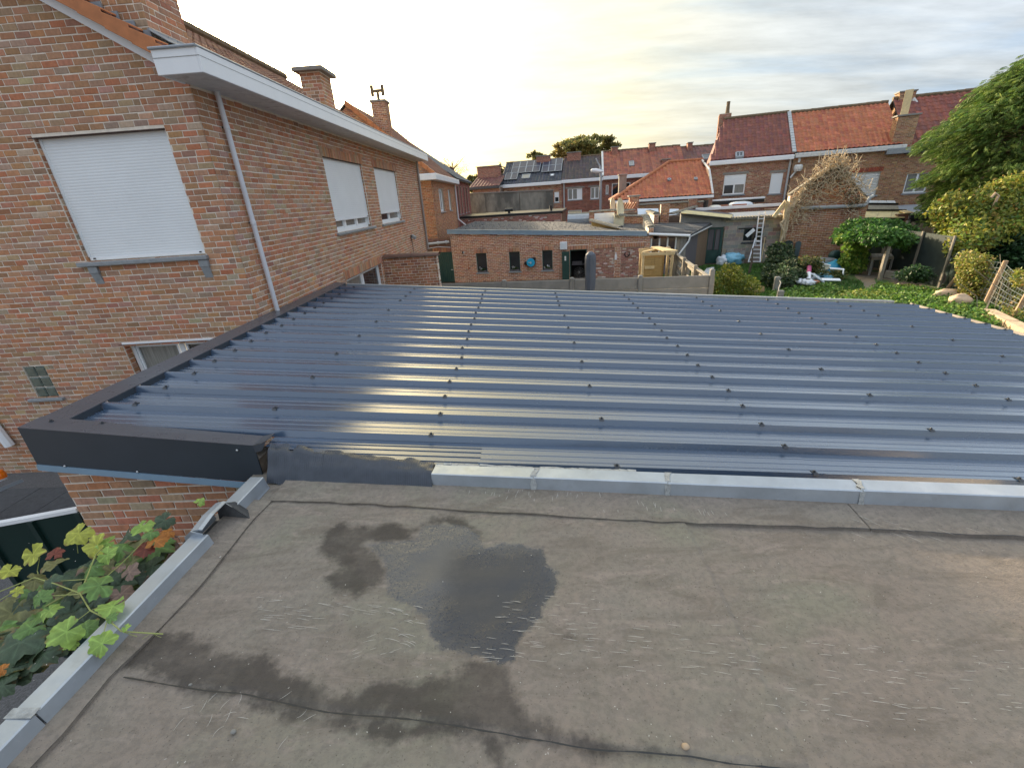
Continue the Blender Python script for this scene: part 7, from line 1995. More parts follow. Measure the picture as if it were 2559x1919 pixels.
m = FB_(); m.box(wn[0], wn[1], DK + .08, DK + .09, wn[2], wn[3]); w_ = m.build('window', M['glass'], bs)
m = FB_(); f = .05; m.box(wn[0], wn[0] + f, DK + .02, DK + .07, wn[2], wn[3]).box(wn[1] - f, wn[1], DK + .02, DK + .07, wn[2], wn[3]).box(wn[0] + f, wn[1] - f, DK + .02, DK + .07, wn[2], wn[2] + f).box(wn[0] + f, wn[1] - f, DK + .02, DK + .07, wn[3] - f, wn[3]).box((wn[0] + wn[1]) / 2 - .02, (wn[0] + wn[1]) / 2 + .02, DK + .025, DK + .065, wn[2] + f, wn[3] - f); m.build('frame', M['green_dark'], w_)
m = FB_(); m.bbox(wn[0] - .08, wn[1] + .08, DK - .04, DK + .02, wn[2] - .09, wn[2] - .001, .01); m.build('window_sill', M['anthracite'], bs)
m = FB_(); m.bbox(wn[0] - .3, wn[1] + .1, DK - .04, DK + .02, wn[3] + .001, wn[3] + .05, .01); m.build('lintel', M['black'], bs)
m = FB_(); m.box(k0, k1, DK + .3, DX - .1, 0, zk - .1); m.build('body', M['mortar_dark'], bs)
m = FB_(); m.prism([(k0 - .2, DK - .15, zk + .02), (k1, DK - .15, zk + .02), (k1, DK + 1.9, zk + .22), (k0 - .2, DK + 1.9, zk + .22)], (0, 0, .04)); m.build('sheet_roof', M['zinc_dull'], bs)
for i in range(22):
 x = k0 - .2 + (k1 - k0 + .2) * (i + .5) / 22; m = FB_(); m.tube([(x, DK - .2, zk + .06), (x, DK + .05, zk + .09)], .085, 6); m.build('mossy_edge_tile', M['coping'], bs)
a = L4(1850, 1035, DK - .25); b = L4(1765, 1110, DK - .25)
pl = root_at('white_plank', 'short white plank leaning across the store window beside the ladder', 'plank', a[0], DK - .2, b[2])
m = FB_(); m.bar(a, b, .05, .17, up=(0, 0, 1)); m.build('board', M['white'], pl)
# green glazed door with concrete lintel above
g0 = L4(1335, 1200, DK)[0]; g1 = k0 - .03; zg_ = L4(1440, 1015, DK)[2]; zl_ = L4(1300, 880, DK)[2]
dr = root_at('green_door', 'tall dark green half glazed door beside the concrete block store', 'door', (g0 + g1) / 2, DK + .05)
xm = (g0 + g1) / 2 + .02
for a, b in ((g0 + .04, xm - .06), (xm, g1 - .14)):
 m = FB_(); m.box(a + .04, b, DK + .08, DK + .09, .75, zg_ - .1); m.build('pane', M['glass_curtain'] if False else M['wood_dark'], dr)
m = FB_(); m.bbox(g0 + .02, g1 - .1, DK + .06, DK + .12, .02, .74, .01); m.build('door_panel', M['green_door'], dr)
m = FB_(); m.box(g0, g0 + .1, DK + .03, DK + .12, 0, zg_).box(g1 - .14, g1, DK + .03, DK + .12, 0, zg_).box(g0 + .1, g1 - .14, DK + .03, DK + .12, zg_ - .1, zg_).box(xm - .06, xm + .0, DK + .035, DK + .115, .74, zg_ - .1); m.build('door_frame', M['green_door'], dr)
m = FB_(); m.bbox(xm - .52, xm - .4, DK + .0, DK + .03, 1.0, 1.04, .005); m.build('handle', M['alu'], dr)
li = root_at('concrete_beam', 'thick grey concrete beam over the green door and shed roof', 'beam', L4(1300, 930, DK)[0], DK, zg_)
b0 = L4(1068, 920, DK); b1_ = L4(1548, 960, DK)
m = FB_(); za = L4(1068, 870, DK)[2]; zb2 = L4(1548, 925, DK)[2]; zl1 = zg_ + .005
m.prism([(b0[0], DK - .04, zl1), (k0 - .005, DK - .04, zl1), (k0 - .005, DK - .04, zb2), (b0[0], DK - .04, za)], (0, .3, 0)); m.build('beam', M['concrete'], li)
cs = root_at('corrugated_roof', 'yellow edged corrugated sheet roof lying above the concrete beam', 'roof', L4(1300, 870, DK)[0], DK, zb2)
A_ = L4(1068, 862, DK - .3); B_ = L4(1600, 915, DK - .3); C0 = L4(1640, 880, DK + 1.9); D0 = L4(1170, 830, DK + 1.9)
nC = 7
for i in range(nC):
 m = FB_(); p = A_ + (D0 - A_) * i / nC; q = B_ + (C0 - B_) * i / nC; p2 = A_ + (D0 - A_) * (i + 1) / nC; q2 = B_ + (C0 - B_) * (i + 1) / nC
 pm = (p + p2) / 2 + ZZ * .07; qm = (q + q2) / 2 + ZZ * .07
 m.add([p, q, qm, pm, q2, p2], [(0, 1, 2, 3), (3, 2, 4, 5)]); m.add([p - ZZ * .02, q - ZZ * .02, q2 - ZZ * .02, p2 - ZZ * .02], [(0, 1, 2, 3)]); m.build('sheet_rib', M['polycarb'] if i < 4 else M['wood_dark'], cs)
m = FB_(); m.bar(A_ - ZZ * .05, B_ - ZZ * .05, .05, .06); m.build('edge_batten', M['black'], cs)
# ---- ladder
ld = root_at('ladder', 'tall splayed aluminium ladder leaning on the block store wall', 'ladder', 13.0, 24.5)
def at_wall(u, v, d): return loc(*R4(u, v), d)
fl = loc(*R4(1785, 1385), 25.4); frr = loc(*R4(1912, 1385), 25.4); ml = loc(*R4(1862, 1130), 25.95); mr = loc(*R4(1925, 1130), 25.95); tl = loc(*R4(1900, 850), DK - .12); tr = loc(*R4(1965, 845), DK - .12); m2 = loc(*R4(1940, 1060), 26.0)
for pts in ([fl, ml], [frr, mr]):
 m = FB_(); m.tube(pts, .035, 6); m.build('rail', M['alu'], ld)
bl = loc(*R4(1862, 1200), 25.9); br_ = loc(*R4(1915, 1200), 25.9)
for pts in ([bl, tl], [br_, tr]):
 m = FB_(); m.tube(pts, .035, 6); m.build('rail', M['alu'], ld)
for i in range(6):
 t = (i + .15) / 6; m = FB_(); m.tube([fl + (ml - fl) * t, frr + (mr - frr) * t], .022, 6); m.build('rung', M['alu'], ld)
for i in range(7):
 t = .12 + i / 7.6; m = FB_(); m.tube([bl + (tl - bl) * t, br_ + (tr - br_) * t], .022, 6); m.build('rung', M['alu'], ld)
# rubbish against the block wall
gb_ = 'plastic bags by the block store'
p = L4(1520, 1350, DK - .5); o = root_at('plastic_bag', 'crumpled white plastic bag left of the blue one at the block wall', 'plastic bag', p[0], DK - .5, 0, gb_); blob(M['bag_white'], 'bag', o, FR @ np.array([p[0], DK - .5, .24]), .30, 3, (1.1, .8, .95), .5, 2.2, 3)
p = L4(1620, 1340, DK - .45); o = root_at('plastic_bag', 'large blue plastic bag full of rubbish against the block wall', 'plastic bag', p[0], DK - .45, 0, gb_); blob(M['bag_blue'], 'bag', o, FR @ np.array([p[0], DK - .45, .28]), .42, 5, (1.35, .8, .8), .5, 2.2, 3)
for i, (u, w, h) in enumerate(((1590, .34, .75), (1655, .30, .65), (1700, .2, .62), (1722, .18, .66))):
 p = L4(u, 1340, DK - .2); o = root_at('leaning_board', ['grey board behind the blue bag, leftmost of those on the block wall', 'grey board right behind the blue bag on the block wall', 'narrow tilted grey board right of the blue bag', 'rightmost narrow grey board leaning near the ladder'][i], 'board', p[0], DK - .2, 0, 'boards leaning on the block store')
 m = FB_(); m.bar((p[0], DK - .28, 0), (p[0] + (.08 if i > 1 else 0), DK - .05, h), w, .03, up=(0, -1, 0)); m.build('board', M['concrete'], o)
for i in range(3):
 a = L4(1310 + i * 30, 1450 - i * 8, 22.5); b = L4(1370 + i * 22, 1375 + i * 4, 24.6)
 m = FB_(); m.bar((a[0], 22.5, .03), (b[0], 24.6, .05 + i * .02), .16, .03); o = root_at('white_plank', ['white plank on the lawn, left one of three by the shed', 'white plank on the lawn, middle one of three by the shed', 'white plank on the lawn, right one of three by the shed'][i], 'plank', a[0], 22.5, 0, 'planks lying on the lawn'); m.build('board', M['white_dirty'], o)
a = loc(*R7(497, 845), 25.6); b = loc(*R7(545, 555), DK - .1); o = root_at('broom_stick', 'thin wooden stick leaning right of the ladder', 'stick', a[0], 25.6)
m = FB_(); m.tube([a, b], .02, 6); m.build('stick', M['wood_pale'], o)
# ================================================================ gardens on the right
def clump_leaves(name, parent, clumps, n, size, pal, mat='leaf', up=(0, 0, 1), spread=.9, droop=None, shell=.5, tv=LEAF_V, tf=LEAF_F, inner=.55, kind=None, var=.12):
 """foliage in clumps; every clump leans to its own mix of the palette"""
 C_, cid = clump_points(clumps, n, shell)
 ctr = np.array([c[0] for c in clumps])[cid]; rr = np.array([np.mean(c[1]) for c in clumps])[cid]
 tn = pal_pick(pal, len(C_), var)
 cm = 1 + RNG.normal(0, .13, len(clumps)); tn = np.clip(tn * cm[cid][:, None], .005, .9)
 s = np.asarray(size); s = RNG.uniform(s[0], s[1], len(C_)) if s.ndim else s
 R = rand_rot(len(C_), up, spread)
 out = C_ - ctr; out /= np.linalg.norm(out, axis=1)[:, None] + 1e-6
 t = R[:, :, 1] + out * .8 + (np.array(droop) if droop is not None else 0)
 nz = R[:, :, 2]; t -= nz * (t * nz).sum(1)[:, None]; t /= np.linalg.norm(t, axis=1)[:, None]
 R = np.stack([np.cross(t, nz), t, nz], axis=2)
 o = inst_join(name, tv, tf, C_, R * (s * np.ones(len(C_)))[:, None, None], tn, M[mat], parent)
 if kind: o['kind'] = kind
 return o
def W(R, u, v, D):                       # pixel -> world point at local distance D
 return wld(loc(*R(u, v), D))
# ---- lawn and path
m = FB_(); m.add([(3.5, 10.2, .0), (12.9, 10.2, .0), (12.9, 26.0, .0), (3.5, 26.3, .0)], [(0, 1, 2, 3)])
tag(m.build('lawn', M['lawn']), kind='structure')
PATH = pts = [pz(*R7(u, v), .004) for u, v in ((1790, 1230), (1960, 1235), (1900, 1130), (1880, 1050), (2190, 1100), (2196, 1010), (1950, 980), (1640, 960), (1640, 1030), (1740, 1120))]
m = MB(); m.add(pts, [tuple(range(len(pts)))[::-1]]); o = m.build('garden_path', M['pathmat']); fix_normals(o); tag(o, kind='structure')
pts = [pz(*R8(u, v), .008) for u, v in ((240, 1000), (420, 960), (560, 955), (880, 1070), (700, 1060), (440, 1040), (280, 1040))]
m = MB(); m.add(pts, [tuple(range(len(pts)))[::-1]]); o = m.build('trodden_earth', M['soil']); fix_normals(o); tag(o, kind='structure')
def grass(name, poly, n, h, pal, w=.035, lab=None):
 """poly in world xy; upright blades"""
 poly = np.array(poly)[:, :2]; lo_, hi_ = poly.min(0), poly.max(0)
 P = RNG.uniform(lo_, hi_, (n * 3, 2)); P = P[(poly_sd(P, poly) > 0) & (poly_sd(P, np.array(PATH)[:, :2]) < -.02)][:n]
 k = len(P); a = RNG.uniform(0, 2 * PI, k)
 lean = RNG.normal(0, .35, (k, 2)); hh = h * RNG.uniform(.5, 1.3, k)
 A = np.zeros((k, 3, 3)); A[:, 0, 0] = np.cos(a) * w; A[:, 1, 0] = np.sin(a) * w
 A[:, 0, 1] = lean[:, 0] * hh; A[:, 1, 1] = lean[:, 1] * hh; A[:, 2, 1] = hh; A[:, 0, 2] = -np.sin(a) * .01; A[:, 1, 2] = np.cos(a) * .01
 tv = np.array([(-.5, 0, 0), (.5, 0, 0), (.25, .6, .3), (-.25, .6, .3), (0, 1, 1)]); tf = np.array([(0, 1, 2), (0, 2, 3), (3, 2, 4)])
 tn = pal_pick(pal, k, .18) * (.75 + .5 * vnoise(P, .9, 21))[:, None]
 o = inst_join(name, tv, tf, np.column_stack([P, np.full(k, .0)]), A, tn, M['grass'], None)
 return tag(o, lab, 'grass', kind='stuff')
PAL_G = [(.065, .16, .032, 4), (.085, .19, .036, 3), (.12, .22, .045, 1.5), (.16, .20, .07, .6)]
grass('lawn_grass', [FR @ np.array(p) for p in ((3.6, 10.5, 0), (7.6, 10.5, 0), (8.2, 18.5, 0), (10.6, 20.5, 0), (9.9, 25.6, 0), (3.6, 26.0, 0))], 40000, .07, PAL_G, .05, 'short green lawn between the pallet fence and the ivy bush')
grass('rough_grass', [FR @ np.array(p) for p in ((7.3, 10.3, 0), (12.6, 10.3, 0), (12.4, 17.0, 0), (11.4, 20.0, 0), (10.2, 21.6, 0), (7.4, 22.0, 0))], 21000, .10, PAL_G, .05, 'longer grass in front of the rubbish heap')
# leafy weeds along the steel roof
def weeds(name, poly, n, s, pal, lab, zr=(.02, .14)):
 poly = np.array(poly)[:, :2]; lo_, hi_ = poly.min(0), poly.max(0)
 P = RNG.uniform(lo_, hi_, (n * 4, 2)); P = P[poly_sd(P, poly) > 0][:n]; b = vnoise(P, 1.6, 31)
 C_ = np.column_stack([P, RNG.uniform(zr[0], zr[1], len(P)) + b * .10])
 o = leaves_join(name, C_, RNG.uniform(s * .6, s * 1.3, len(P)), pal_pick(pal, len(P), .2), M['leaf'], None, up=(0, 0, 1), spread=.55)
 return tag(o, lab, 'ground cover', kind='stuff')
PAL_W = [(.11, .22, .035, 4), (.14, .26, .04, 3), (.21, .31, .055, 2.5), (.07, .15, .03, 2)]
weeds('ground_cover', [pz(*R8(u, v), 0)[:2] for u, v in ((-1000, 1120), (-700, 1060), (-380, 1040), (-200, 1110), (-20, 1150), (200, 1030), (560, 1060), (900, 1100), (1000, 1190), (1320, 1270), (1500, 1420), (1500, 1520), (500, 1260), (-1000, 1260))], 9000, .11, PAL_W, 'bright leafy ground cover along the far edge of the steel roof')
C_ = np.concatenate([np.array(pz(*R7(u, v), .1)) + RNG.normal(0, 1, (160, 3)) * np.array([.28, .28, .05]) for u, v in ((1580, 1240), (1660, 1255), (1850, 1260), (1950, 1265), (1720, 1265))])
o = leaves_join('pale_weed', C_, RNG.uniform(.07, .15, len(C_)), pal_pick([(.30, .33, .07, 3), (.22, .28, .06, 2)], len(C_)), M['leaf'], None, spread=.5)
tag(o, 'yellowish broad leaved weeds right behind the far roof edge', 'weeds', kind='stuff')
# ---- yellow green bush at the end of the concrete fence
p = pz(*R7(150, 1330), 0)
bu_ = thing('evergreen_bush', 'yellow green upright bush at the end of the concrete fence', 'bush', (p[0], p[1], 0))
cl = [((p[0] + x, p[1] + y, z), (.34, .34, .40), 1) for x, y, z in ((-.45, 0, .45), (0, .1, .7), (.45, 0, .55), (.75, .2, .35), (-.1, -.3, .5), (.35, -.3, .55), (-.6, .2, .65), (.1, .3, .85), (-.25, .1, 1.0))]
clump_leaves('foliage', bu_, cl, 4200, (.05, .10), [(.16, .19, .025, 3), (.24, .25, .035, 2), (.09, .13, .025, 2)], up=(0, 0, .2), droop=(0, 0, .9))
m = MB(); m.tube([(p[0], p[1], 0), (p[0], p[1] + .05, .5)], .03, 6); m.build('stem', M['bark'], bu_)
# ---- chipboard sheet and concrete posts with ivy
a, b = pz(*R7(345, 1240), .0), pz(*R7(590, 1262), 0)
ob_ = thing('chipboard_sheet', 'pale chipboard sheet standing behind the yellow green bush', 'board', (a[0], a[1], 0))
m = MB(); yq = a[1] + .1
m.prism([(a[0] - .1, yq, 0), (b[0] + .1, yq - .1, 0), (b[0] + .05, yq - .1, .25), py(*R7(362, 1118), yq)], (0, .02, 0)); m.build('board', M['osb'], ob_)
posts = [(720, 830, 24.0, .95), (703, 930, 22.0, .95), (684, 1035, 19.8, .95), (660, 1145, 17.6, .95), (722, 1205, 15.8, .6)]
for i, (u, v, D, h) in enumerate(((720, 828, 22.6, 0), (703, 928, 20.6, 0), (682, 1032, 18.6, 0), (722, 1200, 15.6, 0))):
 t_ = loc(*R7(u + 18, v), D)
 po = root_at('concrete_post', ['farthest concrete post sticking out of the ivy bush', 'second farthest concrete post beside the ivy bush', 'middle concrete post with a loop of pale cable beside the ivy', 'nearest short concrete post behind the steel roof'][i], 'post', t_[0], D, 0, 'concrete posts of an old fence')
 m = FB_(); m.bbox(t_[0] - .09, t_[0] + .09, D - .08, D + .08, 0, max(t_[2], .4), .02); m.build('post', M['concrete'], po)
cb_ = thing('loose_cable', 'pale loose cable hanging in loops along the concrete posts', 'cable', FR @ np.array([7.6, 19, 0]))
pts = [W(R7, u, v, D) for u, v, D in ((735, 900, 20.5), (762, 960, 20), (745, 1040, 19), (720, 1070, 18.6), (738, 1110, 18), (712, 1180, 17), (716, 1235, 16.2))]
m = MB(); m.tube(pts, .022, 6); m.build('cable', M['concrete'], cb_)
# ---- ivy bush round the posts
ib = root_at('ivy_bush', 'dark ivy bush swallowing the old concrete post line', 'bush', 7.4, 20.5)
def C7(u, v, D, r): r = r * .8; p = W(R7, u, v, D); return (p, (r, r, r * .9), r * r)
cl = [C7(720, 700, 23.6, .45), (C7(650, 720, 23.6, .4)), C7(790, 720, 23.4, .45), C7(700, 780, 23.2, .55), C7(800, 800, 23, .45), C7(660, 880, 22, .5), C7(780, 880, 22, .5), C7(620, 980, 20.5, .45), C7(800, 960, 20.5, .55), C7(880, 920, 21, .5), C7(940, 960, 20.8, .5), C7(620, 1050, 19.5, .4), C7(780, 1040, 19.5, .55), C7(880, 1030, 19.8, .5), C7(960, 1040, 19.8, .35), C7(800, 1090, 19, .4), C7(900, 900, 22, .4)]
clump_leaves('foliage', ib, cl, 9000, (.09, .17), [(.03, .055, .022, 4), (.05, .085, .03, 3), (.11, .15, .07, 1.6), (.20, .22, .13, .7)], up=(0, -.3, .6))
cl = [C7(720, 660, 23.8, .25), C7(770, 690, 23.6, .22), C7(690, 680, 23.8, .2)]
clump_leaves('young_shoots', ib, cl, 500, (.09, .15), [(.20, .28, .05, 3), (.30, .33, .10, 1)])
m = FB_(); m.tube([(7.55, 22.9, 0), (7.6, 22.9, .6), (7.55, 22.9, 1.2)], [.06, .05, .03], 6); m.build('stem', M['bark'], ib)
br_o = root_at('grass_clump', 'dry straggly stalks leaning left of the ivy bush', 'dry stalks', 6.9, 24)
m = MB()
for i in range(26):
 a = W(R7, RNG.uniform(560, 640), RNG.uniform(840, 880), 24.2); b = W(R7, RNG.uniform(520, 660), RNG.uniform(640, 790), 24.8); m.tube([a, (a + b) / 2 + RNG.normal(0, .05, 3), b], [.014, .012, .006], 4)
m.build('stalks', M['dryvine'], br_o, kind='stuff')
# ---- brick annex with the dead ivy
DI = 26.0
iv = root_at('ivy_annex', 'brown brick gabled annex wall carrying dead ivy and a grey gutter', 'annex', loc(*R7(1200, 600), DI)[0], DI)
i0 = loc(*R7(765, 560), DI)[0]; i1 = loc(*R7(1765, 300), DI)[0]
ap = loc(*R5(1420, 905), DI); le = loc(*R5(985, 1230), DI); re = loc(*R5(1740, 1290), DI)
def itop(x):
 x = x + i0
 if x < ap[0]: return le[2] + (ap[2] - le[2]) * (x - i0) / (ap[0] - i0)
 return ap[2] + (re[2] - ap[2]) * (x - ap[0]) / (i1 - ap[0])
facade(iv, DI, i0, i1, 3, [], PAL_OR, top=itop, n_ind=200, fine=True, bm='brick', mat='mortar', course=.088, blen=.26, joint=.016)
m = FB_(); m.prism([(i0 + .3, DI + .3, 0), (i1 - .02, DI + .3, 0), (i1 - .02, DI + .3, re[2] - .3), (i0 + .3, DI + .3, re[2] - .3)], (0, 4, 0)); m.build('annex_body', M['mortar_dark'], iv)
m = FB_(); m.bar((i0 - .05, DI + .14, le[2] + .03), (ap[0], DI + .14, ap[2] + .05), .34, .06); m.bar((ap[0], DI + .14, ap[2] + .05), (i1 + .05, DI + .14, re[2] + .03), .34, .06); m.build('gable_coping', M['coping'], iv)
g0, g1 = loc(*R5(1075, 1362), DI - .2), loc(*R5(1760, 1335), DI - .2)
m = FB_(); m.tube([(g0[0], DI - .18, g0[2]), (g1[0] - .15, DI - .18, g1[2]), (g1[0] - .02, DI - .18, g1[2] + .03), (g1[0] + .12, DI - .15, g1[2] + .35), (g1[0] + .3, DI - .05, g1[2] + .4)], .085, 8); m.build('gutter', M['pvc_grey'], iv)
for i in range(6):
 x = g0[0] + (g1[0] - g0[0] - .3) * i / 5; m = FB_(); m.bbox(x - .02, x + .02, DI - .27, DI - .01, g0[2] - .11, g0[2] - .085, .004); m.build('gutter_bracket', M['pvc_grey'], iv)
a = loc(*R7(805, 110), DI - .15); b = loc(*R7(650, 310), DI - .2); c = loc(*R7(735, 640), DI - .15)
br = root_at('timber_brace', 'yellow timber braces at the left corner of the ivy annex', 'timber', a[0], DI - .2, 0)
m = FB_(); m.bar(a, b, .18, .06, up=(0, -1, 0)); m.build('brace', M['wood_pale'], br)
m = FB_(); m.bar(a + np.array([0, -.1, 0]), c, .14, .06, up=(0, -1, 0)); m.build('post', M['wood_pale'], br)
# dead ivy: a web of bare stems
di = root_at('dead_ivy', 'bleached tangle of dead ivy stems over the annex gable', 'climber', i0 + .3, DI - .2)
def edge_pt(t):                         # along the left corner and up over the gable
 K = [R7(745, 560), R7(790, 330), R7(850, 150), R5(1080, 1180), R5(1200, 1060), R5(1340, 960), R5(1450, 880), R5(1540, 960), R5(1620, 1120), R5(1700, 1250)]
 f = t * (len(K) - 1); i = min(int(f), len(K) - 2); f -= i
 u = K[i][0] * (1 - f) + K[i + 1][0] * f; v = K[i][1] * (1 - f) + K[i + 1][1] * f
 return loc(u, v, DI - .18)
mbs = [FB_(), FB_()]
stems = FB_()
for s in range(7):
 pts = [edge_pt(t) + np.array([RNG.normal(0, .10), RNG.normal(-.05, .05), RNG.normal(-.05, .10)]) for t in np.linspace(0, RNG.uniform(.55, .95), 14)]
 stems.tube(pts, list(np.linspace(.055, .02, 14)), 5)
stems.build('main_stems', M['dryvine'], di)
tw = FB_()
for k in range(760):
 t = RNG.beta(1.6, 1.3); p = edge_pt(t)
 dn = RNG.random() ** 2.0 * (1.25 if t > .3 else .8); up_ = RNG.random() < .35
 if t > .3: p = p + np.array([RNG.normal(0, .25), RNG.uniform(-.28, .02), (-dn if not up_ else RNG.uniform(0, .42))])
 else: p = p + np.array([abs(RNG.normal(0, .5)), RNG.uniform(-.25, .02), RNG.normal(0, .25)])
 L_ = RNG.uniform(.18, .5); d = np.array([RNG.normal(0, .6), RNG.normal(-.1, .25), RNG.normal(.35 if up_ else .0, .6)]); d /= np.linalg.norm(d)
 q1 = p + d * L_ * .5 + RNG.normal(0, .05, 3); q2 = q1 + (d + RNG.normal(0, .5, 3)) * L_ * .5
 tw.tube([p, q1, q2], [.016, .014, .007], 4, cap=False)
o = tw.build('twigs', M['dryvine'], di, kind='stuff')
cl = [((FR @ (edge_pt(t) + np.array([0, -.1, -.35]))), (.45, .12, .4), 1) for t in np.linspace(.45, .98, 9)]
clump_leaves('dry_leaves', di, cl, 1500, (.05, .10), [(.16, .13, .08, 3), (.11, .11, .07, 2), (.07, .08, .05, 2)], mat='leaf', droop=(0, 0, -.6), up=(0, -1, .2))
# green pads against the brick wall
for i, (u0, v0, u1, v1, w) in enumerate(((840, 590, 830, 700, .42), (960, 600, 915, 845, .28))):
 a = loc(*R7(u0, v0), DI - .05); b = loc(*R7(u1, v1), DI - .45); q = root_at('green_board', ['broad dark green board with rounded top by the annex corner', 'narrow dark green board leaning on the annex brickwork'][i], 'board', b[0], DI - .3)
 m = FB_(); t = (a - b) / np.linalg.norm(a - b); sd = np.array([1., 0, 0]); P_ = []
 for an_ in np.linspace(0, PI, 9): P_.append(a + sd * math.cos(an_) * w / 2 + t * math.sin(an_) * w / 2 - t * w / 2)
 m.prism(P_ + [b - sd * w / 2 * .7, b + sd * w / 2 * .7], (0, .04, 0)); o = m.build('board', M['green_dark'], q); fix_normals(o)
# ---- rubbish heap
def Gp(u, v, z=0.0): return pz(*A3(u, v), z)
def junk(name, lab, cat, p): return thing(name, lab, cat, (p[0], p[1], 0), 'things on the rubbish heap')
p = Gp(1340, 1010); q = junk('folded_tarpaulin', 'dark purple folded tarpaulin on top of the rubbish heap', 'tarpaulin', p)
pp = W(A3, 1330, 920, 22.3); blob(M['purple'], 'tarpaulin', q, pp, .48, 2, (1.2, .6, .32), .4, 2.5)
p = Gp(1490, 1180); q = junk('pink_roll', 'pink and white rolled tube standing in the rubbish heap', 'roll', p)
a = W(A3, 1495, 985, 20.4); b = W(A3, 1475, 1290, 19.6); m = MB(); m.tube([a, a + (b - a) * .5], .085, 10); m.build('pink_half', M['pink'], q); m = MB(); m.tube([a + (b - a) * .502, b], .09, 10); m.build('white_half', M['white'], q)
p = Gp(2080, 1010); q = junk('blue_sack', 'bright blue pointed sack behind the rubbish heap', 'sack', p)
a = W(A3, 2080, 820, 22.6); b = W(A3, 2085, 1000, 22.6); h = np.linalg.norm(a - b)
m = MB(); m.lathe(b, [(.42, 0), (.44, h * .15), (.34, h * .45), (.17, h * .75), (.03, h)], 9); m.build('sack', M['blue_plastic'], q)
p = Gp(2100, 800); q = junk('green_can', 'dark green watering can against the annex wall', 'watering can', p)
a = W(A3, 2090, 730, 24.0); blob(M['green_door'], 'can', q, a, .30, 4, (1, .7, .9), .15); m = MB(); m.tube([a + (.28, -.1, .1), a + (.36, -.1, .3), a + (.30, -.1, -.1)], .02, 6); m.build('handle', M['green_door'], q)
p = Gp(1820, 850); q = junk('grey_tub', 'grey round tub lid against the annex wall', 'tub', p)
a = W(A3, 1820, 850, 23.6); m = MB(); m.lathe(a, [(.05, .12), (.5, .10), (.56, 0), (.54, -.12)], 16); m.build('lid', M['zinc_dull'], q)
p = Gp(1840, 980); q = junk('grey_board', 'large pale grey sheet lying tilted in the rubbish heap', 'board', p)
m = MB(); m.add([W(A3, 1700, 1060, 21.0), W(A3, 1940, 1040, 21.2), W(A3, 1975, 960, 22.2), W(A3, 1830, 915, 22.2)], [(0, 1, 2, 3)]); o = m.build('sheet', pmat('pale green sheet', (.28, .29, .24), rough=.6, var=.2), q)
s_m = o.modifiers.new('thick', 'SOLIDIFY'); s_m.thickness = .03
for i, (a, b, w, lb) in enumerate((((1830, 915), (1990, 955), .06, 'white batten on the upper edge of the grey sheet'), ((1970, 1020), (2300, 1045), .10, 'long white batten right of the heap, lying level'), ((1480, 1120), (1640, 1180), .10, 'white lath crossing the pink roll'), ((1600, 1160), (1840, 1340), .22, 'clear plastic strip lying across the front of the heap'), ((1780, 1275), (2210, 1285), .16, 'long white plastic sheet strip at the foot of the heap'))):
 A_ = W(A3, *a, 20.6 - i * .25); B_ = W(A3, *b, 20.6 - i * .25); q = junk('white_lath', lb, 'lath', A_)
 m = MB(); m.bar(A_, B_, w, .03, up=(0, -.4, 1)); m.build('lath', M['white'] if i != 3 else M['dome_cold'], q)
m = MB(); A_ = W(A3, 2285, 1045, 20.4); B_ = W(A3, 2275, 1150, 20.0); m.bar(A_, B_, .08, .03, up=(0, -1, 0)); m.build('lath', M['white'], q)
for i, (u, v, r, mt, lb) in enumerate(((1230, 1310, .20, 'bag_white', 'white crumpled plastic at the left foot of the heap'), (1340, 1330, .24, 'bag_white', 'pale blue white plastic second from the left at the foot of the heap'), (1480, 1350, .24, 'bag_white', 'white crumpled plastic right below the pink roll'), (1610, 1250, .20, 'bag_white', 'white plastic wrap in the middle of the heap'), (1760, 1190, .26, 'bag_blue', 'grey blue plastic bundle behind the clear strip'), (1930, 1220, .18, 'bag_blue', 'pale blue plastic scrap right in the heap'), (1960, 1080, .18, 'blue_plastic', 'bright blue scrap below the blue sack'), (1850, 1140, .16, 'bag_white', 'white knotted plastic beside the greenery in the heap'), (2000, 1210, .10, 'cream', 'small cream tub at the right of the heap'), (1640, 1330, .14, 'terracotta', 'brown cardboard scrap under the clear strip'))):
 p = W(A3, u, v, 18.9 + (1350 - v) * .012); q = junk('plastic_scrap', lb, 'plastic scrap', p); blob(M[mt], 'scrap', q, p + (0, 0, .0), r * .8, i, (1.3, .9, .5), .8, 3.6, 3)
hg = thing('heap_plants', 'weeds and clippings growing through the rubbish heap', 'weeds', Gp(1700, 1100))
cl = [(W(A3, u, v, 20.6), (.35, .3, .22), 1) for u, v in ((1440, 850), (1560, 900), (1620, 960), (1680, 1080), (1560, 1060), (2080, 1150), (2180, 1180), (1400, 1120), (1300, 1120), (1620, 870))]
clump_leaves('foliage', hg, cl, 1800, (.06, .13), [(.06, .10, .03, 3), (.14, .16, .05, 2), (.25, .20, .07, 1)])
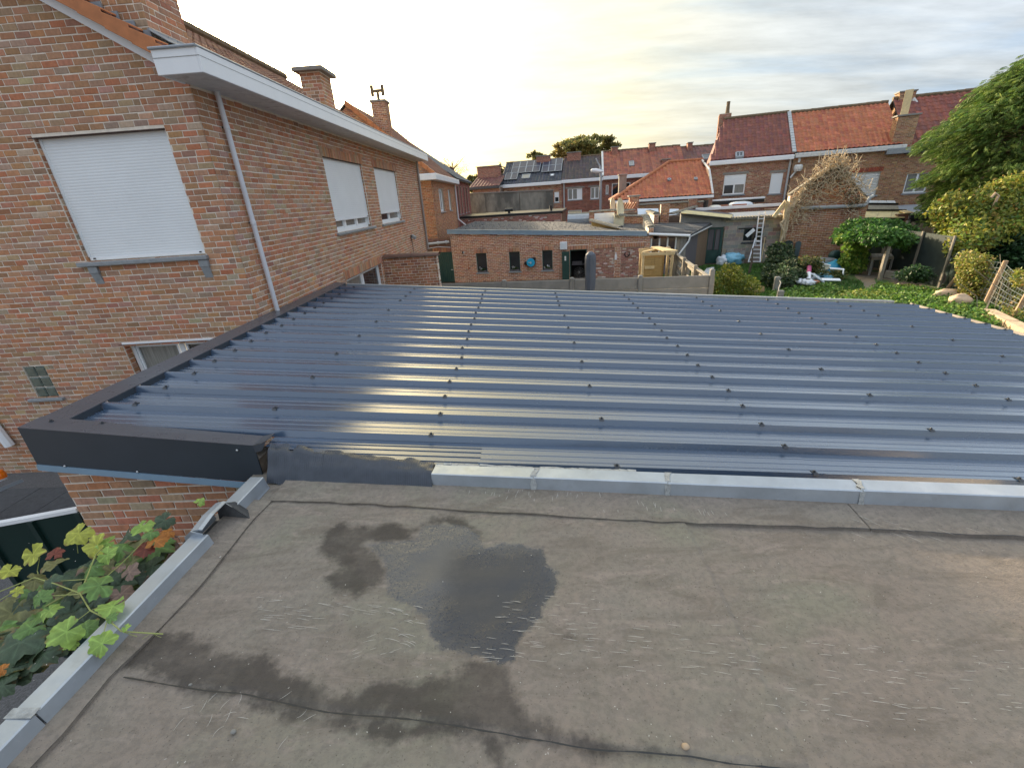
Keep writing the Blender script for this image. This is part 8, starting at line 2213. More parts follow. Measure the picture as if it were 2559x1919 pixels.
# ---- lean-to with yellow sheets, grey extension
DY = 27.3
def L_A4(u, v, D): return loc(*A4(u, v), D)
lt = root_at('lean_to', 'shabby lean-to with yellowed sheet roof beside the ivy annex', 'lean-to', L_A4(1200, 800, DY)[0], DY)
a = L_A4(715, 785, DY); b = L_A4(1665, 785, DY); c = L_A4(1690, 640, DY + 1.0); d = L_A4(770, 640, DY + 1.0); zt = a[2]
n = 3
for i in range(n):
 p0 = a + (b - a) * i / n; p1 = a + (b - a) * (i + .985) / n; p2 = d + (c - d) * (i + .985) / n; p3 = d + (c - d) * i / n
 m = FB_(); m.prism([p0, p1, p2, p3], (0, 0, .03)); m.build('roof_sheet', M['polycarb'], lt)
m = FB_(); e = L_A4(830, 500, DY + 2.4); f = L_A4(1500, 505, DY + 2.4)
m.prism([d + (.1, .05, .05), c + (-.3, .05, .05), (f[0], DY + 2.4, f[2]), (e[0], DY + 2.4, e[2])], (0, 0, .04)); m.build('mossy_sheet', M['coping'], lt)
g = L_A4(870, 390, DY + 4.0); h = L_A4(1440, 400, DY + 4.0)
for i in range(3):
 p0 = e + (f - e) * i / 3; p1 = e + (f - e) * (i + .97) / 3; p2 = g + (h - g) * (i + .97) / 3; p3 = g + (h - g) * i / 3
 m = FB_(); m.prism([p0 + (0, .1, .08), p1 + (0, .1, .08), p2, p3], (0, 0, .03)); m.build('roof_pane', M['dome_cold'], lt)
m = FB_(); m.bar(e + (0, 0, .1), f + (0, 0, .1), .12, .1); m.bar(d + (0, 0, .08), c + (0, 0, .08), .08, .08); m.bar(a - (0, 0, .06), b - (0, 0, .06), .08, .1); m.build('rail', M['black'], lt)
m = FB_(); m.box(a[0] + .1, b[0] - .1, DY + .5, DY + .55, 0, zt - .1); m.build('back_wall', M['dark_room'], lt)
m = FB_(); m.box(L_A4(1490, 900, DY)[0], L_A4(1740, 900, DY)[0], DY + .1, DY + .35, 0, L_A4(1700, 690, DY)[2]); m.build('brick_pier', M['mortar_dark'], lt)
bricks(lt, FR @ np.array([L_A4(1490, 900, DY)[0], DY + .1, 0]), DD, lambda z: [(0, L_A4(1740, 900, DY)[0] - L_A4(1490, 900, DY)[0])], 0, L_A4(1700, 690, DY)[2], M['brick_far'], [(.26, .10, .07, 1)], n_ind=0, fine=False)
m = FB_(); m.box(a[0] + .05, b[0] - .2, DY + .02, DY + .08, zt - .42, zt - .12); m.build('beam', M['wood_brown'], lt)
m = FB_(); p = L_A4(1600, 650, DY + .2); m.prism([L_A4(1660, 690, DY), L_A4(1900, 680, DY + .4), L_A4(1700, 620, DY + .9), L_A4(1530, 630, DY + .9)], (0, 0, .04)); m.build('loose_sheet', M['wood_pale'], lt)
DG = 29.0
ge = root_at('grey_extension', 'grey plastered flat roof extension with dark edge next to the conifer', 'extension', L_A4(2000, 800, DG)[0], DG)
x0_ = L_A4(1850, 700, DG)[0]; zz = L_A4(2000, 680, DG)[2]
m = FB_(); m.box(x0_, x0_ + 8, DG, DR - .5, 0, zz - .3); m.build('plaster_wall', M['render_wall'], ge)
m = FB_(); m.bbox(x0_ - .15, x0_ + 8, DG - .15, DG - .02, zz - .3, zz, .02); m.build('edge_trim', M['anthracite'], ge)
m = FB_(); m.prism([(x0_ - .12, DG - .02, zz - .05), (x0_ + 8, DG - .02, zz - .05), (x0_ + 8, DG + 4, zz + .25), (x0_ - .12, DG + 4, zz + .25)], (0, 0, -.2)); m.build('roof', M['zinc_dull'], ge)
m = FB_(); m.bar((x0_ - .15, DG, zz + .02), (x0_ - .15, DG + 4, zz + .3), .14, .2); m.build('side_trim', M['anthracite'], ge)
# ---- pergola overgrown with a bright green climber
pg = root_at('pergola', 'leaning wooden pergola posts under a bright green climber', 'pergola', 12, 21)
def post(uv0, uv1, D0, D1, r, mat='wood_grey'):
 m = MB(); m.bar(W(A5, *uv0, D0), W(A5, *uv1, D1), r, r); m.build('post', M[mat], pg)
b0 = loc(*A5(725, 735), 20.4); b0 = pz(*A5(728, 738), 0); D0 = b0 @ NN
m = MB(); m.bar(b0, W(A5, 855, 262, D0), .15, .12); m.build('post', M['wood_grey'], pg)
for (u0, v0, u1, v1) in ((220, 578, 288, 290), (262, 480, 300, 300), (735, 600, 790, 300)):
 b1 = pz(*A5(u0, v0 + 20), 0); D1 = min(b1 @ NN, 24.5); m = MB(); m.bar(W(A5, u0, v0, D1), W(A5, u1, v1, D1), .09, .09); m.build('post', M['wood_pale'] if u0 < 300 else M['wood_grey'], pg)
m = MB(); m.bar(W(A5, 290, 215, 23), W(A5, 1120, 200, 23), .10, .12); m.bar(W(A5, 500, 230, 20.6), W(A5, 1000, 240, 20.8), .10, .12); m.build('beam', M['wood_grey'], pg)
wt = root_at('climbing_plant', 'bright green leafy climber draped over the pergola', 'climber', 12, 21.5)
def C5_(u, v, D, r, w=1): r = r * .88; p = W(A5, u, v - 28, D); return (p, (r, r * 1.1, r * .45), r * r * w)
cl = [C5_(u, v, D, r) for u, v, D, r in ((430, 60, 23, .7), (330, 130, 23, .6), (250, 190, 23, .5), (200, 240, 23, .35), (520, 60, 23, .8), (640, 60, 23.3, .85), (760, 70, 23.4, .85), (880, 90, 23.4, .8), (980, 130, 23.2, .75), (1060, 190, 22.8, .6), (1120, 250, 22.4, .45), (560, 150, 21.5, .75), (680, 180, 21, .75), (800, 180, 21, .75), (900, 200, 21, .7), (1000, 240, 21, .6), (460, 180, 21.6, .6), (640, 240, 20.6, .45), (760, 250, 20.6, .45), (1090, 290, 21.6, .4), (1140, 370, 21.4, .25), (960, 270, 20.8, .4))]
clump_leaves('foliage', wt, cl, 12000, (.10, .20), [(.06, .15, .028, 4), (.085, .20, .035, 4), (.13, .27, .045, 2.5), (.045, .105, .024, 2)], droop=(0, 0, -.7), up=(-.35, -.3, .8))
cl = [C5_(u, v, D, r) for u, v, D, r in ((420, 250, 22, .45), (400, 330, 22, .45), (460, 320, 22, .4), (430, 400, 22, .42), (360, 440, 22, .4), (330, 510, 22, .4), (420, 500, 22, .45), (370, 570, 22, .4), (440, 570, 22, .35), (400, 620, 22, .3), (280, 520, 22.2, .25), (480, 420, 22, .3), (330, 200, 22.4, .4), (240, 220, 22.6, .3))]
clump_leaves('hanging_foliage', wt, cl, 6000, (.10, .19), [(.17, .30, .04, 4), (.24, .35, .05, 3), (.33, .40, .08, 1.5), (.08, .17, .03, 2)], droop=(0, 0, -1.0), up=(-.6, -.3, .5))
m = MB(); m.tube([pz(*A5(400, 660), 0), W(A5, 420, 500, 22.3), W(A5, 450, 300, 22.5), W(A5, 560, 150, 22.5)], [.06, .05, .04, .02], 6); m.build('stem', M['bark'], wt)
# table and chairs under it
tb = root_at('garden_table', 'grey slatted garden table in the shade of the pergola', 'table', 13, 22)
T0 = [W(A5, u, v, D) for u, v, D in ((640, 435, 21.5), (920, 440, 21.5), (880, 388, 22.6), (618, 382, 22.6))]; zt_ = np.mean([p[2] for p in T0])
T0 = [np.array([p[0], p[1], zt_]) for p in T0]
for i in range(7):
 a = T0[0] + (T0[1] - T0[0]) * (i + .05) / 7; b = T0[3] + (T0[2] - T0[3]) * (i + .05) / 7; w = (T0[1] - T0[0]) / 7 * .9; m = MB(); m.prism([a, a + w, b + w, b], (0, 0, -.03)); m.build('slat', M['wood_grey'], tb)
for p in T0:
 c = np.mean(T0, axis=0); q = p + (c - p) * .08; m = MB(); m.bar((q[0], q[1], 0), (q[0], q[1], zt_ - .03), .06, .06); m.build('leg', M['concrete'], tb)
m = MB()
for i in range(4): m.bar(T0[i] - ZZ * .07, T0[(i + 1) % 4] - ZZ * .07, .03, .08)
m.build('apron', M['wood_grey'], tb)
def chair(lab, base, ang, group):
 c = thing('garden_chair', lab, 'chair', tuple(base), group)
 ca, sa = math.cos(ang), math.sin(ang); Rm = np.array([[ca, -sa, 0], [sa, ca, 0], [0, 0, 1.]])
 class K(MB):
  def P(s, p): return np.asarray(base) + Rm @ np.asarray(p, float)
 K().bbox(-.23, .23, -.23, .23, .42, .46, .01).build('seat', M['wood_grey'], c)
 K().add([(-.23, .2, .46), (.23, .2, .46), (.23, .3, .98), (-.23, .3, .98), (-.23, .23, .46), (.23, .23, .46), (.23, .33, .98), (-.23, .33, .98)], [(0, 1, 2, 3), (7, 6, 5, 4), (0, 4, 5, 1), (3, 2, 6, 7), (0, 3, 7, 4), (1, 5, 6, 2)]).build('backrest', M['concrete'], c)
 for x in (-.2, .2):
  for y in (-.2, .2): K().bbox(x - .02, x + .02, y - .02, y + .02, 0, .42, .004).build('leg', M['concrete'], c)
p = W(A5, 945, 470, 22.4); chair('pale garden chair right of the slatted table', (p[0], p[1], 0), -1.3, 'garden chairs at the table')
p = W(A5, 560, 470, 22.6); chair('dark garden chair left of the slatted table', (p[0], p[1], 0), 1.4, 'garden chairs at the table')
a = pz(*A5(900, 740), 0); b = pz(*A5(1140, 745), 0)
tr = thing('stone_trough', 'pale stone trough on the bare earth beside the pergola', 'trough', (a[0], a[1], 0))
m = MB(); m.bbox(a[0], b[0], a[1], a[1] + .5, 0, .32, .03); m.build('trough', M['concrete'], tr)
m = MB(); m.box(a[0] + .06, b[0] - .06, a[1] + .06, a[1] + .44, .3205, .325); m.build('soil', M['soil'], tr)
pb = thing('potted_bush', 'dark green low bush spilling over the stone trough', 'bush', (b[0] + .5, b[1], 0))
cl = [(W(A5, u, v, 18.8), (.4, .4, .22), 1) for u, v in ((1090, 665), (1160, 660), (1230, 660), (1200, 700), (1280, 690), (1240, 620))]
clump_leaves('foliage', pb, cl, 1500, (.07, .14), [(.03, .07, .025, 3), (.05, .11, .035, 2)])
p = W(R8, 710, 850, 20.5); tp = thing('terracotta_pot', 'terracotta pot half hidden in the dark low bush', 'flower pot', (p[0], p[1], 0)); m = MB(); m.lathe((p[0], p[1], max(p[2] - .3, 0)), [(.12, 0), (.2, .32), (.23, .33), (.23, .42), (.18, .42)], 14); m.build('pot', M['terracotta'], tp)
# ---- reed screen, wire and tarpaulin along the right boundary
rs = root_at('reed_screen', 'weathered brown reed screen fence running back beside the pergola', 'fence', 13.5, 22)
ra = loc(*R8(585, 860), 20.3); ra = pz(*R8(590, 880), 0); rb = W(R8, 800, 600, 27.5)
ra = np.array([ra[0] + .4, ra[1], 0]); rdir = NN * 7.2 + DD * 1.0
for i in range(60):
 p = ra + rdir * i / 60; m = MB(); h = 1.75 + RNG.normal(0, .10)
 m.bar(p + RNG.normal(0, .015, 3) * (1, 1, 0), p + (RNG.normal(0, .03), RNG.normal(0, .03), h), .03, .105, up=DD); m.build('reed_bundle', M['reed'], rs)
for i in (0, 20, 40, 59):
 p = ra + rdir * i / 60 - DD * .08; m = MB(); m.bar(p, p + (0, 0, 1.95), .09, .09); m.build('post', M['wood_grey'], rs)
gs = root_at('dark_screen', 'dark green netting screen along the right garden boundary', 'fence', 13.2, 18.5)
a = pz(*R8(870, 1045), 0); b = a + NN * 7.5 + DD * .55
n = 4
for i in range(n):
 p = a + (b - a) * (i + .01) / n; q = a + (b - a) * (i + .99) / n; m = MB(); m.prism([p, q, q + ZZ * 1.8, p + ZZ * 1.8], DD * .03); m.build('netting', pmat('dark green netting', (.022, .035, .032), rough=.8, var=.3, nscale=4) if i == 0 else bpy.data.materials['dark green netting'], gs)
for i in range(n + 1):
 p = a + (b - a) * i / n - DD * .05; m = MB(); m.bar(p, p + ZZ * 1.85, .06, .06); m.build('post', M['wood_grey'], gs)
bb_ = W(R8, 820, 475, 26.5); q = thing('blue_barrel', 'blue water barrel at the far end of the dark screen', 'barrel', (bb_[0], bb_[1], 0)); m = MB(); m.lathe((bb_[0], bb_[1], 0), [(.40, 0), (.46, .3), (.46, bb_[2] - .2), (.40, bb_[2] + .1), (.05, bb_[2] + .12)], 14); m.build('barrel', pmat('dull blue barrel', (.04, .10, .19), rough=.5, var=.2), q)
# olive tarpaulin slung over the boundary fence
tq = root_at('olive_tarpaulin', 'crumpled olive green tarpaulin hanging on the boundary fence', 'tarpaulin', 13.0, 16.2)
nu, nv = 26, 30; P_ = []
top = [W(A6, u, v, D) for u, v, D in ((225, 200, 18.7), (270, 110, 18.5), (360, 85, 18.0))]; bot = [W(A6, u, v, D) for u, v, D in ((130, 490, 18.6), (240, 500, 18.2), (330, 480, 17.8))]
for i in range(nu):
 t = i / (nu - 1)
 A_ = top[0] * (1 - t) ** 2 + 2 * top[1] * t * (1 - t) + top[2] * t * t; B_ = bot[0] * (1 - t) ** 2 + 2 * bot[1] * t * (1 - t) + bot[2] * t * t
 for j in range(nv):
  s = j / (nv - 1); pinch = math.exp(-((s - .62) / .14) ** 2)
  tt = .5 + (t - .5) * (1 - .45 * pinch)
  A2_ = top[0] * (1 - tt) + top[2] * tt; B2_ = bot[0] * (1 - tt) + bot[2] * tt
  p = (A_ * .5 + A2_ * .5) * (1 - s) + (B_ * .5 + B2_ * .5) * s
  f = .13 * math.sin(t * 17 + 5 * vnoise(np.array([[t, s]]), 3, 41)[0] * 2 + s * 3) + .10 * (vnoise(np.array([[t, s]]), 9, 42)[0] - .5)
  P_.append(p - NN * f * .6 - DD * f)
ivx = np.arange(nu * nv).reshape(nu, nv); Q_ = np.stack([ivx[:-1, :-1], ivx[1:, :-1], ivx[1:, 1:], ivx[:-1, 1:]], -1).reshape(-1, 4)
o = bpy.data.objects.new('tarpaulin', mesh_np('tarpaulin', np.array(P_) - wloc(tq), Q_, M['tarp'], None, True)); link(o, tq)
# pale rocks at its foot
for i, (u, v, r, sq, lb) in enumerate(((190, 490, .24, (1.9, .8, .75), 'long pale rock at the left foot of the olive tarpaulin'), (320, 565, .26, (1.25, .9, .95), 'rounded pale rock in front of the olive tarpaulin'))):
 p = pz(*A6(u, v + 30), .2); q = thing('garden_rock', lb, 'rock', (p[0], p[1], 0), 'pale rocks by the tarpaulin'); blob(M['stone_pale'], 'rock', q, (p[0], p[1], .14), r, 7 + i, sq, .28, 1.7, 3)
p = pz(*A6(640, 740), .05); q = thing('earth_bank', 'bare sandy bank with a broken edging slab below the wire fence', 'bank', (p[0], p[1], 0))
m = MB(); a = pz(*A6(590, 720), .12); b = pz(*A6(830, 840), .12); c = pz(*A6(950, 900), .12); d = pz(*A6(720, 730), .12)
for i, (p0, p1) in enumerate(((a, b), (b, c + (c - b) * .6))):
 m = MB(); m.bar(p0, p1 - (p1 - p0) * .04, .28, .22); m.build('edging_slab', M['stone_pale'], q)
# ---- wire fence with wooden posts, overgrown
wf = root_at('wire_fence', 'wire mesh fence on rough wooden posts overgrown with yellow leaves', 'fence', 12.9, 13)
pb_ = [(565, 640, 775, 205), (865, 745, 1015, 480)]
base = [pz(*A6(565, 640), 0), pz(*A6(865, 745), 0)]
tops = [W(A6, 775, 205, base[0] @ NN), W(A6, 1040, 440, base[1] @ NN)]
base = [base[0] + (base[0] - base[1]) * 1.6] + base; tops = [tops[0] + (tops[0] - tops[1]) * 1.2] + tops
tops[0][2] = tops[1][2]
base.append(base[2] + (base[2] - base[1])); tops.append(tops[2] + (tops[2] - tops[1]))
for b, t in zip(base, tops):
 m = MB(); m.tube([b, (b + t) / 2 + RNG.normal(0, .01, 3), t], [.066, .062, .06], 8); m.build('post', M['wood_grey'] if False else pmat('brown round timber', (.40, .27, .17), rough=.8, var=.3, nscale=6) if 'brown round timber' not in bpy.data.materials else bpy.data.materials['brown round timber'], wf)  # one even brown timber colour for all posts
m = MB()
for i in range(3):
 for k in range(8):
  s = .10 + k * .12; p = base[i] + (tops[i] - base[i]) * s; q = base[i + 1] + (tops[i + 1] - base[i + 1]) * s
  m.tube([p, (p + q) / 2 - ZZ * .03, q], .006, 4, cap=False)
 for k in range(12):
  s = k / 12; p = base[i] + (base[i + 1] - base[i]) * s; q = tops[i] + (tops[i + 1] - tops[i]) * s; m.tube([p + (q - p) * .1, p + (q - p) * .94], .005, 3, cap=False)
m.build('wire_mesh', M['wire'], wf)
PAL_Y = [(.26, .27, .05, 3), (.33, .30, .07, 3), (.18, .23, .04, 2.5), (.36, .27, .10, 1.2), (.11, .15, .035, 1.5), (.38, .21, .07, .3)]
fv = root_at('fence_creeper', 'yellowing creeper smothering the wire fence in the right corner', 'climber', 13, 13.5)
def C6(u, v, D, r): p = W(A6, u, v, D); return (p, (r, r, r), r * r)
cl = [C6(u, v, D, r) for u, v, D, r in ((400, 200, 17.4, .35), (440, 270, 17.1, .38), (500, 300, 16.8, .36), (420, 350, 17.0, .38), (470, 390, 16.8, .32), (540, 400, 16.6, .28), (400, 430, 16.9, .3), (460, 480, 16.7, .3), (500, 540, 16.8, .2), (440, 570, 16.6, .25), (380, 540, 16.8, .22), (740, 480, 16.4, .3), (790, 400, 16.4, .3), (840, 370, 16.3, .28), (740, 560, 16.2, .24), (770, 580, 16.0, .28), (740, 670, 15.7, .24), (870, 600, 15.7, .28), (910, 520, 15.8, .28), (940, 640, 15.4, .28), (800, 740, 14.7, .22), (900, 800, 14.2, .3), (560, 210, 16.8, .25), (920, 380, 14.8, .25))]
clump_leaves('foliage', fv, cl, 7500, (.055, .12), PAL_Y, up=(-.4, -.3, .7), droop=(0, 0, -.3))
m = MB()
for i in range(9):
 p = pz(*A6(RNG.uniform(420, 900), RNG.uniform(620, 800)), 0); h = RNG.uniform(.8, 1.7); m.tube([p, p + (RNG.normal(0, .15), RNG.normal(0, .15), h * .6), p + (RNG.normal(0, .3), RNG.normal(0, .3), h)], [.014, .010, .005], 4)
m.build('stems', M['wood_grey'], fv)
# dark green shrub behind the wire fence
dg = root_at('dark_shrub', 'dense dark green shrub behind the wire fence', 'shrub', 14.5, 15.5)
cl = [C6(u, v, D, r) for u, v, D, r in ((680, 140, 20.0, .7), (780, 120, 19.8, .8), (880, 160, 19.6, .8), (700, 240, 19.6, .7), (820, 250, 19.4, .75), (920, 280, 19.2, .7), (640, 330, 19.4, .6), (760, 350, 19.2, .6), (600, 420, 19.2, .55), (980, 200, 19.6, .8))]
clump_leaves('foliage', dg, cl, 7000, (.10, .20), [(.02, .055, .018, 4), (.03, .075, .022, 3), (.05, .11, .03, 1.5)])
m = MB(); pb2 = W(A6, 780, 420, 19.8); m.tube([(pb2[0], pb2[1], 0), (pb2[0], pb2[1], 1.6)], [.09, .05], 6); m.build('stem', M['bark'], dg)
# ---- autumn shrub above
ys = root_at('autumn_shrub', 'tall yellow leaved autumn shrub in front of the conifer', 'shrub', 14.5, 18)
def C8(u, v, D, r): p = W(R8, u, v, D); return (p, (r, r, r * .85), r * r)
cl = [C8(u, v, D, r) for u, v, D, r in ((920, 180, 21.2, .6), (1000, 130, 21.4, .6), (960, 270, 21.0, .6), (1050, 220, 21.0, .7), (1100, 120, 21.4, .6), (1180, 200, 21.0, .7), (1060, 350, 20.6, .7), (1000, 400, 20.6, .5), (1160, 320, 20.6, .75), (1260, 250, 20.8, .75), (1280, 130, 21.2, .6), (1380, 200, 21.0, .75), (1380, 60, 21.4, .6), (1480, 150, 21.2, .7), (1200, 430, 20.0, .7), (1300, 380, 20.2, .7), (1120, 480, 19.6, .6), (1400, 330, 20.4, .7), (1500, 270, 20.6, .7), (1600, 200, 20.8, .7), (1700, 120, 21.2, .8), (1600, 60, 21.4, .7), (1760, 240, 20.8, .7), (1640, 330, 20.4, .65), (1100, 560, 19.0, .5), (1200, 540, 19.2, .55), (1320, 500, 19.4, .55), (1450, 440, 19.8, .6), (1560, 400, 20.0, .6), (1780, 40, 21.4, .8), (1560, -40, 21.6, .6), (1740, -60, 21.6, .7), (1680, 420, 19.8, .5), (1060, 610, 18.8, .35))]
clump_leaves('foliage', ys, cl, 13500, (.10, .20), [(.26, .28, .04, 4), (.33, .32, .05, 3), (.17, .24, .04, 3.5), (.38, .29, .07, .9), (.40, .20, .04, .3), (.09, .14, .03, 1.6)], up=(-.4, -.3, .7), droop=(0, 0, -.5), shell=.25, var=.18)
m = MB()
tb0 = W(R8, 1380, 900, 20.2); tb0[2] = 0
for u, v in ((1000, 150), (1180, 150), (1380, 80), (1560, 50), (1740, 60), (1100, 400), (1500, 300), (1700, 300), (1250, 300)):
 t_ = W(R8, u, v, 21); mid = (tb0 + t_) / 2 + np.array([0, 0, .4]); m.tube([tb0 + RNG.normal(0, .12, 3) * (1, 1, 0), mid, t_], [.05, .035, .012], 5)
m.build('branches', M['bark'], ys)
bp = loc(*R8(1490, 60), 20.4); q = root_at('birdhouse_pole', 'pale pole with curled hook among the yellow shrub', 'pole', bp[0], 20.4)
m = FB_(); m.tube([(bp[0], 20.4, 0), (bp[0], 20.4, bp[2] - .2), (bp[0] + .03, 20.4, bp[2] + .05), (bp[0] - .1, 20.4, bp[2] + .15), (bp[0] - .18, 20.4, bp[2])], .045, 7); m.build('hook_pole', M['stone_pale'], q)
# ---- big conifer on the right edge
cn = root_at('conifer_tree', 'large drooping green conifer at the right edge hiding the last house', 'tree', 19.0, 25.5)
tx_, tD = loc(*R6(1900, 900), 25.5)[0], 25.5
m = FB_(); m.tube([(tx_, tD, 0), (tx_ + .05, tD, 3), (tx_, tD, 6), (tx_, tD, 8.0)], [.32, .26, .18, .04], 10); m.build('trunk', M['bark'], cn)
SP_V = []; SP_F = []
def spray_template():
 """flat drooping fan of conifer twigs: rachis with side blades"""
 V = []; F = []
 for k, (t, l) in enumerate(((0.0, .32), (.20, .44), (.40, .46), (.60, .36), (.80, .22))):
  for s in (-1, 1):
   b = len(V); y = t; dz = -.28 * t * t
   V += [(0, y, dz), (s * l * .62, y + l * .55, dz - .05 - .22 * l), (s * l * .95, y + l * 1.0, dz - .12 - .45 * l), (s * l * .42, y + l * .56 + .055, dz - .04)]
   F.append((b, b + 1, b + 2, b + 3))
 b = len(V); V += [(-.05, .75, -.16), (.05, .75, -.16), (0, 1.15, -.42), (0, .6, -.10)]; F.append((b, b + 2, b + 1, b + 3))
 return np.array(V, float), np.array(F)
spv, spf = spray_template()
lim = FB_()
C_, R_, T_, S_ = [], [], [], []
def crown_r(z): return float(np.interp(z, [0, 1, 2.1, 3, 4.3, 5.4, 6.3, 7.2, 7.9, 8.15], [2.4, 2.9, 3.2, 3.55, 4.1, 4.0, 3.35, 2.5, 1.7, .3])) - .30
nb = 260
for i in range(nb):
 zt = .6 + 7.5 * (i + .5) / nb; a = i * 2.39996 + RNG.normal(0, .2); r = crown_r(zt) * RNG.uniform(.70, 1.05); z = zt + .22 * r
 if r < .3: continue
 d = np.array([math.cos(a), math.sin(a), 0]); p0 = np.array([tx_, tD, max(z - r * .12, .3)])
 pts = [p0 + d * r * s + np.array([0, 0, r * (.32 * s - .42 * s * s)]) for s in np.linspace(0, 1, 7)]
 lim.tube(pts, list(np.linspace(.05, .012, 7)), 4, cap=False)
 ns = int(46 + r * 31)
 for k in range(ns):
  s = RNG.uniform(.35, 1.0) ** .7; q = p0 + d * r * s + np.array([0, 0, r * (.32 * s - .42 * s * s)])
  sdv = np.cross(d, ZZ); q = q + sdv * RNG.normal(0, .20 + .22 * s * r * .3) + np.array([0, 0, RNG.normal(-.05, .14)])
  f = d * RNG.uniform(.5, 1.2) + sdv * RNG.normal(0, .55) + ZZ * RNG.uniform(-.75, .15); f /= np.linalg.norm(f)
  upv = ZZ + RNG.normal(0, .35, 3); x = np.cross(f, upv); x /= np.linalg.norm(x); zt_ = np.cross(x, f)
  C_.append(FR @ q); R_.append(FR @ (np.stack([x, f, zt_], axis=1) * RNG.uniform(.14, .31))); S_.append(s); T_.append(a)
C_ = np.array(C_); R_ = np.array(R_)
tn = pal_pick([(.12, .20, .045, 4), (.155, .235, .05, 3), (.22, .29, .07, 2.6), (.08, .14, .038, 2)], len(C_), .16)
inst_join('crown', spv, spf, C_, R_, tn, M['needle'], cn)
lim.build('limb', M['bark'], cn)
# ================================================================ trees far behind
def far_tree(name, lab, R, u, vt, vb, w, D, pal, n, size, bare=False, grp='trees beyond the far houses'):
 t = loc(*R(u, vt), D); b = loc(*R(u, vb), D); r_ = abs(loc(*R(u + w, vb), D)[0] - loc(*R(u, vb), D)[0])
 q = root_at(name, lab, 'tree', t[0], D, 0, grp)
 m = FB_(); m.tube([(t[0], D, 0), (t[0], D, b[2]), (t[0], D, b[2] + (t[2] - b[2]) * .7)], [.35, .25, .05], 7)
 for i in range(16 if not bare else 90):
  a = RNG.uniform(0, 2 * PI); z = RNG.uniform(b[2] - 1, b[2] + (t[2] - b[2]) * .5); l = r_ * RNG.uniform(.4, .75 if not bare else 1.0)
  m.tube([(t[0], D, z), (t[0] + math.cos(a) * l * .5, D + math.sin(a) * l * .5, z + l * .35), (t[0] + math.cos(a) * l, D + math.sin(a) * l, z + l * RNG.uniform(.5, .9))], [.09, .05, .015] if not bare else [.05, .03, .012], 4, cap=False)
 m.build('trunk', M['bark'], q)
 H_ = t[2] - b[2]; cl = []
 for i in range(22):
  a = RNG.uniform(0, 2 * PI); k = RNG.random() ** .6; z = b[2] + H_ * RNG.uniform(.05, .92); rr_ = r_ * math.sqrt(max(.05, 1 - (2 * (z - b[2]) / H_ - .9) ** 2 * .8)) * k
  cl.append((FR @ np.array([t[0] + math.cos(a) * rr_, D + math.sin(a) * rr_, z]), (r_ * .30, r_ * .30, H_ * .15), 1))
 clump_leaves('crown', q, cl, n, size, pal, shell=.2)
PAL_FT = [(.20, .20, .07, 3), (.28, .25, .09, 2), (.13, .15, .05, 2)]
far_tree('broadleaf_tree', 'large round autumn tree behind the brown roofed far house', R4, 130, 50, 260, 290, 85, PAL_FT, 9000, (.30, .62))
far_tree('broadleaf_tree', 'large round autumn tree left half, behind the far chimneys', R3, 1830, 100, 260, 230, 88, [(.30, .25, .08, 3), (.20, .18, .06, 2)], 4500, (.30, .6))
far_tree('broadleaf_tree', 'small loose tree behind the solar panel roof', R3, 1450, 215, 330, 95, 85, PAL_FT, 1500, (.28, .5))
far_tree('broadleaf_tree', 'pale bushy tree at the left end of the far houses', R3, 770, 470, 640, 95, 75, [(.20, .18, .06, 3), (.13, .13, .05, 2)], 2600, (.25, .5))
far_tree('bare_tree', 'thin leafless tree behind the slate roofed house', R3, 540, 245, 520, 150, 70, [(.25, .17, .10, 1)], 500, (.12, .2), bare=True)
far_tree('broadleaf_tree', 'small thin autumn tree right of the broad chimney', R3, 1112, 380, 480, 28, 80, [(.2, .15, .07, 1)], 260, (.25, .4))
t = loc(*R3(1062, 330), 80); q = root_at('spruce_tree', 'narrow dark spruce tip between chimney and solar roof', 'tree', t[0], 80, 0, 'trees beyond the far houses')
m = FB_(); m.tube([(t[0], 80, 0), (t[0], 80, t[2])], [.3, .03], 6); m.build('trunk', M['bark'], q)
cl = [(FR @ np.array([t[0], 80, t[2] - .3 - k * .55]), (.10 + k * .13, .10 + k * .13, .35), .2 + k * .2) for k in range(12)]
clump_leaves('crown', q, cl, 1400, (.3, .5), [(.03, .05, .025, 1)], droop=(0, 0, -.5), shell=.1)
# distant ground cover of trees at the horizon
C_ = []
for i in range(90):
 a = math.radians(-60 + 120 * i / 90 + RNG.normal(0, .6)); d = RNG.uniform(160, 230); C_.append(((math.sin(a) * d, math.cos(a) * d, 1.2 + RNG.random() * 1.2), (5, 5, 2.2), 1))
o = clump_leaves('distant_trees', None, C_, 16000, (.8, 1.6), [(.07, .085, .04, 2), (.10, .10, .05, 1)], shell=.3, kind='stuff'); tag(o, 'low belt of distant trees at the horizon', 'trees')
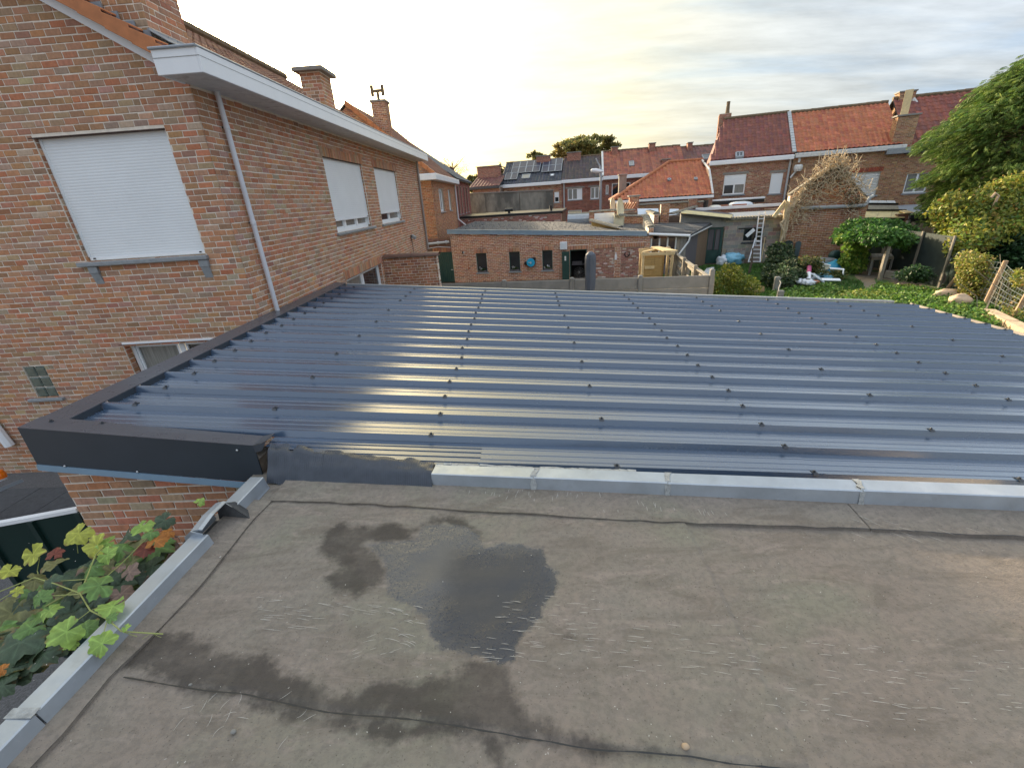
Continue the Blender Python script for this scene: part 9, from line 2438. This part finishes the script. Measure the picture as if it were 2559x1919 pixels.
# ================================================================ vine, gate and trailer at the lower left
vine = thing('grapevine', 'grapevine with large green, yellow and red leaves along the left zinc coping', 'climber', (-2.7, 1.8, 1.9))
def leaf_mesh(col, seed):
 r = np.random.default_rng(seed)
 ang = np.linspace(-PI * .93, PI * .93, 37); R = []; dirs = np.array([0, 1.15, -1.15, 2.15, -2.15])
 for i, a in enumerate(ang):
  lobe = max(math.exp(-(a / .5) ** 2), *[.86 * math.exp(-((a - s * 1.15) / .42) ** 2) for s in (-1, 1)], *[.70 * math.exp(-((a - s * 2.15) / .45) ** 2) for s in (-1, 1)])
  R.append((.68 + .32 * lobe) * (1 + r.normal(0, .03) + (.035 if i % 2 else -.035)))
 c1, c2, c3 = r.uniform(.15, .65), r.normal(0, .4), r.uniform(-.1, .4); ph = r.uniform(0, 6)
 vd = np.array([np.min(np.abs(a - dirs)) for a in ang]); V = [(0, 0, 0)]; tv_ = [1.35]
 for f in (.22, .48, .75, 1.0):
  for a, q, d_ in zip(ang, R, vd):
   x, y = math.sin(a) * q * f, math.cos(a) * q * f
   V.append((x, y, -c1 * x * x * (.6 + abs(x)) + c3 * abs(x) * .3 - c2 * y * y * .5 + .09 * f * min(d_, .5) + .06 * f ** 3 * math.sin(7 * a + ph) + r.normal(0, .012)))
   tv_.append((1.38 if d_ < .09 else 1.0 - .10 * min(d_, .5)) * (1 + r.normal(0, .05)) * (r.uniform(.9, 1.25) if f == 1 else 1))
 n = len(ang); F3 = [(0, 1 + i, 2 + i) for i in range(n - 1)]
 F4 = [(1 + k * n + i, 1 + (k + 1) * n + i, 2 + (k + 1) * n + i, 2 + k * n + i) for k in range(3) for i in range(n - 1)]
 V = np.array(V); tn = np.tile(np.array(col, float), (len(V), 1)) * np.array(tv_)[:, None]
 ed = np.arange(len(V)) > 3 * n; blot = r.random(len(V)) < .10
 tn[ed & blot] = (.24, .15, .06)
 me = mesh_np('leaf', V, [np.array(F3)[:, ::-1], np.array(F4)[:, ::-1]], M['vineleaf'], np.clip(tn, .01, .9), True)
 return me
M['vineleaf'] = pmat('vine leaf', tint=True, rough=.48, var=.22, nscale=38, sub=.28, spec=.45, bump=.5, bscale=70)
COLS = {'g': (.15, .26, .07), 'l': (.28, .42, .09), 'y': (.43, .45, .07), 'd': (.075, .115, .065), 'o': (.20, .20, .08), 'r': (.20, .05, .03), 'a': (.45, .17, .03), 'b': (.25, .17, .13), 'k': (.06, .09, .055)}
VM = {c: [leaf_mesh(COLS[c], 10 * i + ord(c)) for i in range(4)] for c in COLS}
vo = wloc(vine)
def vleaf(p, s, col, nrm, az):
 nz = np.array(nrm, float); nz /= np.linalg.norm(nz)
 t = np.array([math.cos(az), math.sin(az), 0]); t -= nz * (t @ nz); t /= np.linalg.norm(t); x = np.cross(t, nz)
 o = bpy.data.objects.new('leaf', VM[col][int(RNG.integers(4))]); COL.objects.link(o); o.parent = vine
 Mx = Matrix.Identity(4)
 for r in range(3):
  Mx[r][0] = x[r] * s; Mx[r][1] = t[r] * s; Mx[r][2] = nz[r] * s; Mx[r][3] = p[r] - vo[r]
 o.matrix_basis = Mx
LV = [(575, 605, 175, 'g', 2.30), (650, 725, 150, 'l', 2.29), (385, 870, 180, 'l', 2.30), (590, 940, 150, 'l', 2.26), (798, 940, 75, 'l', 2.20), (55, 520, 100, 'y', 2.2), (190, 425, 140, 'y', 2.15), (315, 425, 90, 'r', 2.16), (455, 305, 150, 'y', 2.12), (560, 375, 150, 'y', 2.14), (620, 360, 110, 'l', 2.14), (820, 265, 130, 'l', 2.16), (870, 300, 90, 'g', 2.18), (895, 350, 120, 'a', 2.14), (840, 390, 120, 'r', 2.1), (745, 530, 110, 'b', 2.12), (690, 500, 70, 'b', 2.1), (620, 425, 110, 'l', 2.16), (700, 400, 120, 'g', 2.12), (320, 485, 130, 'o', 2.14), (200, 575, 120, 'o', 2.1), (295, 590, 110, 'd', 2.15), (235, 680, 110, 'g', 2.12), (285, 750, 110, 'l', 2.14), (120, 930, 260, 'd', 2.05), (60, 1080, 190, 'd', 2.0), (15, 1090, 70, 'a', 2.12), (420, 730, 190, 'k', 2.0), (95, 640, 70, 'y', 2.1), (30, 720, 80, 'o', 1.9), (740, 310, 140, 'd', 2.0), (950, 230, 120, 'd', 2.0), (970, 300, 80, 'a', 2.14), (250, 1000, 170, 'd', 2.02), (180, 850, 160, 'g', 2.08), (470, 620, 120, 'o', 2.05), (530, 500, 130, 'g', 2.1), (430, 560, 130, 'd', 2.05), (380, 640, 110, 'o', 2.0), (760, 470, 110, 'o', 2.05), (650, 560, 110, 'd', 2.02), (1150, 125, 60, 'l', 2.28), (500, 850, 120, 'g', 2.15), (310, 960, 120, 'k', 2.0), (40, 960, 150, 'd', 2.0), (20, 1180, 150, 'd', 2.0), (130, 1060, 130, 'k', 1.95), (560, 690, 110, 'k', 2.02), (800, 905, 60, 'l', 2.22), (930, 890, 40, 'y', 2.2), (725, 850, 50, 'l', 2.27), (640, 790, 70, 'g', 2.29)]
dep = lambda p: float(((p - EYE) @ CM)[2])
for u, v, s, c, z in LV:
 p = pz(u / 2.307, 1200 + v / 2.307, z)
 if p[0] > -2.28 and z < 2.25: p[0] = min(p[0], -2.27)
 sz = s / 2.307 / F_PX * dep(p) * .52
 vleaf(p, sz, c, (RNG.normal(.25, .3), RNG.normal(-.35, .3), 1), RNG.uniform(0, 2 * PI) if s < 130 else RNG.normal(-2.2, .8))
for k in range(170):
 t = RNG.random(); u = 980 * t - 10; v = 330 + (1 - t) * 480 + RNG.uniform(-60, 420) * (1 - .75 * t)
 p = pz(u / 2.307, 1200 + v / 2.307, RNG.uniform(1.75, 2.0))
 p[0] = min(p[0], -2.30)
 vleaf(p, RNG.uniform(.06, .12), RNG.choice(list('kkddggobo')), (RNG.normal(.2, .4), RNG.normal(-.3, .4), 1), RNG.uniform(0, 2 * PI))
m = MB()
def V2(u, v, z): return pz(u / 2.307, 1200 + v / 2.307, z)
for pts, r in (([(0, 640, 2.1), (200, 560, 2.14), (330, 600, 2.15), (460, 650, 2.22), (520, 750, 2.27), (620, 800, 2.28), (700, 870, 2.25), (940, 885, 2.18)], .005), ([(460, 650, 2.22), (500, 560, 2.2), (550, 430, 2.17), (600, 380, 2.15)], .005), ([(0, 690, 1.95), (160, 590, 2.0), (330, 580, 2.1), (500, 570, 2.15)], .004), ([(300, 665, 2.1), (460, 655, 2.22)], .004), ([(520, 750, 2.27), (440, 810, 2.27), (400, 830, 2.28)], .003), ([(620, 800, 2.28), (600, 870, 2.27)], .003), ([(700, 870, 2.25), (790, 900, 2.2)], .0025), ([(820, 915, 2.2), (870, 880, 2.2), (930, 905, 2.17)], .0015), ([(520, 750, 2.27), (590, 730, 2.29)], .003), ([(440, 340, 2.1), (450, 420, 2.0)], .004), ([(0, 900, 1.8), (200, 760, 1.9), (420, 640, 2.1)], .007), ([(230, 440, 2.13), (215, 520, 2.05), (240, 620, 2.0)], .004), ([(560, 600, 2.2), (700, 480, 2.12), (850, 330, 2.12)], .004)):
 m.tube([V2(*p) for p in pts], [r * .65] * len(pts), 6)
m.build('stems', M['stem'], vine)
m = MB()
for i in range(6): m.tube([(-2.9 + i * .08, 1.2 + i * .3, 0), (-2.75, 1.3 + i * .28, 1.0), (-2.6, 1.5 + i * .2, 1.8), (-2.4, 1.6 + i * .18, 2.05)], [.018, .016, .012, .006], 6)
m.build('old_wood', M['bark'], vine)
# dark green gate leaf
p1 = pz(192, 1275, 1.70); p0 = pz(-47, 1319, 1.70); gv = p0 - p1; gn = np.array([gv[1], -gv[0], 0]) / np.linalg.norm(gv)
gate_ = thing('garden_gate', 'dark green sheet steel gate with white top edge below the vine', 'gate', (p1[0], p1[1], 0))
m = MB(); b0 = np.array([p0[0], p0[1], .12]); b1 = np.array([p1[0], p1[1], .12]); m.prism([b0, b1, p1 - ZZ * .02, p0 - ZZ * .02], gn * .035); m.build('leaf_panel', M['green_dark'], gate_)
m = MB(); m.bar(p0 + gn * .017, p1 + gn * .017, .05, .035); m.build('top_rail', M['white'], gate_)
for t in (.0, .5, 1.0):
 q = p1 + gv * t; m = MB(); m.bar((q[0], q[1], .05), (q[0], q[1], 1.68), .045, .05); m.build('stile', M['green_dark'], gate_)
# corner of a small trailer at the left edge
a = pz(55, 1196, .75); b = pz(-60, 1240, .75)
tl_ = thing('trailer', 'corner of a small white edged trailer with an orange lamp at the left edge', 'trailer', (a[0] - .8, a[1] - .1, 0))
d = (b - a) / np.linalg.norm(b - a); e = np.array([d[1], -d[0], 0])
m = MB(); m.prism([a, a + d * 1.5, a + d * 1.5 - e * .34, a - e * .05 + d * .35], (0, 0, -.05)); m.build('tail_board', M['zinc_dull'], tl_)
q = pz(14, 1190, .86); m = MB(); m.bar(q, q + d * 1.2, .10, .05); m.build('rim', M['white'], tl_)
m = MB(); m.prism([a + d * .3, a + d * 1.6, a + d * 1.6 + e * .6, a + d * .3 + e * .6], (0, 0, .09)); m.build('bed', M['concrete'], tl_)
q2 = pz(1, 1186, .93); m = MB(); m.lathe(q2, [(.02, -.06), (.055, -.05), (.06, 0), (.045, .06), (.01, .075)], 12); m.build('lamp', M['orange'], tl_)
q = py(0, 1085, YG - .05); dpw = thing('white_door_edge', 'white pipe end at the foot of the gable, cut by the left edge', 'pipe', (q[0], YG - .1, 0))
m = MB(); m.tube([(q[0] + .02, YG - .08, q[2] + .28), (q[0] + .1, YG - .08, q[2] - .22)], .07, 8); m.build('pipe', M['white'], dpw)
